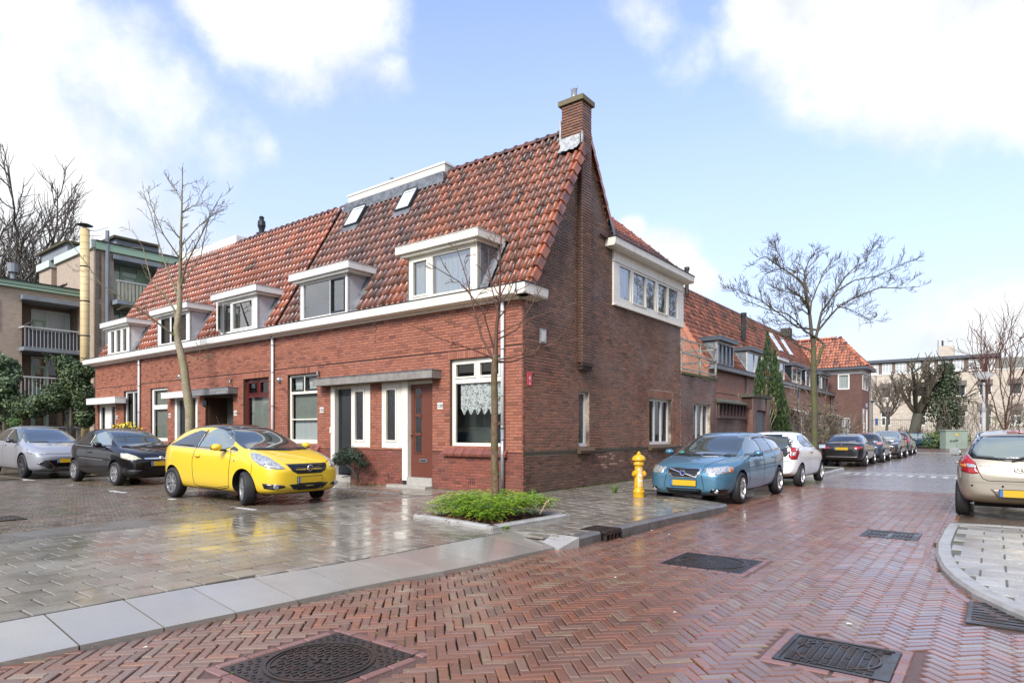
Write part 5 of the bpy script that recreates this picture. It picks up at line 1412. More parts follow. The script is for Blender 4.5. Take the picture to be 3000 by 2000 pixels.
    def mirror(s, x, z, m, side=(1, -1), size=(.10, .20, .135)):
        for sd in side:
            y = sd * (interp(s.C['W'], x) * .93); b = MB(); a, w, h = size
            c = Vector((x, y + sd * (.07 + w / 2), z)); n = 12; rows = []
            for i in range(7):
                t = -1 + 2 * i / 6; rr = math.sqrt(max(0.02, 1 - abs(t) ** 2.6))
                rows.append([c + Vector((a * (.55 if math.cos(2 * math.pi * j / n) > 0 else .35) * rr * math.cos(2 * math.pi * j / n) * 1.6, sd * t * w / 2, h / 2 * rr * math.sin(2 * math.pi * j / n))) for j in range(n)])
            b.raw([p for r_ in rows for p in r_], [(i * n + j, i * n + (j + 1) % n, (i + 1) * n + (j + 1) % n, (i + 1) * n + j) for i in range(6) for j in range(n)] + [tuple(range(n)), tuple(6 * n + j for j in range(n))])
            mo = child(b, 'wing_mirror', m, s.root, smooth=True)
            b = MB(); b.box(x - .03, x + .03, min(y, y + sd * .1), max(y, y + sd * .1), z - .075, z - .035); child(b, 'mirror_foot', M_plas, mo)
            b = MB(); b.raw([(x - .066, c.y - w * .42, z - h * .36), (x - .066, c.y + w * .42, z - h * .36), (x - .066, c.y + w * .42, z + h * .36), (x - .066, c.y - w * .42, z + h * .36)], [(0, 1, 2, 3)]); child(b, 'mirror_glass', M_chrome, mo)
    def plate(s, view, z, y=0, w=.52, h=.11, tilt=0):
        f, d = s.frame(view); hit, n = s.cast(f(y, z), d); sg = 1 if view == 'F' else -1
        x = hit.x + sg * .012; b = MB(); b.box(min(x, x + sg * .012), max(x, x + sg * .012), y - w / 2, y + w / 2, z - h / 2, z + h / 2); p = child(b, 'number_plate', M_plate, s.root)
        x2 = x + sg * .012; lf = 1 if view == 'F' else 1
        b = MB(); ly = (-w / 2 if view == 'F' else w / 2 - .045)
        b.box(min(x2, x2 + sg * .001), max(x2, x2 + sg * .001), y + ly, y + ly + .045, z - h / 2, z + h / 2); child(b, 'blue_strip', M_blue, p)
        b = MB(); b.box(x - .004, x + .004, y - w / 2 - .01, y + w / 2 + .01, z - h / 2 - .012, z + h / 2 + .01); child(b, 'plate_holder', M_plas, p)
    def handle(s, x, z, side=(1, -1), m=None, w=.17):
        for sd in side:
            h, n = s.cast((x, sd * 3, z), (0, -sd, 0)); b = MB(); y = h.y
            b.tube([(x - w / 2, y, z), (x - w * .35, y + sd * .035, z), (x + w * .35, y + sd * .035, z), (x + w / 2, y, z)], .014, 8); child(b, 'door_handle', m or s.mp, s.root, smooth=True)

def ringbadge(car, view, y, z, kind, parent=None):
    f, d = car.frame(view); h, n = car.cast(f(y, z), d); sg = 1 if view == 'F' else -1; x = h.x + sg * .035; b = MB()
    if kind == 'blitz':
        b.lathe([(.046, -.006), (.056, -.008), (.062, 0), (.056, .008), (.046, .006)], (x, y, z), 28, 'x')
        b.prism([(y - .082, z + .002), (y - .02, z + .010), (y + .012, z + .018), (y + .005, z - .0), (y + .082, z - .002), (y + .02, z - .010), (y - .012, z - .018), (y - .005, z + 0)], 0, x - .006, x + .010)
    elif kind == 'diag':
        b.tube([(x + .004, y + .27 * sg, z - .085), (x + .02, y + .05 * sg, z - .012)], .010, 6).tube([(x + .02, y - .05 * sg, z + .012), (x + .004, y - .27 * sg, z + .085)], .010, 6)
        b.lathe([(.040, -.006), (.050, -.008), (.056, 0), (.050, .01), (.040, .008)], (x + .02, y, z), 26, 'x')
        b.tube([(x + .02, y - .03, z + .045), (x + .02, y - .06, z + .075)], .008, 5)
    elif kind == 'ovalh':
        k = MB(); k.lathe([(.050, -.004), (.060, -.006), (.064, 0), (.060, .006), (.050, .006)], (0, 0, 0), 30, 'x')
        b.raw([(x + a, y + c_ * 1.25, z + e * .72) for a, c_, e in k.v], k.f)
        for q in (-.028, .028): b.prism([(y + q - .014, z - .03), (y + q - .002, z - .03), (y + q + .016, z + .03), (y + q + .004, z + .03)], 0, x - .006, x + .006)
        b.prism([(y - .03, z - .010), (y - .028, z + .000), (y + .030, z + .010), (y + .028, z - .000)], 0, x - .006, x + .006)
    elif kind == 'round':
        b.lathe([(0, sg * .004), (.036, sg * .004), (.040, 0)], (x, y, z), 22, 'x')
    return child(b, 'badge', M_chrome, parent or car.root)
def grille(car, name, pts, view, n, m=M_gbk, bar=M_plas, off=.003, z0=None, z1=None, y0=None, y1=None):
    g_ = car.patch(name, pts, view, m, off=off, res=.04)
    for k in range(n):
        z = z0 + (z1 - z0) * (k + .5) / n
        # clip the slat to the polygon
        ys = []
        for (a, b), (c, d) in zip(pts, pts[1:] + pts[:1]):
            if (b > z) != (d > z): ys.append(a + (c - a) * (z - b) / (d - b))
        if len(ys) >= 2: car.line('slat', [(min(ys) + .01, z), (max(ys) - .01, z)], view, .012, bar, off=.016, parent=g_)
    return g_
def antenna(car, x, z0=None, lean=-.12, ln=.22):
    h, n = car.cast((x, 0, 3), (0, 0, -1)); b = MB(); b.tube([(h.x, 0, h.z - .01), (h.x + lean * .2, 0, h.z + .05), (h.x + lean, 0, h.z + ln)], [.018, .005, .003], 6); child(b, 'aerial', M_plas, car.root)
def wiper(car, pts, view):
    car.line('wiper', pts, view, .018, M_plas, off=.02)

def LOC(x, y, z=0): return (x, y, z)
# --- yellow three door hatchback, nose to the right, front wheels turned
wb = 2.51
C = dict(wb=wb, wr=.305, xs=[2.055, 1.98, 1.85, 1.62, 1.26, .95, .72, .45, .15, -.2, -.6, -1.0, -1.255, -1.5, -1.72, -1.86, -1.93],
         top=[(2.055, .64), (1.98, .74), (1.85, .82), (1.62, .91), (1.26, 1.00), (.95, 1.07), (.72, 1.17), (.45, 1.305), (.15, 1.425), (-.2, 1.483), (-.6, 1.488), (-1.0, 1.455), (-1.255, 1.41), (-1.5, 1.33), (-1.72, 1.10), (-1.86, .90), (-1.93, .72)],
         belt=[(2.055, .60), (1.85, .72), (1.62, .80), (1.26, .87), (.95, .93), (.45, .955), (-.2, .985), (-1.0, 1.03), (-1.5, 1.06), (-1.72, 1.0), (-1.93, .68)],
         W=[(2.055, .50), (1.98, .66), (1.85, .765), (1.62, .835), (1.26, .862), (.5, .86), (-.6, .868), (-1.255, .872), (-1.6, .84), (-1.78, .76), (-1.93, .58)],
         R=[(2.055, .40), (1.85, .62), (1.62, .68), (1.26, .70), (.95, .70), (.72, .66), (.45, .62), (.15, .575), (-.6, .56), (-1.255, .55), (-1.5, .56), (-1.72, .60), (-1.93, .45)],
         bot=[(2.055, .34), (1.98, .24), (1.85, .19), (1.26, .17), (-1.26, .19), (-1.7, .24), (-1.93, .36)])
PY_ = paint('yellow_paint', (.80, .55, .03), .0, .35)
car = Car('bright yellow three door hatchback with a black roof parked beside the terrace', LOC(-4.13, -3.80, .12), R(1.5), C, PY_, low=.215)
car.wheels(spokes=7, two=True, steer=R(-22), inset=.0, sw=.022)
car.patch('windscreen', [(-.62, .99), (-.66, 1.02), (-.56, 1.30), (-.50, 1.405), (.50, 1.405), (.56, 1.30), (.66, 1.02), (.62, .99), (0, .965)], 'F', M_cg)
car.patch('roof_panel', [(.22, -.53), (.22, .53), (-1.30, .52), (-1.38, 0), (-1.30, -.52)], 'T', M_gbk, off=.004)
car.patch('side_window', [(-.33, 1.02), (-.30, 1.30), (-.10, 1.395), (.18, 1.385), (.42, 1.285), (.66, 1.13), (.74, 1.045), (.56, .985)], 'R', M_cgb, mirror='L')
car.patch('quarter_window', [(-.37, 1.02), (-.36, 1.33), (-.62, 1.36), (-1.0, 1.26), (-1.32, 1.11), (-1.42, 1.065)], 'R', M_cgd, mirror='L')
car.patch('front_quarter_glass', [(.70, 1.0), (.76, 1.055), (.93, 1.0), (.98, .965)], 'R', M_cgd, mirror='L')
car.line('window_trim', [(.95, .958), (.4, .975), (-.4, 1.008), (-1.42, 1.052)], 'R', .016, M_alloy, mirror='L', off=.005)
car.line('pillar_trim', [(-.35, 1.02), (-.34, 1.36)], 'R', .05, M_gbk, mirror='L', off=.006)
grille(car, 'grille', [(-.44, .745), (-.36, .62), (-.25, .565), (.25, .565), (.36, .62), (.44, .745)], 'F', 3, z0=.585, z1=.73)
grille(car, 'lower_grille', [(-.42, .385), (-.33, .30), (-.20, .27), (.20, .27), (.33, .30), (.42, .385)], 'F', 3, z0=.285, z1=.375)
car.patch('fog_recess', [(1.80, -.80, .415), (1.98, -.50, .375), (1.98, -.46, .335), (1.92, -.66, .30), (1.82, -.77, .32)], -.4, M_gbk, off=.004, mirror=True)
for sd in (1, -1):
    h, n = car.cast((6, sd * .62, .355), (-1, 0, 0))
    if h: b = MB(); b.lathe([(0, .02), (.035, .02), (.048, .014), (.05, -.02)], (h.x, sd * .64, h.z - .0), 18, 'x'); child(b, 'fog_lamp', M_lamp, car.root)
car.patch('headlamp', [(1.36, -.80, .945), (1.50, -.72, .93), (1.70, -.62, .86), (1.88, -.50, .745), (1.96, -.43, .665), (1.93, -.55, .655), (1.84, -.70, .68), (1.70, -.78, .73), (1.52, -.82, .82)], -.8, M_lamp, off=.006, mirror=True)
ringbadge(car, 'F', 0, .665, 'blitz')
car.plate('F', .455)
car.mirror(.62, 1.04, PY_)
car.handle(-.27, .86)
car.line('door_gap', [(.74, 1.0), (.86, .90), (.83, .60), (.78, .30), (.40, .245), (-.30, .25), (-.44, .32), (-.46, .8), (-.38, 1.01)], 'R', .014, mirror='L')
car.line('sill_line', [(.78, .33), (.3, .27), (-.35, .28), (-.46, .33)], 'R', .008, mirror='L')
car.line('bonnet_gap', [(.80, .97), (.90, .70), (1.25, .69), (1.6, .66), (1.85, .58), (1.93, .45)], 'T', .009, mirror=True)
car.line('bumper_gap', [(1.50, .80), (1.52, .62), (1.46, .50)], 'R', .008, mirror='L')
wiper(car, [(-.10, 1.005), (.5, .985)], 'F'); wiper(car, [(-.55, 1.0), (.0, .985)], 'F')
b = MB(); b.lathe([(0, .008), (.02, .006), (.024, 0)], (0, 0, 0), 12, 'y')
h, n = car.cast((.98, -3, .80), (0, 1, 0)); b = MB(); b.lathe([(0, -.012), (.022, -.008), (.026, 0)], (.98, h.y, .80), 12, 'y'); child(b, 'side_repeater', M_lamp, car.root)
antenna(car, -1.0)

# --- black three door hatchback
C = dict(wb=2.49, wr=.295, xs=[2.00, 1.94, 1.82, 1.6, 1.245, .95, .75, .5, .2, -.15, -.6, -1.0, -1.245, -1.5, -1.66, -1.76, -1.81],
         top=[(2.0, .60), (1.94, .70), (1.82, .78), (1.6, .86), (1.245, .935), (.95, .99), (.75, 1.10), (.5, 1.245), (.2, 1.375), (-.15, 1.432), (-.6, 1.438), (-1.0, 1.41), (-1.245, 1.37), (-1.5, 1.22), (-1.66, 1.0), (-1.76, .86), (-1.81, .70)],
         belt=[(2.0, .56), (1.82, .70), (1.6, .77), (1.245, .84), (.95, .89), (.5, .91), (-.2, .94), (-1.0, .965), (-1.5, .98), (-1.66, .94), (-1.81, .66)],
         W=[(2.0, .50), (1.94, .63), (1.82, .72), (1.6, .79), (1.245, .82), (.5, .815), (-.6, .82), (-1.245, .83), (-1.55, .80), (-1.7, .72), (-1.81, .55)],
         R=[(2.0, .40), (1.82, .60), (1.6, .65), (1.245, .67), (.95, .67), (.75, .64), (.5, .60), (.2, .56), (-.6, .55), (-1.245, .54), (-1.5, .56), (-1.66, .58), (-1.81, .45)],
         bot=[(2.0, .32), (1.94, .23), (1.82, .18), (1.245, .17), (-1.245, .19), (-1.6, .23), (-1.81, .34)])
PB = mat('black_paint', (.006, .005, .006), .3, 0, coat=.7, spec=.15)
car = Car('black three door hatchback with silver wheels parked behind the yellow one', LOC(-10.72, -3.42, .12), R(1.0), C, PB)
car.wheels(spokes=7, inset=.01, sw=.05)
car.patch('windscreen', [(-.60, .945), (-.56, 1.22), (-.48, 1.355), (.48, 1.355), (.56, 1.22), (.60, .945), (0, .925)], 'F', M_cg)
car.patch('side_window', [(-.30, .98), (-.27, 1.30), (.0, 1.345), (.22, 1.32), (.50, 1.19), (.78, .985)], 'R', M_cgb, mirror='L')
car.patch('quarter_window', [(-.35, .98), (-.33, 1.30), (-.75, 1.29), (-1.05, 1.20), (-1.30, 1.02)], 'R', M_cgd, mirror='L')
car.line('window_trim', [(.85, .945), (-.3, .955), (-1.3, .985)], 'R', .012, M_alloy, mirror='L', off=.004)
car.patch('headlamp', [(1.50, -.77, .80), (1.66, -.68, .80), (1.82, -.56, .74), (1.92, -.43, .655), (1.88, -.58, .635), (1.76, -.70, .645), (1.56, -.78, .69)], -.6, mat('aged_headlamp', (.62, .60, .46), .12, .1, coat=1, noise=[(22, (.25, .24, .18), .5, .6, .7)]), off=.006, mirror=True)
car.line('chrome_bar', [(-.40, .665), (.40, .665)], 'F', .035, M_chrome, off=.012); ringbadge(car, 'F', 0, .665, 'blitz')
car.plate('F', .545); car.mirror(.62, 1.0, PB); car.handle(-.22, .80)
car.line('rubbing_strip', [(.62, .62), (-.85, .655)], 'R', .014, M_alloy, off=.006, mirror='L')
car.patch('fog_recess', [(1.80, -.74, .40), (1.94, -.45, .40), (1.94, -.50, .30), (1.82, -.70, .28)], -.3, M_plas, mirror=True)
car.line('door_gap', [(.80, .95), (.86, .85), (.80, .30), (-.35, .27), (-.44, .5), (-.36, .96)], 'R', .009, mirror='L')
car.line('bonnet_gap', [(.85, .60), (1.25, .66), (1.6, .60), (1.84, .45)], 'T', .009, mirror=True)
wiper(car, [(-.10, .96), (.5, .945)], 'F'); wiper(car, [(-.55, .955), (.0, .945)], 'F')
antenna(car, -.9)

# --- grey electric hatchback
C = dict(wb=2.766, wr=.345, xs=[2.22, 2.16, 2.04, 1.8, 1.38, 1.1, .8, .5, .15, -.3, -.8, -1.2, -1.5, -1.8, -2.0, -2.08],
         top=[(2.22, .62), (2.16, .74), (2.04, .83), (1.8, .91), (1.38, .99), (1.1, 1.07), (.8, 1.20), (.5, 1.33), (.15, 1.46), (-.3, 1.54), (-.8, 1.54), (-1.2, 1.50), (-1.5, 1.42), (-1.8, 1.20), (-2.0, 1.0), (-2.08, .8)],
         belt=[(2.22, .58), (2.04, .74), (1.8, .80), (1.38, .87), (.8, .96), (-.3, 1.0), (-1.2, 1.05), (-1.8, 1.07), (-2.08, .75)],
         W=[(2.22, .52), (2.16, .68), (2.04, .78), (1.8, .87), (1.38, .90), (.5, .89), (-.8, .895), (-1.38, .905), (-1.8, .85), (-2.08, .62)],
         R=[(2.22, .42), (2.04, .62), (1.8, .68), (1.38, .72), (1.1, .71), (.8, .67), (.5, .63), (.15, .60), (-.8, .58), (-1.5, .56), (-1.8, .60), (-2.08, .5)],
         bot=[(2.22, .30), (2.16, .22), (2.04, .18), (1.38, .17), (-1.38, .19), (-1.8, .24), (-2.08, .36)])
PG = paint('grey_paint', (.34, .355, .39), .3, .4)
car = Car('light grey electric hatchback with a sharp bonnet at the left edge of the photo', LOC(-15.9, -3.85, .12), R(0.5), C, PG)
car.wheels(spokes=5, inset=.01, sw=.09, rim=mat('dark_alloy', (.10, .10, .11), .3, .7))
car.patch('windscreen', [(-.70, 1.02), (-.62, 1.30), (-.52, 1.47), (.52, 1.47), (.62, 1.30), (.70, 1.02), (0, 1.0)], 'F', M_cg)
car.patch('side_window', [(-.28, 1.06), (-.26, 1.43), (.05, 1.41), (.35, 1.32), (.62, 1.20), (.84, 1.03)], 'R', M_cg, mirror='L')
car.patch('rear_side_window', [(-.34, 1.06), (-.32, 1.435), (-.8, 1.42), (-1.2, 1.33), (-1.45, 1.18), (-1.42, 1.10)], 'R', M_cg, mirror='L')
car.patch('headlamp', [(1.60, -.84, .86), (1.78, -.76, .80), (2.02, -.60, .735), (2.12, -.42, .705), (2.10, -.50, .68), (1.96, -.72, .68), (1.74, -.83, .72)], -.65, M_lamp, mirror=True)
car.patch('lower_grille', [(-.72, .42), (-.55, .52), (-.35, .545), (.35, .545), (.55, .52), (.72, .42), (.5, .30), (.3, .25), (-.3, .25), (-.5, .30)], 'F', M_gbk)
for k in range(4): car.line('slat', [(-.66 + .03 * k, .36 + k * .035), (-.45, .36 + k * .035)], 'F', .01, mat('grey_slat', (.12, .12, .13), .4), off=.012, mirror=True)
car.line('copper_line', [(-.50, .52), (-.28, .265), (.28, .265), (.50, .52)], 'F', .016, mat('copper', (.42, .16, .10), .3, .7), off=.012)
car.line('bonnet_gap_front', [(-.60, .72), (-.3, .70), (.3, .70), (.60, .72)], 'F', .012)
car.plate('F', .50); car.mirror(.82, 1.08, mat('dark_mirror', (.03, .035, .045), .15, coat=1)); car.handle(-.1, .95, w=.14); car.handle(-1.05, .98, w=.14)
car.line('door_gap', [(.95, .98), (.92, .4), (.75, .26), (-.30, .26), (-.33, 1.05)], 'R', .008, mirror='L')
car.patch('sill_trim', [(-.9, .20), (-.9, .25), (.9, .24), (.9, .19)], 'R', M_plas, mirror='L')

# --- blue estate, nose towards the camera
C = dict(wb=2.64, wr=.318, xs=[2.22, 2.15, 2.02, 1.75, 1.32, 1.0, .80, .5, .2, -.2, -.8, -1.3, -1.7, -1.95, -2.12, -2.24, -2.30],
         top=[(2.22, .60), (2.15, .72), (2.02, .80), (1.75, .87), (1.32, .94), (1.0, .99), (.80, 1.08), (.5, 1.23), (.2, 1.37), (-.2, 1.445), (-.8, 1.457), (-1.3, 1.44), (-1.7, 1.40), (-1.95, 1.34), (-2.12, 1.10), (-2.24, .92), (-2.30, .75)],
         belt=[(2.22, .56), (2.02, .70), (1.75, .77), (1.32, .84), (1.0, .89), (.2, .93), (-.8, .96), (-1.7, .985), (-2.12, .97), (-2.30, .72)],
         W=[(2.22, .54), (2.15, .68), (2.02, .78), (1.75, .85), (1.32, .882), (.5, .875), (-.8, .88), (-1.32, .888), (-1.8, .85), (-2.12, .77), (-2.30, .62)],
         R=[(2.22, .42), (2.02, .60), (1.75, .66), (1.32, .70), (1.0, .70), (.80, .66), (.5, .62), (.2, .585), (-.8, .575), (-1.7, .56), (-1.95, .57), (-2.12, .62), (-2.30, .5)],
         bot=[(2.22, .30), (2.15, .22), (2.02, .18), (1.32, .17), (-1.32, .19), (-1.9, .24), (-2.30, .36)])
PBL = paint('blue_paint', (.075, .195, .29), .35, .36)
car = Car('blue estate car with a chrome framed grille facing the camera beside the side wall', LOC(3.03, 3.50, 0), R(-90.5), C, PBL)
car.wheels(spokes=5, two=True, inset=.0, sw=.026, steer=R(3))
car.patch('windscreen', [(-.66, .945), (-.60, 1.16), (-.53, 1.36), (0, 1.385), (.53, 1.36), (.60, 1.16), (.66, .945), (0, .925)], 'F', M_cg)
car.patch('side_window', [(-.18, .985), (-.16, 1.33), (.10, 1.325), (.42, 1.20), (.80, .975)], 'L', M_cgb, mirror='R')
car.patch('rear_side_window', [(-.24, .985), (-.22, 1.335), (-.9, 1.335), (-1.0, 1.01)], 'L', M_cg, mirror='R')
car.patch('load_window', [(-1.06, 1.01), (-.97, 1.33), (-1.55, 1.30), (-1.85, 1.24), (-1.95, 1.05)], 'L', M_cgb, mirror='R')
car.line('window_trim', [(.85, .955), (-.3, .965), (-1.95, 1.02)], 'L', .014, M_gbk, mirror='R', off=.004)
car.patch('grille_surround', [(-.35, .71), (-.31, .595), (-.22, .535), (.22, .535), (.31, .595), (.35, .71), (.28, .735), (-.28, .735)], 'F', M_chrome, off=.006)
grille(car, 'grille', [(-.315, .70), (-.28, .61), (-.20, .56), (.20, .56), (.28, .61), (.315, .70), (.26, .715), (-.26, .715)], 'F', 5, off=.010, z0=.565, z1=.705)
ringbadge(car, 'F', 0, .635, 'diag')
h, n = car.cast((6, 0, .635), (-1, 0, 0)); b = MB(); b.lathe([(0, .002), (.036, 0)], (h.x + .058, 0, .635), 20, 'x'); child(b, 'badge_disc', mat('badge_blue', (.02, .03, .18), .2, coat=1), car.root)
car.patch('headlamp', [(1.72, -.84, .74), (1.86, -.76, .77), (2.04, -.60, .755), (2.14, -.42, .735), (2.16, -.44, .615), (2.05, -.66, .615), (1.78, -.84, .665)], -.5, M_lamp, mirror=True)
car.patch('indicator', [(1.74, -.84, .73), (1.84, -.79, .755), (1.88, -.80, .64), (1.80, -.84, .67)], -.6, M_amb, off=.009, mirror=True)
grille(car, 'lower_grille', [(-.38, .335), (-.32, .22), (.32, .22), (.38, .335)], 'F', 3, z0=.225, z1=.33)
car.patch('fog_recess', [(1.90, -.80, .34), (2.12, -.52, .335), (2.12, -.50, .27), (2.06, -.62, .245), (1.94, -.77, .25)], -.3, M_gbk, mirror=True)
for sd in (1, -1):
    h, n = car.cast((6, sd * .63, .29), (-1, 0, 0))
    if h: b = MB(); b.lathe([(0, .016), (.028, .016), (.038, .010), (.04, -.02)], (h.x, sd * .63, .29), 18, 'x'); child(b, 'fog_lamp', M_lamp, car.root)
car.plate('F', .44); car.mirror(.66, 1.0, PBL, size=(.10, .19, .13)); car.handle(-.05, .85); car.handle(-.93, .88)
car.line('bonnet_gap', [(.88, .72), (1.3, .62), (1.75, .50), (2.06, .38)], 'T', .012, mirror=True)
car.line('nose_gap', [(-.38, .76), (-.36, .60), (-.40, .40), (-.42, .26)], 'F', .010, mirror=True)
car.line('bumper_gap', [(1.62, .80), (1.66, .62), (1.62, .52)], 'L', .008, mirror='R')
car.line('door_gap', [(.86, .95), (.90, .80), (.82, .26), (-.15, .25), (-.20, .96)], 'L', .014, mirror='R')
car.line('rear_door_gap', [(-.15, .25), (-.85, .26), (-1.0, .60), (-1.02, .97)], 'L', .014, mirror='R')
car.line('rubbing_strip', [(.86, .50), (-.86, .53)], 'L', .035, mat('blue_strip', (.06, .15, .22), .3, .3, coat=1), off=.008, mirror='R')
car.line('washer_jet', [(-.72, .57), (-.58, .575)], 'F', .02, PBL, off=.01, mirror=True)
for sd in (1, -1):
    b = MB(); pts = [car.cast((x, sd * .60, 3), (0, 0, -1))[0] + Vector((0, 0, .035 if -1.75 < x < -.05 else .0)) for x in (.0, -.15, -.8, -1.4, -1.7, -1.85)]
    b.tube(pts, .014, 6); child(b, 'roof_rail', M_alloy, car.root, smooth=True)
b = MB(); h, n = car.cast((6, -.50, 1.02), (-1, 0, 0)); car.patch('green_sticker', [(-.60, .99), (-.55, 1.03), (-.50, 1.0), (-.55, .975)], 'F', mat('green_sticker', (.02, .42, .30), .5), off=.006)
wiper(car, [(-.55, .965), (.05, .95)], 'F'); wiper(car, [(.0, .965), (.58, .95)], 'F')

# --- white city car seen from behind
C = dict(wb=2.42, wr=.295, xs=[1.79, 1.74, 1.62, 1.4, 1.21, .95, .75, .45, .1, -.4, -.9, -1.21, -1.45, -1.62, -1.70, -1.74],
         top=[(1.79, .62), (1.74, .74), (1.62, .84), (1.4, .93), (1.21, .99), (.95, 1.08), (.75, 1.20), (.45, 1.36), (.1, 1.45), (-.4, 1.478), (-.9, 1.465), (-1.21, 1.44), (-1.45, 1.39), (-1.62, 1.15), (-1.70, .9), (-1.74, .75)],
         belt=[(1.79, .58), (1.62, .75), (1.21, .87), (.45, .95), (-.4, .98), (-1.21, 1.01), (-1.62, 1.0), (-1.74, .72)],
         W=[(1.79, .50), (1.74, .63), (1.62, .72), (1.4, .79), (1.21, .81), (0, .815), (-1.21, .82), (-1.5, .79), (-1.65, .74), (-1.74, .66)],
         R=[(1.79, .40), (1.62, .58), (1.21, .66), (.75, .62), (.45, .59), (-.4, .56), (-1.21, .555), (-1.45, .57), (-1.62, .62), (-1.74, .55)],
         bot=[(1.79, .32), (1.74, .24), (1.62, .19), (1.21, .18), (-1.21, .20), (-1.55, .24), (-1.74, .34)])
PW_ = paint('white_paint_car', (.82, .83, .84), .0, .35)
car = Car('small white city car with a black tailgate parked in front of the blue estate', LOC(3.03, 8.60, 0), R(90.0), C, PW_)
car.wheels(spokes=9, inset=.0, sw=.03)
car.patch('tailgate_panel', [(-.60, 1.32), (-.66, .98), (-.52, .80), (.52, .80), (.66, .98), (.60, 1.32), (.5, 1.38), (-.5, 1.38)], 'B', M_gbk, off=.004)
car.patch('rear_window', [(-.52, 1.30), (-.57, 1.05), (-.42, .97), (.42, .97), (.57, 1.05), (.52, 1.30), (0, 1.34)], 'B', M_cg, off=.010)
car.patch('tail_lamp', [(-.74, 1.06), (-.62, 1.04), (-.58, .80), (-.66, .72), (-.76, .73), (-.78, .9)], 'B', M_red, off=.008, mirror=True)
car.patch('lamp_window', [(-.735, .93), (-.66, .91), (-.655, .82), (-.73, .81)], 'B', M_lamp, off=.012, mirror=True)
car.patch('side_window', [(-.28, 1.03), (-.26, 1.37), (.15, 1.36), (.50, 1.24), (.80, 1.03)], 'R', M_cg, mirror='L')
car.patch('quarter_window', [(-.34, 1.05), (-.32, 1.37), (-.75, 1.36), (-.98, 1.25), (-1.0, 1.15), (-.7, 1.05)], 'R', M_cgd, mirror='L')
car.mirror(.72, 1.04, M_gbk); car.handle(-.12, .88, m=M_gbk, w=.12); antenna(car, -1.1, ln=.16)
car.line('door_gap', [(.85, .96), (.80, .28), (-.35, .26), (-.40, 1.0)], 'R', .008, mirror='L'); car.plate('B', .55)
car.line('bumper_gap', [(-.74, .70), (-.4, .68), (.4, .68), (.74, .70)], 'B', .008)

# --- champagne hatchback on the right, seen from behind
C = dict(wb=2.525, wr=.31, xs=[2.06, 2.0, 1.85, 1.6, 1.26, .95, .75, .4, .1, -.4, -.9, -1.26, -1.5, -1.68, -1.78, -1.86, -1.90],
         top=[(2.06, .62), (1.85, .82), (1.6, .91), (1.26, 1.0), (.95, 1.07), (.75, 1.17), (.4, 1.34), (.1, 1.44), (-.4, 1.49), (-.9, 1.475), (-1.26, 1.44), (-1.5, 1.38), (-1.68, 1.17), (-1.78, 1.0), (-1.86, .88), (-1.90, .70)],
         belt=[(2.06, .58), (1.85, .74), (1.26, .88), (.4, .96), (-.4, .98), (-1.26, 1.0), (-1.68, .98), (-1.86, .80), (-1.90, .66)],
         W=[(2.06, .50), (1.85, .74), (1.6, .82), (1.26, .85), (0, .85), (-1.26, .858), (-1.5, .84), (-1.7, .79), (-1.82, .72), (-1.90, .60)],
         R=[(2.06, .40), (1.85, .60), (1.26, .68), (.75, .64), (.4, .60), (-.4, .58), (-1.26, .565), (-1.5, .57), (-1.68, .60), (-1.86, .58), (-1.90, .5)],
         bot=[(2.06, .32), (2.0, .24), (1.85, .19), (1.26, .18), (-1.26, .20), (-1.6, .25), (-1.80, .30), (-1.90, .42)])
PC = paint('champagne_paint', (.42, .375, .30), .4, .36)
car = Car('champagne hatchback seen from behind at the right edge beside the tiled island', LOC(8.24, 4.02, 0), R(90.0), C, PC)
car.wheels(spokes=7, inset=.0, sw=.04)
car.patch('rear_window_surround', [(-.64, 1.22), (-.68, 1.08), (-.62, 1.0), (-.2, .965), (.2, .965), (.62, 1.0), (.68, 1.08), (.64, 1.22), (.52, 1.375), (-.52, 1.375)], 'B', M_gbk, off=.004)
car.patch('rear_window', [(-.58, 1.22), (-.62, 1.10), (-.56, 1.03), (-.2, 1.0), (.2, 1.0), (.56, 1.03), (.62, 1.10), (.58, 1.22), (.47, 1.345), (-.47, 1.345)], 'B', M_cgb, off=.010)
car.patch('tail_lamp', [(-.70, 1.06), (-.585, .94), (-.53, .76), (-.62, .75), (-.76, .78), (-.80, .90), (-.78, 1.0)], 'B', M_red, off=.008, mirror=True)
car.patch('reversing_lamp', [(-.70, .91), (-.58, .90), (-.56, .845), (-.68, .85)], 'B', M_lamp, off=.013, mirror=True)
car.patch('indicator', [(-.79, .915), (-.71, .91), (-.69, .85), (-.785, .86)], 'B', M_amb, off=.013, mirror=True)
car.line('tailgate_gap', [(-.585, .94), (-.52, .76), (-.48, .68), (-.40, .645), (.40, .645), (.48, .68), (.52, .76), (.585, .94)], 'B', .010)
car.line('bumper_crease', [(-.78, .62), (0, .60), (.78, .62)], 'B', .006, mat('crease_champagne', (.30, .27, .22), .3, .4))
ringbadge(car, 'B', 0, .84, 'ovalh')
b = MB(); car.patch('plate_recess', [(-.38, .515), (-.30, .40), (-.18, .365), (.18, .365), (.30, .40), (.38, .515)], 'B', mat('champagne_dark', (.25, .22, .18), .35, .4, coat=1))
car.plate('B', .45)
for y in (-.62, -.22, .22, .62):
    h, n = car.cast((-6, y, .56), (1, 0, 0)); b = MB(); b.lathe([(0, -.006), (.014, -.006), (.018, 0)], (h.x, y, h.z), 12, 'x'); child(b, 'parking_sensor', M_gbk, car.root)
car.patch('brake_light', [(-.16, 1.432), (.16, 1.432), (.16, 1.41), (-.16, 1.41)], 'B', M_red, off=.02)
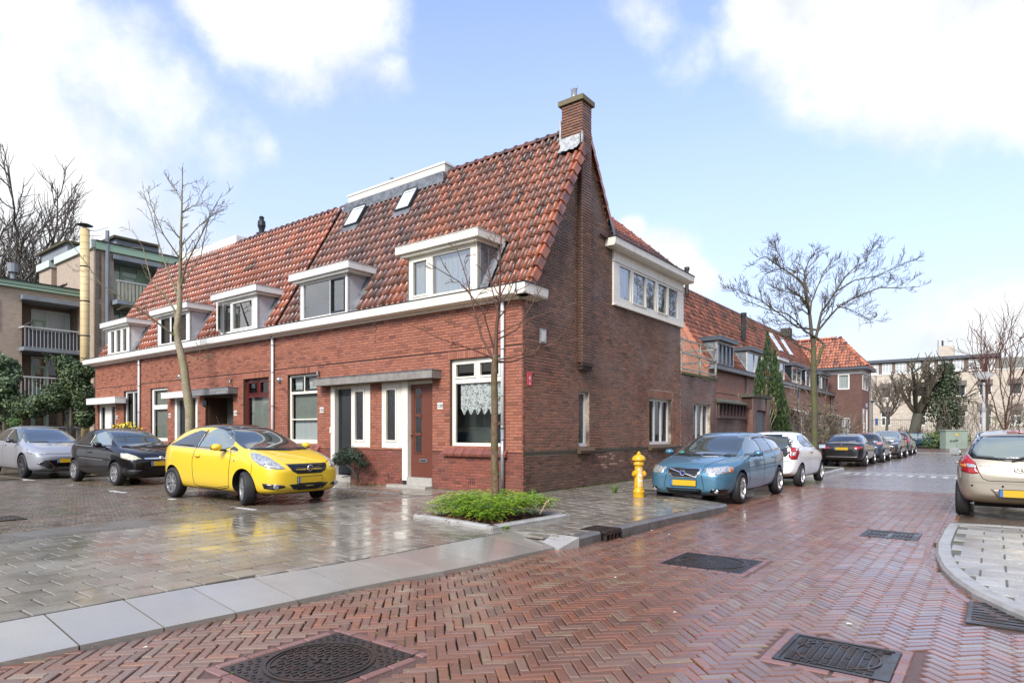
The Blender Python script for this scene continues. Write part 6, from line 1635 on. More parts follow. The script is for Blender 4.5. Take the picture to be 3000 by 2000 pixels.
h, n = car.cast((-6, .12, .985), (1, 0, 0)); b = MB(); b.tube([(h.x - .03, .10, .975), (h.x - .035, -.05, 1.03), (h.x + .04, -.50, 1.06)], [.022, .014, .008], 8); child(b, 'rear_wiper', M_plas, car.root)
car.mirror(.70, 1.05, PC, size=(.10, .20, .15)); car.handle(-.2, .88); car.handle(-1.0, .9); antenna(car, -1.25)
car.patch('side_window', [(-1.1, 1.05), (-1.0, 1.36), (.15, 1.38), (.45, 1.25), (.80, 1.04)], 'L', M_cgd, mirror='R')
car.line('door_gap', [(.85, .96), (.80, .28), (-.30, .26), (-.30, 1.0)], 'L', .008, mirror='R')
for sd in (1, -1):
    b = MB(); pts = [car.cast((x, sd * .56, 3), (0, 0, -1))[0] + Vector((0, 0, .05 if -1.1 < x < .1 else .0)) for x in (.25, .1 - .02, -.4, -.95, -1.09, -1.2)]
    b.tube(pts, .016, 6); child(b, 'roof_rail', mat('blue_rail', (.35, .40, .48), .3, .6), car.root, smooth=True)
f, d = car.frame('B')
h, n = car.cast(f(.43, .87), d)
text('HYUNDAI', .036, lambda u, z, dd: (h.x - .012 - dd, u, z), .44, .875, 0, M_chrome, car.root, 'badge_lettering', .002) if False else text('HYUNDAI', .036, lambda u, z, dd: (h.x - .012 - dd, -u, z), -.45, .875, 0, M_chrome, car.root, 'badge_lettering', .002)

# --- cars further up the street (fewer details show)
def far_car(label, loc, rot, L, W, H, wb, col, kind, metal=.3, suv=False, lamps='B', fo=.85, glassm=None, spokes=7):
    xf, xr_ = wb / 2 + fo, wb / 2 + fo - L; rear = xr_
    if kind == 'saloon':
        top = [(xf, .6), (xf - .2, .78), (wb / 2, .92), (.80, .99), (.35, 1.25), (-.05, H - .02), (-.5, H), (-.95, H - .06), (-1.35, 1.22), (-1.65, 1.04), (rear + .12, 1.0), (rear, .75)]
        xs = [xf, xf - .07, xf - .2, wb / 2 + .3, wb / 2, .95, .80, .35, -.05, -.5, -.95, -1.35, -1.65, rear + .3, rear + .12, rear + .04, rear]
    else:
        hb_ = .10 if kind == 'estate' else .22
        top = [(xf, .62 + .1 * suv), (xf - .2, .82 + .12 * suv), (wb / 2, .96 + .12 * suv), (.95, 1.04 + .1 * suv), (.45, 1.32), (.05, H - .03), (-.5, H), (rear + .75, H - .05), (rear + .32 + hb_, H - .12), (rear + .12 + hb_ * .5, 1.0), (rear, .75)]
        xs = [xf, xf - .07, xf - .2, wb / 2 + .3, wb / 2, .95, .70, .45, .05, -.5, rear + .75, rear + .32 + hb_, rear + .2, rear + .1, rear + .03, rear]
    bl_ = .93 + .08 * suv
    C = dict(wb=wb, wr=.30 + .03 * suv, xs=xs, top=top, belt=[(xf, .56 + .08 * suv), (xf - .2, .72 + .1 * suv), (wb / 2, .83 + .1 * suv), (.8, bl_ - .02), (rear + .4, bl_ + .05), (rear, .7)],
             W=[(xf, W * .30), (xf - .07, W * .38), (xf - .2, W * .44), (wb / 2, W * .49), (0, W * .49), (-wb / 2, W * .5), (rear + .35, W * .47), (rear + .1, W * .42), (rear, W * .36)],
             R=[(xf, W * .24), (wb / 2, W * .40), (.8, W * .385), (.2, W * .34), (-.8, W * .32), (rear + .4, W * .33), (rear + .1, W * .36), (rear, W * .3)],
             bot=[(xf, .34), (xf - .2, .2 + .04 * suv), (-wb / 2, .2 + .04 * suv), (rear + .2, .25), (rear, .38)])
    P = paint('paint_%s' % abs(hash(label)), col, metal, .3); c = Car(label, loc, rot, C, P)
    c.wheels(spokes=spokes, inset=.0, sw=.035); c.bl = bl_; c.H = H; c.Wd = W; c.rear = rear; c.xf = xf
    c.patch('windscreen', [(-W * .36, bl_ + .09), (-W * .31, H - .12), (W * .31, H - .12), (W * .36, bl_ + .09)], 'F', glassm or M_cg)
    zr = bl_ + (.13 if kind == 'saloon' else .09)
    c.patch('rear_window', [(-W * .36, zr), (-W * .30, H - .12), (W * .30, H - .12), (W * .36, zr)], 'B', glassm or M_cgd)
    for a, b_ in ((-.25, .72), (-1.25 if L > 3.7 else -1.0, -.31)):
        c.patch('side_window', [(a, bl_ + .08), (a + .08, H - .13), (min(b_, .15), H - .12), (b_, bl_ + .07)], 'R', glassm or M_cg, mirror='L')
    c.mirror(.68, bl_ + .10, P); return c
B_ = R(90)
c = far_car('glossy black coupe seen from behind just beyond the white city car', LOC(2.72, 21.2, 0), R(91), 4.36, 1.75, 1.42, 2.66, (.009, .009, .010), 'saloon', 0)
c.patch('tail_lamp', [(-.76, .86), (-.50, .85), (-.42, .78), (-.60, .73), (-.78, .76)], 'B', M_red, off=.008, mirror=True); c.plate('B', .76); ringbadge(c, 'B', 0, .92, 'round'); c.line('bumper_line', [(-.6, .42), (.6, .42)], 'B', .02, M_alloy); antenna(c, -.75, ln=.08)
c = far_car('dark grey small hatchback with round tail lamps behind the black coupe', LOC(2.85, 26.0, 0), R(90), 3.42, 1.62, 1.46, 2.34, (.055, .075, .105), 'hatch', .3, fo=.55)
c.patch('tail_lamp', [(-.74, .98), (-.62, 1.0), (-.50, .95), (-.54, .87), (-.70, .85)], 'B', mat('clear_red_lamp', (.55, .22, .22), .15, coat=1), off=.008, mirror=True); c.patch('brake_light', [(-.3, 1.40), (.3, 1.40), (.3, 1.375), (-.3, 1.375)], 'B', M_red, off=.01)
c = far_car('dark grey crossover facing the camera in the middle of the far parked row', LOC(2.95, 31.7, 0), R(-90), 4.2, 1.78, 1.58, 2.6, (.05, .052, .056), 'hatch', .3, suv=True, glassm=M_cgb)
c.patch('headlamp', [(1.75, -.84, .93), (2.05, -.5, .87), (2.08, -.45, .81), (1.80, -.82, .83)], -.5, M_lamp, mirror=True); c.patch('grille', [(-.5, .60), (-.4, .36), (.4, .36), (.5, .60)], 'F', M_gbk); c.line('copper_fin', [(-.62, .62), (-.60, .42)], 'F', .03, MAT['copper'], mirror=True)
c = far_car('tall dark estate with upright red tail lamps at the end of the parked row', LOC(2.85, 38.6, 0), R(90), 4.5, 1.77, 1.56, 2.64, (.018, .022, .02), 'estate', .2)
c.patch('tail_lamp', [(-.72, 1.40), (-.66, 1.40), (-.66, 1.05), (-.58, .85), (-.76, .82), (-.78, 1.1)], 'B', M_red, off=.008, mirror=True); c.patch('tail_lamp_side', [(c.rear + .14, .86), (c.rear + .13, 1.1), (c.rear + .30, 1.38), (c.rear + .38, 1.38), (c.rear + .30, 1.0), (c.rear + .35, .86)], 'R', M_red, off=.008, mirror='L')
c = far_car('dark blue bubble shaped city car crossing the far end of the street', LOC(2.35, 61.9, -.0), R(0), 3.57, 1.63, 1.49, 2.30, (.018, .045, .085), 'hatch', .2, fo=.62, glassm=M_cgb, spokes=12)
c.patch('headlamp', [(1.50, -.72, .86), (1.60, -.64, .88), (1.68, -.55, .80), (1.62, -.66, .74), (1.52, -.74, .76)], -.7, M_lamp, mirror=True); c.line('chrome_trim', [(.8, .98), (-.9, 1.0)], 'R', .02, M_chrome, off=.006)
# ------------------------------------------------------------------ annex, garden wall, second row, end house
AX = thing('annex', 'low brown brick annex with a mesh fenced roof terrace behind the corner house', 'annex', (-1, 10, .12))
M_bx = mat('annex_brick', (.12, .06, .045), .6, ramp=[(.10, .060, .050), (.15, .082, .065), (.20, .105, .080), (.25, .125, .095)], noise=[(.9, (.10, .06, .05), .45, .65, .7), (5, (.20, .15, .13), .6, .75, .5)], fine=(60, .25), bump=(50, .3, .004), wet=(1, .3, .65))
SW3 = (9.53, 11.1, 1.08, 2.42)
b = MB(); plate(b, PS0, (8.48, 11.7, 0, 3.30), [SW3], -.04, -.001); reveal(b, PS0, SW3, .12, .3); b.box(-3, -.01, 11.64, 11.70, 0, 3.3); child(b, 'wall', M_ms, AX)
bricks(AX, PS0, .12, 3.28, lambda z: [(8.48, 11.7)], [SW3], M_bx, lambda u, z: random.gauss(.45 if z > 1.6 else .7, .2), 0, soldiers=[(9.5, 11.15, 2.43, 2.66)])
b = MB(); b.box(-3, .06, 8.48, 11.78, 3.30, 3.38); child(b, 'coping', mat('mossy_coping', (.10, .09, .06), .8, noise=(5, (.12, .14, .05), .45, .6)), AX)
b = MB(); pquad(b, PS0, 8.5, 11.7, 0, 3.2, -.7); child(b, 'interior', M_int, AX)
window(AX, PS0, SW3, [(9.60, 10.02, 1.17, 2.36), (10.12, 10.52, 1.17, 2.36), (10.62, 11.02, 1.17, 2.36)], M_white, d=-.09, back=None)
M_old = mat('flaking_white_wood', (.42, .41, .34), .7, noise=[(9, (.16, .14, .10), .5, .62, .8), (3, (.12, .13, .06), .55, .7, .7)])
tf = thing('terrace_fence', 'weathered white frame with wire mesh round the roof terrace above the annex', 'fence', (0, 10, 3.38))
fm_ = [(8.52, 3.38, 4.46), (10.15, 3.38, 4.42), (11.66, 3.38, 4.40)]
b = MB()
for y, z0, z1 in fm_: b = MB(); b.box(-.03, .03, y - .03, y + .03, z0, z1); child(b, 'post', M_old, tf)
for z in (4.38, 3.95, 3.44): b = MB(); b.box(-.02, .03, 8.5, 11.7, z, z + .06); child(b, 'rail', M_old, tf)
b = MB()
b.box(-2.5, 0, 11.63, 11.69, 4.36, 4.42).box(-2.5, 0, 11.63, 11.69, 3.93, 3.99); child(b, 'end_rail', M_old, tf)
def mesh_mat():
    m = bpy.data.materials.new('wire_mesh'); m.use_nodes = True; n, l = m.node_tree.nodes, m.node_tree.links
    return m
wm = MB(); M_wire = mat('old_wire', (.10, .10, .09), .6)
k = 8.55
while k < 11.65:
    for sg in (1, -1):
        ya, za = k, 3.45 if sg > 0 else 4.36; yb, zb = k + .91, 4.36 if sg > 0 else 3.45
        if yb > 11.66: f = (11.66 - ya) / (yb - ya); yb, zb = 11.66, za + (zb - za) * f
        wm.raw([(.0, ya, za), (.0, ya + .007, za), (.0, yb + .007, zb), (.0, yb, zb)], [(0, 1, 2, 3)])
    k += .05
child(wm, 'wire_mesh', M_wire, tf, kind='stuff')

GW = thing('garden_wall', 'dark brick garden wall with a slatted opening under a tiled coping', 'wall', (0, 13.4, .12))
b = MB(); b.box(-.22, -.012, 11.7, 15.2, 0, 2.52); child(b, 'wall', M_ms, GW)
bricks(GW, PS0, .12, 2.0, lambda z: [(11.72, 15.2)], [], M_bx, lambda u, z: random.gauss(.35, .2), 0)
b = MB(); b.prism([(-.35, 2.52), (.16, 2.50), (.16, 2.55), (-.10, 2.68), (-.35, 2.6)], 1, 11.74, 15.0); child(b, 'coping', mat('dark_coping', (.07, .06, .05), .7, noise=(8, (.09, .10, .04), .45, .6)), GW)
b = MB(); b.box(.0, .10, 11.8, 15.0, 1.96, 2.06); child(b, 'ledge', mat('purple_brick', (.085, .045, .04), .6, fine=(30, .3)), GW)
for k in range(9):
    b = MB(); y = 11.84 + k * .385; b.box(.0, .07, y, y + .07, 2.06, 2.52); child(b, 'slat', MAT['purple_brick'], GW)
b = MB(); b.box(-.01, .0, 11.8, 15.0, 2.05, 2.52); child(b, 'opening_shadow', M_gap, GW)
GP = thing('garden_gate', 'brick gate portal with a grey plank door beside the garden wall', 'gate', (.2, 16.2, .12))
b = MB(); b.box(-.2, .25, 15.2, 15.75, 0, 2.85).box(-.2, .25, 17.15, 17.6, 0, 2.85).box(-.2, .22, 15.2, 17.6, 2.35, 2.86); child(b, 'portal', M_bx, GP)
b = MB(); b.box(-.25, .32, 15.1, 17.7, 2.86, 2.98); child(b, 'coping', MAT['dark_coping'], GP)
for k in range(9):
    b = MB(); b.box(.10, .14, 15.76 + k * .155, 15.905 + k * .155, .12, 2.3); child(b, 'plank', mat('grey_plank', (.13, .15, .17), .5), GP)

# second row, set back
X2, Y2A, Y2B = -2.3, 17.3, 44.2
M_b2 = mat('row2_brick', (.50, .22, .14), .6, brick=(.22, .067, (.22, .15, .12)), noise=[(.7, (.33, .16, .11), .45, .7, .5)], bump=(30, .3, .006))
M_blk = mat('slate_trim', (.075, .085, .10), .4)
PS2 = PS(X2, 0)
ys2 = [17.3, 22.8, 28.3, 33.7, 39.0, 44.2]
lb2 = ['first set back house of the second row next to the fenced terrace', 'set back house of the second row largely behind the tall dark conifer', 'middle set back house of the second row with a white awning', 'set back house of the second row with a small white dormer above the street tree', 'last set back house of the second row against the taller end house']
R2 = [thing('terraced_house', lb2[i], 'house', (X2 - 2.5, (ys2[i] + ys2[i + 1]) / 2, .12), 'brick houses of the second row') for i in range(5)]
M_t4 = mat('row2_tile', (.3, .08, .05), .4, ramp=[(.04, .024, .02), (.15, .06, .042), (.28, .095, .056), (.38, .125, .07), (.34, .12, .075)], noise=[(1.2, (.10, .05, .038), .48, .66, .75), (8, (.07, .04, .03), .5, .7, .5)], fine=(40, .25), wet=(1, .3, .6))
DM2 = [(18.35, 20.75, 'w'), (22.95, 25.4, 'w'), (28.1, 30.3, 'w'), (32.1, 34.6, 'b'), (35.9, 38.2, 'b'), (40.0, 43.0, 'b')]
for i in range(5):
    ya, yb = ys2[i], ys2[i + 1]; h = R2[i]
    wl_ = [(ya + .6, ya + 1.9, 1.1, 3.0), (ya + 3.0, ya + 3.9, .12, 2.6), (ya + 4.1, ya + 4.9, 1.1, 2.6)]
    if i == 0: wl_ = [(ya + .9, ya + 2.6, 2.35, 2.95), (ya + 3.4, ya + 4.3, .12, 2.6)]
    b = MB(); plate(b, PS2, (ya, yb, 0, 4.28), wl_, -.15, 0); pquad(b, PS2, ya, yb, 3.27, 3.30, .002, 0); child(b, 'wall', M_b2, h)
    b = MB(); b.box(X2 + .001, X2 + .004, ya, yb, 3.265, 3.295); child(b, 'string_course', MAT['black_void'], h)
    b = MB(); pquad(b, PS2, ya, yb, 0, 4.28, -.6); child(b, 'interior', M_int, h)
    for w in wl_:
        if w[2] < .5: door_ = MB(); pbox(door_, PS2, w[0], w[1], w[2], w[3], -.12, -.06); child(door_, 'door', M_green if i % 2 else mat('white_door', (.5, .5, .48), .4), h)
        else:
            m_ = (w[0] + w[1]) / 2; zt = w[2] + (w[3] - w[2]) * .7
            window(h, PS2, w, [(w[0] + .07, m_ - .03, w[2] + .08, zt), (m_ + .03, w[1] - .07, w[2] + .08, zt), (w[0] + .07, w[1] - .07, zt + .06, w[3] - .06)] if w[3] - w[2] > 1 else [(w[0] + .06, m_ - .03, w[2] + .06, w[3] - .06), (m_ + .03, w[1] - .06, w[2] + .06, w[3] - .06)], M_white, d=-.05, back='curtain' if i % 2 else None)
    if i in (2, 4):
        b = MB(); b.raw([PS2(ya + 2.3, 2.95, 0), PS2(ya + 5.0, 2.95, 0), PS2(ya + 5.0, 2.72, .9), PS2(ya + 2.3, 2.72, .9), PS2(ya + 5.0, 2.58, .9), PS2(ya + 2.3, 2.58, .9)], [(0, 1, 2, 3), (3, 2, 4, 5)]); child(b, 'awning', mat('awning_cloth', (.60, .58, .50), .7), h)
    b = MB(); b.prism([(X2, 4.30), (X2 + .33, 4.32), (X2 + .34, 4.50), (X2, 4.50)], 1, ya + .003, yb - .003); gt = child(b, 'gutter', mat('grey_gutter', (.24, .26, .29), .4, noise=(6, (.16, .17, .19), .4, .7)), h)
    b = MB(); b.box(X2 + .0, X2 + .36, ya, yb, 4.50, 4.53); child(b, 'gutter_edge', M_black, gt)
    b = MB(); b.tube([(X2 + .07, yb - .2, .12), (X2 + .07, yb - .2, 4.3)], .045, 8); child(b, 'downpipe', M_zinc, h)
    b = MB(); b.face([(X2, ya, ZE - .06), (X2, yb, ZE - .06), (X2 - YR, yb, ZR - .05), (X2 - YR, ya, ZR - .05)]); b.face([(X2 - YR, ya, ZR - .05), (X2 - YR, yb, ZR - .05), (X2 - 5.2, yb, ZE), (X2 - 5.2, ya, ZE)]); child(b, 'roof', M_under, h)
    def t2(u, s, ya=ya):
        y = ya + u; z = ZE + s * SSL
        return not any(a - .05 < y < c + .12 and z < 5.75 for a, c, _ in DM2)
    tiles(h, (X2 + .02, ya, ZE - .03), math.pi / 2, SLOPE, yb - ya, ROWS, t2, M_t4, lambda u, s: random.gauss(.35 + .25 * (s < 2), .22), 0)
    ridge(h, (X2 - YR, ya, ZR + .04), (X2 - YR, yb, ZR + .04), M_ridge)
b = MB(); b.prism([(X2 - 5.2, 0), (X2, 0), (X2, ZE), (X2 - YR, ZR), (X2 - 5.2, ZE)], 1, Y2A - .05, Y2A); child(b, 'gable', M_b2, R2[0])
for r in range(ROWS):
    s0 = r * TS; b = MB()
    def V2(s, dy, n_): return (X2 - s * CSL + n_ * SSL, Y2A - dy, ZE + s * SSL + n_ * CSL)
    b.raw([V2(s0, -.15, .075), V2(s0, .06, .085), V2(s0, .10, -.12), V2(s0 + TS, -.15, .05), V2(s0 + TS, .06, .06), V2(s0 + TS, .10, -.15), V2(s0, -.15, -.02)], [(0, 3, 4, 1), (1, 4, 5, 2), (0, 1, 2, 6)], random.gauss(.7, .1)); child(b, 'verge_tile', mat('fresh_orange_tile', (.42, .12, .05), .4, ramp=[(.30, .085, .035), (.44, .13, .055)]), R2[0])
for k, (ya, yb, kd) in enumerate(DM2):
    h = R2[min(4, max(0, sum(1 for y in ys2[1:] if y < (ya + yb) / 2)))]
    tm, ck = (M_white, M_lead) if kd == 'w' else (M_white, M_green)
    b = MB(); b.box(X2 - 1.05, X2 + .22, ya - .12, yb + .12, 5.72, 5.88); dm = child(b, 'dormer', M_blk if k != 2 else M_white, h)
    b = MB(); b.box(X2 - 1.0, X2 + .24, ya - .14, yb + .14, 5.88, 5.91); child(b, 'roofing', M_lead, dm)
    y1 = (5.72 - ZE) * CSL / SSL
    for yy in (ya, yb - .04):
        b = MB(); b.prism([(X2, 4.45), (X2, 5.72), (X2 - y1 - .1, 5.72)], 1, yy, yy + .04); child(b, 'cheek', ck, dm)
    b = MB()
    b.raw([(X2 + .01 + .08, ya - .02, 4.5), (X2 + .09, ya - .10, 4.5), (X2 - y1 + .08, ya - .10, 5.72), (X2 - y1 + .08, ya - .02, 5.72)], [(0, 1, 2, 3)]); child(b, 'flashing', M_wfr, dm)
    n = 4 if k == 0 else 2; w = (yb - ya - .2) / n
    window(h, PS2, (ya, yb, 4.52, 5.72), [(ya + .1 + w * q + .04, ya + .1 + w * (q + 1) - .04, 4.66, 5.62, M_blk if k in (0, 5) else None, 'curtain' if k != 3 else None) for q in range(n)], tm, d=.0, th=.06, glass=G_sky)
for y in (34.8, 37.6):
    b = MB(); B = Matrix.Translation((X2 + .02, y, ZE)) @ Matrix.Rotation(math.pi / 2, 4, 'Z') @ Matrix.Rotation(SLOPE, 4, 'X')
    vs = [B @ Vector((u, s, q)) for q in (.05, .13) for s in (3.0, 4.5) for u in (0, .8)]
    b.raw(vs, [(4, 5, 7, 6), (0, 1, 5, 4), (2, 6, 7, 3), (0, 4, 6, 2), (1, 3, 7, 5)]); child(b, 'roof_window', MAT['skylight_glass'], R2[3])
b = MB(); b.box(-5.4, -4.7, 41.5, 42.2, 8.4, 9.6); child(b, 'chimney', mat('dark_chimney', (.06, .055, .05), .7), R2[4])
b = MB(); b.tube([(-3.2, 25.2, 6.6), (-3.2, 25.2, 7.9)], .13, 10).tube([(-3.2, 25.2, 7.9), (-3.2, 25.2, 8.1)], .17, 10); child(b, 'flue', M_black, R2[1])
b = MB(); b.tube([(-4.4, 20.0, 8.4), (-4.4, 20.0, 9.6)], .10, 8).tube([(-4.4, 20, 9.6), (-4.4, 20, 9.75)], .14, 8); child(b, 'flue', M_black, R2[0])

# end house across the bend
EH = thing('end_house', 'taller brown house with a bright orange hipped roof closing the second row', 'house', (-3, 47, .1))
M_be = mat('end_brick', (.16, .075, .055), .6, brick=(.22, .067, (.05, .035, .03)), noise=[(.6, (.07, .032, .025), .4, .7, .6)])
M_be2 = mat('end_brick_red', (.26, .10, .07), .6, brick=(.22, .067, (.08, .05, .04)))
XE, YE, YE2 = -.12, 44.0, 47.6
PFE, PSE = PF(0, YE), PS(XE, 0)
wd = [(-1.78, -.97, 4.80, 5.98), (-1.72, -.93, .1, 2.58)]
b = MB(); plate(b, PFE, (-4.5, XE, 0, 5.98), wd, -.1, 0); child(b, 'front_wall', M_be, EH)
b = MB(); pbox(b, PFE, -4.5, XE, 5.98, 6.30, -.1, .0).face([]) if False else pbox(b, PFE, -4.5, XE, 5.98, 6.30, -.1, .0); pbox(b, PSE, YE + .01, YE2, 5.98, 6.30, -.1, .0); child(b, 'frieze', M_white, EH)
wd2 = [(44.15, 46.9, 4.75, 5.9), (44.4, 45.1, .3, 3.3), (45.9, 46.6, .3, 3.3)]
b = MB(); plate(b, PSE, (YE + .01, YE2, 0, 5.98), wd2, -.1, 0); child(b, 'side_wall', M_be2, EH)
window(EH, PFE, wd[0], [(wd[0][0] + .08, wd[0][1] - .08, 4.88, 5.9, None, 'curtain')], M_white, d=.02)
b = MB(); pbox(b, PFE, wd[1][0], wd[1][1], .1, 2.58, -.08, .01); d_ = child(b, 'garage_door', M_gap, EH); b = MB(); pbox(b, PFE, wd[1][0] + .12, wd[1][1] - .10, .1, 2.44, .0, .02); child(b, 'leaf', mat('pale_blue_grey', (.42, .46, .50), .5), d_); b = MB(); plate(b, PFE, (wd[1][0], wd[1][1], .1, 2.58), [(wd[1][0] + .05, wd[1][1] - .05, .1, 2.52)], .0, .03); child(b, 'frame', M_white, d_)
for w in wd2: window(EH, PSE, w, [(w[0] + .12, (w[0] + w[1]) / 2 - .04, w[2] + .1, w[3] - .1), ((w[0] + w[1]) / 2 + .04, w[1] - .12, w[2] + .1, w[3] - .1)], M_white, d=.02)
b = MB(); b.box(-4.9, XE + .45, YE - .45, YE2 + .45, 6.30, 6.48); child(b, 'eave', M_blk, EH)
ap = Vector((-1.95, 45.8, 9.05)); ap2 = Vector((-9.0, 45.8, 9.05)); e1 = Vector((-9.0, YE - .4, 6.48)); e2 = Vector((XE + .4, YE - .4, 6.48)); e3 = Vector((XE + .4, YE2 + .4, 6.48)); e4 = Vector((-9, YE2 + .4, 6.48))
b = MB(); b.face([e1, e2, ap, ap2]); b.face([e2, e3, ap]); b.face([e3, e4, ap2, ap]); child(b, 'roof', M_under, EH)
M_t5 = mat('bright_orange_tile', (.5, .13, .05), .3, ramp=[(.12, .045, .03), (.34, .11, .06), (.48, .16, .08), (.55, .20, .11)], fine=(20, .2), wet=(1, .2, .45))
sa = math.atan2(9.05 - 6.48, 45.8 - YE + .4)
tiles(EH, (-9.0, YE - .4, 6.47), 0, sa, e2.x + 9.0, 11, lambda u, s: -9 + u < e2.x - s / (3.38) * (e2.x - ap.x) - .05 and s < 3.35, M_t5, lambda u, s: random.random(), 0)
sb = math.atan2(9.05 - 6.48, e2.x - ap.x); ls = math.hypot(9.05 - 6.48, e2.x - ap.x)
tiles(EH, (e2.x, YE - .4, 6.47), math.pi / 2, sb, YE2 - YE + .8, 12, lambda u, s: s / ls * (45.8 - YE + .4) < u < (YE2 - YE + .8) - s / ls * (YE2 + .4 - 45.8) and s < ls, M_t5, lambda u, s: random.random(), 0)
ridge(EH, e2 + Vector((0, 0, .05)), ap + Vector((0, 0, .05)), M_t5, L=.40, r=.14); ridge(EH, ap2 + Vector((0, 0, .05)), ap + Vector((0, 0, .05)), M_t5, L=.40, r=.12)
b = MB(); b.tube([(XE + .08, YE2 - .1, .1), (XE + .08, YE2 - .1, 6.3)], .05, 8).tube([(-2.2, YE - .08, .1), (-2.2, YE - .08, 4.3)], .05, 8); child(b, 'downpipe', M_zinc, EH)
b = MB(); pbox(b, PSE, 45.8, 46.6, 3.45, 3.75, .01, .03); child(b, 'street_name_plate', mat('pale_blue_plate', (.45, .52, .65), .4), EH)

# ------------------------------------------------------------------ school at the far end
SCH = thing('school', 'long pale brick school with a dark set back top storey at the far end', 'building', (8, 80, 0))
M_bk = mat('pale_brick', (.62, .54, .44), .7, brick=(.44, .13, (.32, .28, .23)), noise=[(.3, (.44, .38, .31), .4, .7, .6)])
M_br = mat('brown_storey', (.14, .105, .085), .7)
PK = PF(0, 80)
m_ = [(-3.27, -2.21), (.3, 1.4), (4.14, 5.29), (6.54, 7.71), (9.3, 10.4), (12.0, 13.2)]
g_ = m_
holes = [(a, b_, 5.70, 7.50) for a, b_ in m_] + [(a, b_, 2.28, 4.65) for a, b_ in g_]
b = MB(); plate(b, PK, (-12, 26, 0, 8.62), holes, -.3, 0); child(b, 'wall', M_bk, SCH)
b = MB(); pbox(b, PK, -12, 26, 8.62, 8.70, -.3, .06); child(b, 'parapet', M_white, SCH)
tw = [(-4.75, -3.6), (-3.2, -2.15), (-1.77, -.62), (-.28, .85), (1.16, 2.2), (2.63, 3.68), (4.05, 5.1), (5.56, 6.6), (6.98, 8.0)]
PK2 = PF(0, 80.3)
b = MB(); plate(b, PK2, (-12, 8.5, 8.6, 10.15), [(a, c, 8.72, 10.02) for a, c in tw], -.2, 0); child(b, 'top_storey', M_br, SCH)
b = MB(); pbox(b, PK2, -12.3, 8.6, 10.15, 10.5, -6, .35); child(b, 'roof_edge', M_blk, SCH)
b = MB(); b.box(-12, 8.5, 86, 86.1, 0, 10.2); b.box(8.4, 8.5, 80.3, 86, 8.6, 10.2); b.box(-12, 26, 86, 86.1, 0, 8.6); b.box(25.9, 26, 80.3, 86, 0, 8.6); b.box(-12, 26, 80.4, 86, 8.5, 8.6); child(b, 'rear_wall', M_br, SCH)
b = MB(); pquad(b, PK, -12, 26, 0, 10.1, -1.6); child(b, 'interior', mat('school_room', (.22, .22, .20), .9), SCH)
G_far = mat('dim_glass', (.04, .043, .045), .15, spec=.6); G_far2 = mat('pale_glass', (.42, .45, .46), .2, spec=.6)
for a, c in tw:
    w3 = (c - a) / 3
    window(SCH, PK2, (a, c, 8.72, 10.02), [(a + .06 + w3 * q, a + w3 * (q + 1) - .04, 8.8, 9.6) for q in range(3)] + [(a + .06 + w3 * q, a + w3 * (q + 1) - .04, 9.66, 9.94) for q in range(3)], M_wfr, d=.02, glass=G_far2)
for a, c in m_:
    window(SCH, PK, (a, c, 5.70, 7.50), [(a + .08, c - .08, 5.85, 6.95), (a + .08, c - .08, 7.05, 7.42)], M_wfr, d=.0, glass=G_far)
    b = MB(); pbox(b, PK, a - .1, c + .1, 6.98, 7.55, .0, .35); child(b, 'awning_box', mat('brown_awning', (.14, .12, .105), .7), SCH)
for a, c in g_:
    mm = (a + c) / 2
    window(SCH, PK, (a, c, 2.28, 4.65), [(a + .06, c - .06, 3.45, 3.95), (a + .1, mm - .12, 2.45, 3.3), (mm + .12, c - .1, 2.45, 3.3), (a + .06, c - .06, 4.0, 4.6)], M_wfr, d=.0, glass=G_far)
    b = MB(); pbox(b, PK, a - .1, c + .1, 4.05, 4.7, .0, .2); child(b, 'awning_box', MAT['brown_awning'], SCH)
b = MB(); b.box(2.65, 4.1, 81.5, 83, 10.3, 11.9); child(b, 'roof_plant', M_bk, SCH)
b = MB(); b.tube([(3.75, 82, 11.9), (3.75, 82, 12.5)], .16, 8).tube([(3.75, 82, 12.5), (3.75, 82, 12.9)], .28, 8); child(b, 'roof_vent', M_wfr, SCH)
b = MB(); b.tube([(2.95, 82, 11.9), (2.95, 82, 12.6)], .10, 6).tube([(2.5, 82, 10.5), (2.5, 82, 12.7)], .03, 4); child(b, 'flue', M_black, SCH)
# railing before the school
ft = thing('school_fence', 'tall grey bar fence along the school front', 'fence', (0, 76, 0))
M_fence = mat('grey_bar', (.16, .15, .14), .6)
b = MB(); b.box(-8, 24, 75.98, 76.02, 2.95, 3.02).box(-8, 24, 75.98, 76.02, 1.2, 1.26); child(b, 'rail', M_fence, ft)
b = MB()
for k in range(150): b.box(-8 + k * .2, -7.975 + k * .2, 75.985, 76.015, .2, 3.0)
child(b, 'bars', M_fence, ft, kind='stuff')
hd = MB(); hd.box(-60, 60, 66, 66.05, -.05, 0); 
vr = MB(); vr.face([(-60, 65, .02), (60, 65, .02), (60, 80, .02), (-60, 80, .02)]); vr.obj('verge', mat('verge_earth', (.06, .05, .03), .9, noise=(2, (.05, .08, .02), .45, .6)), kind='structure')

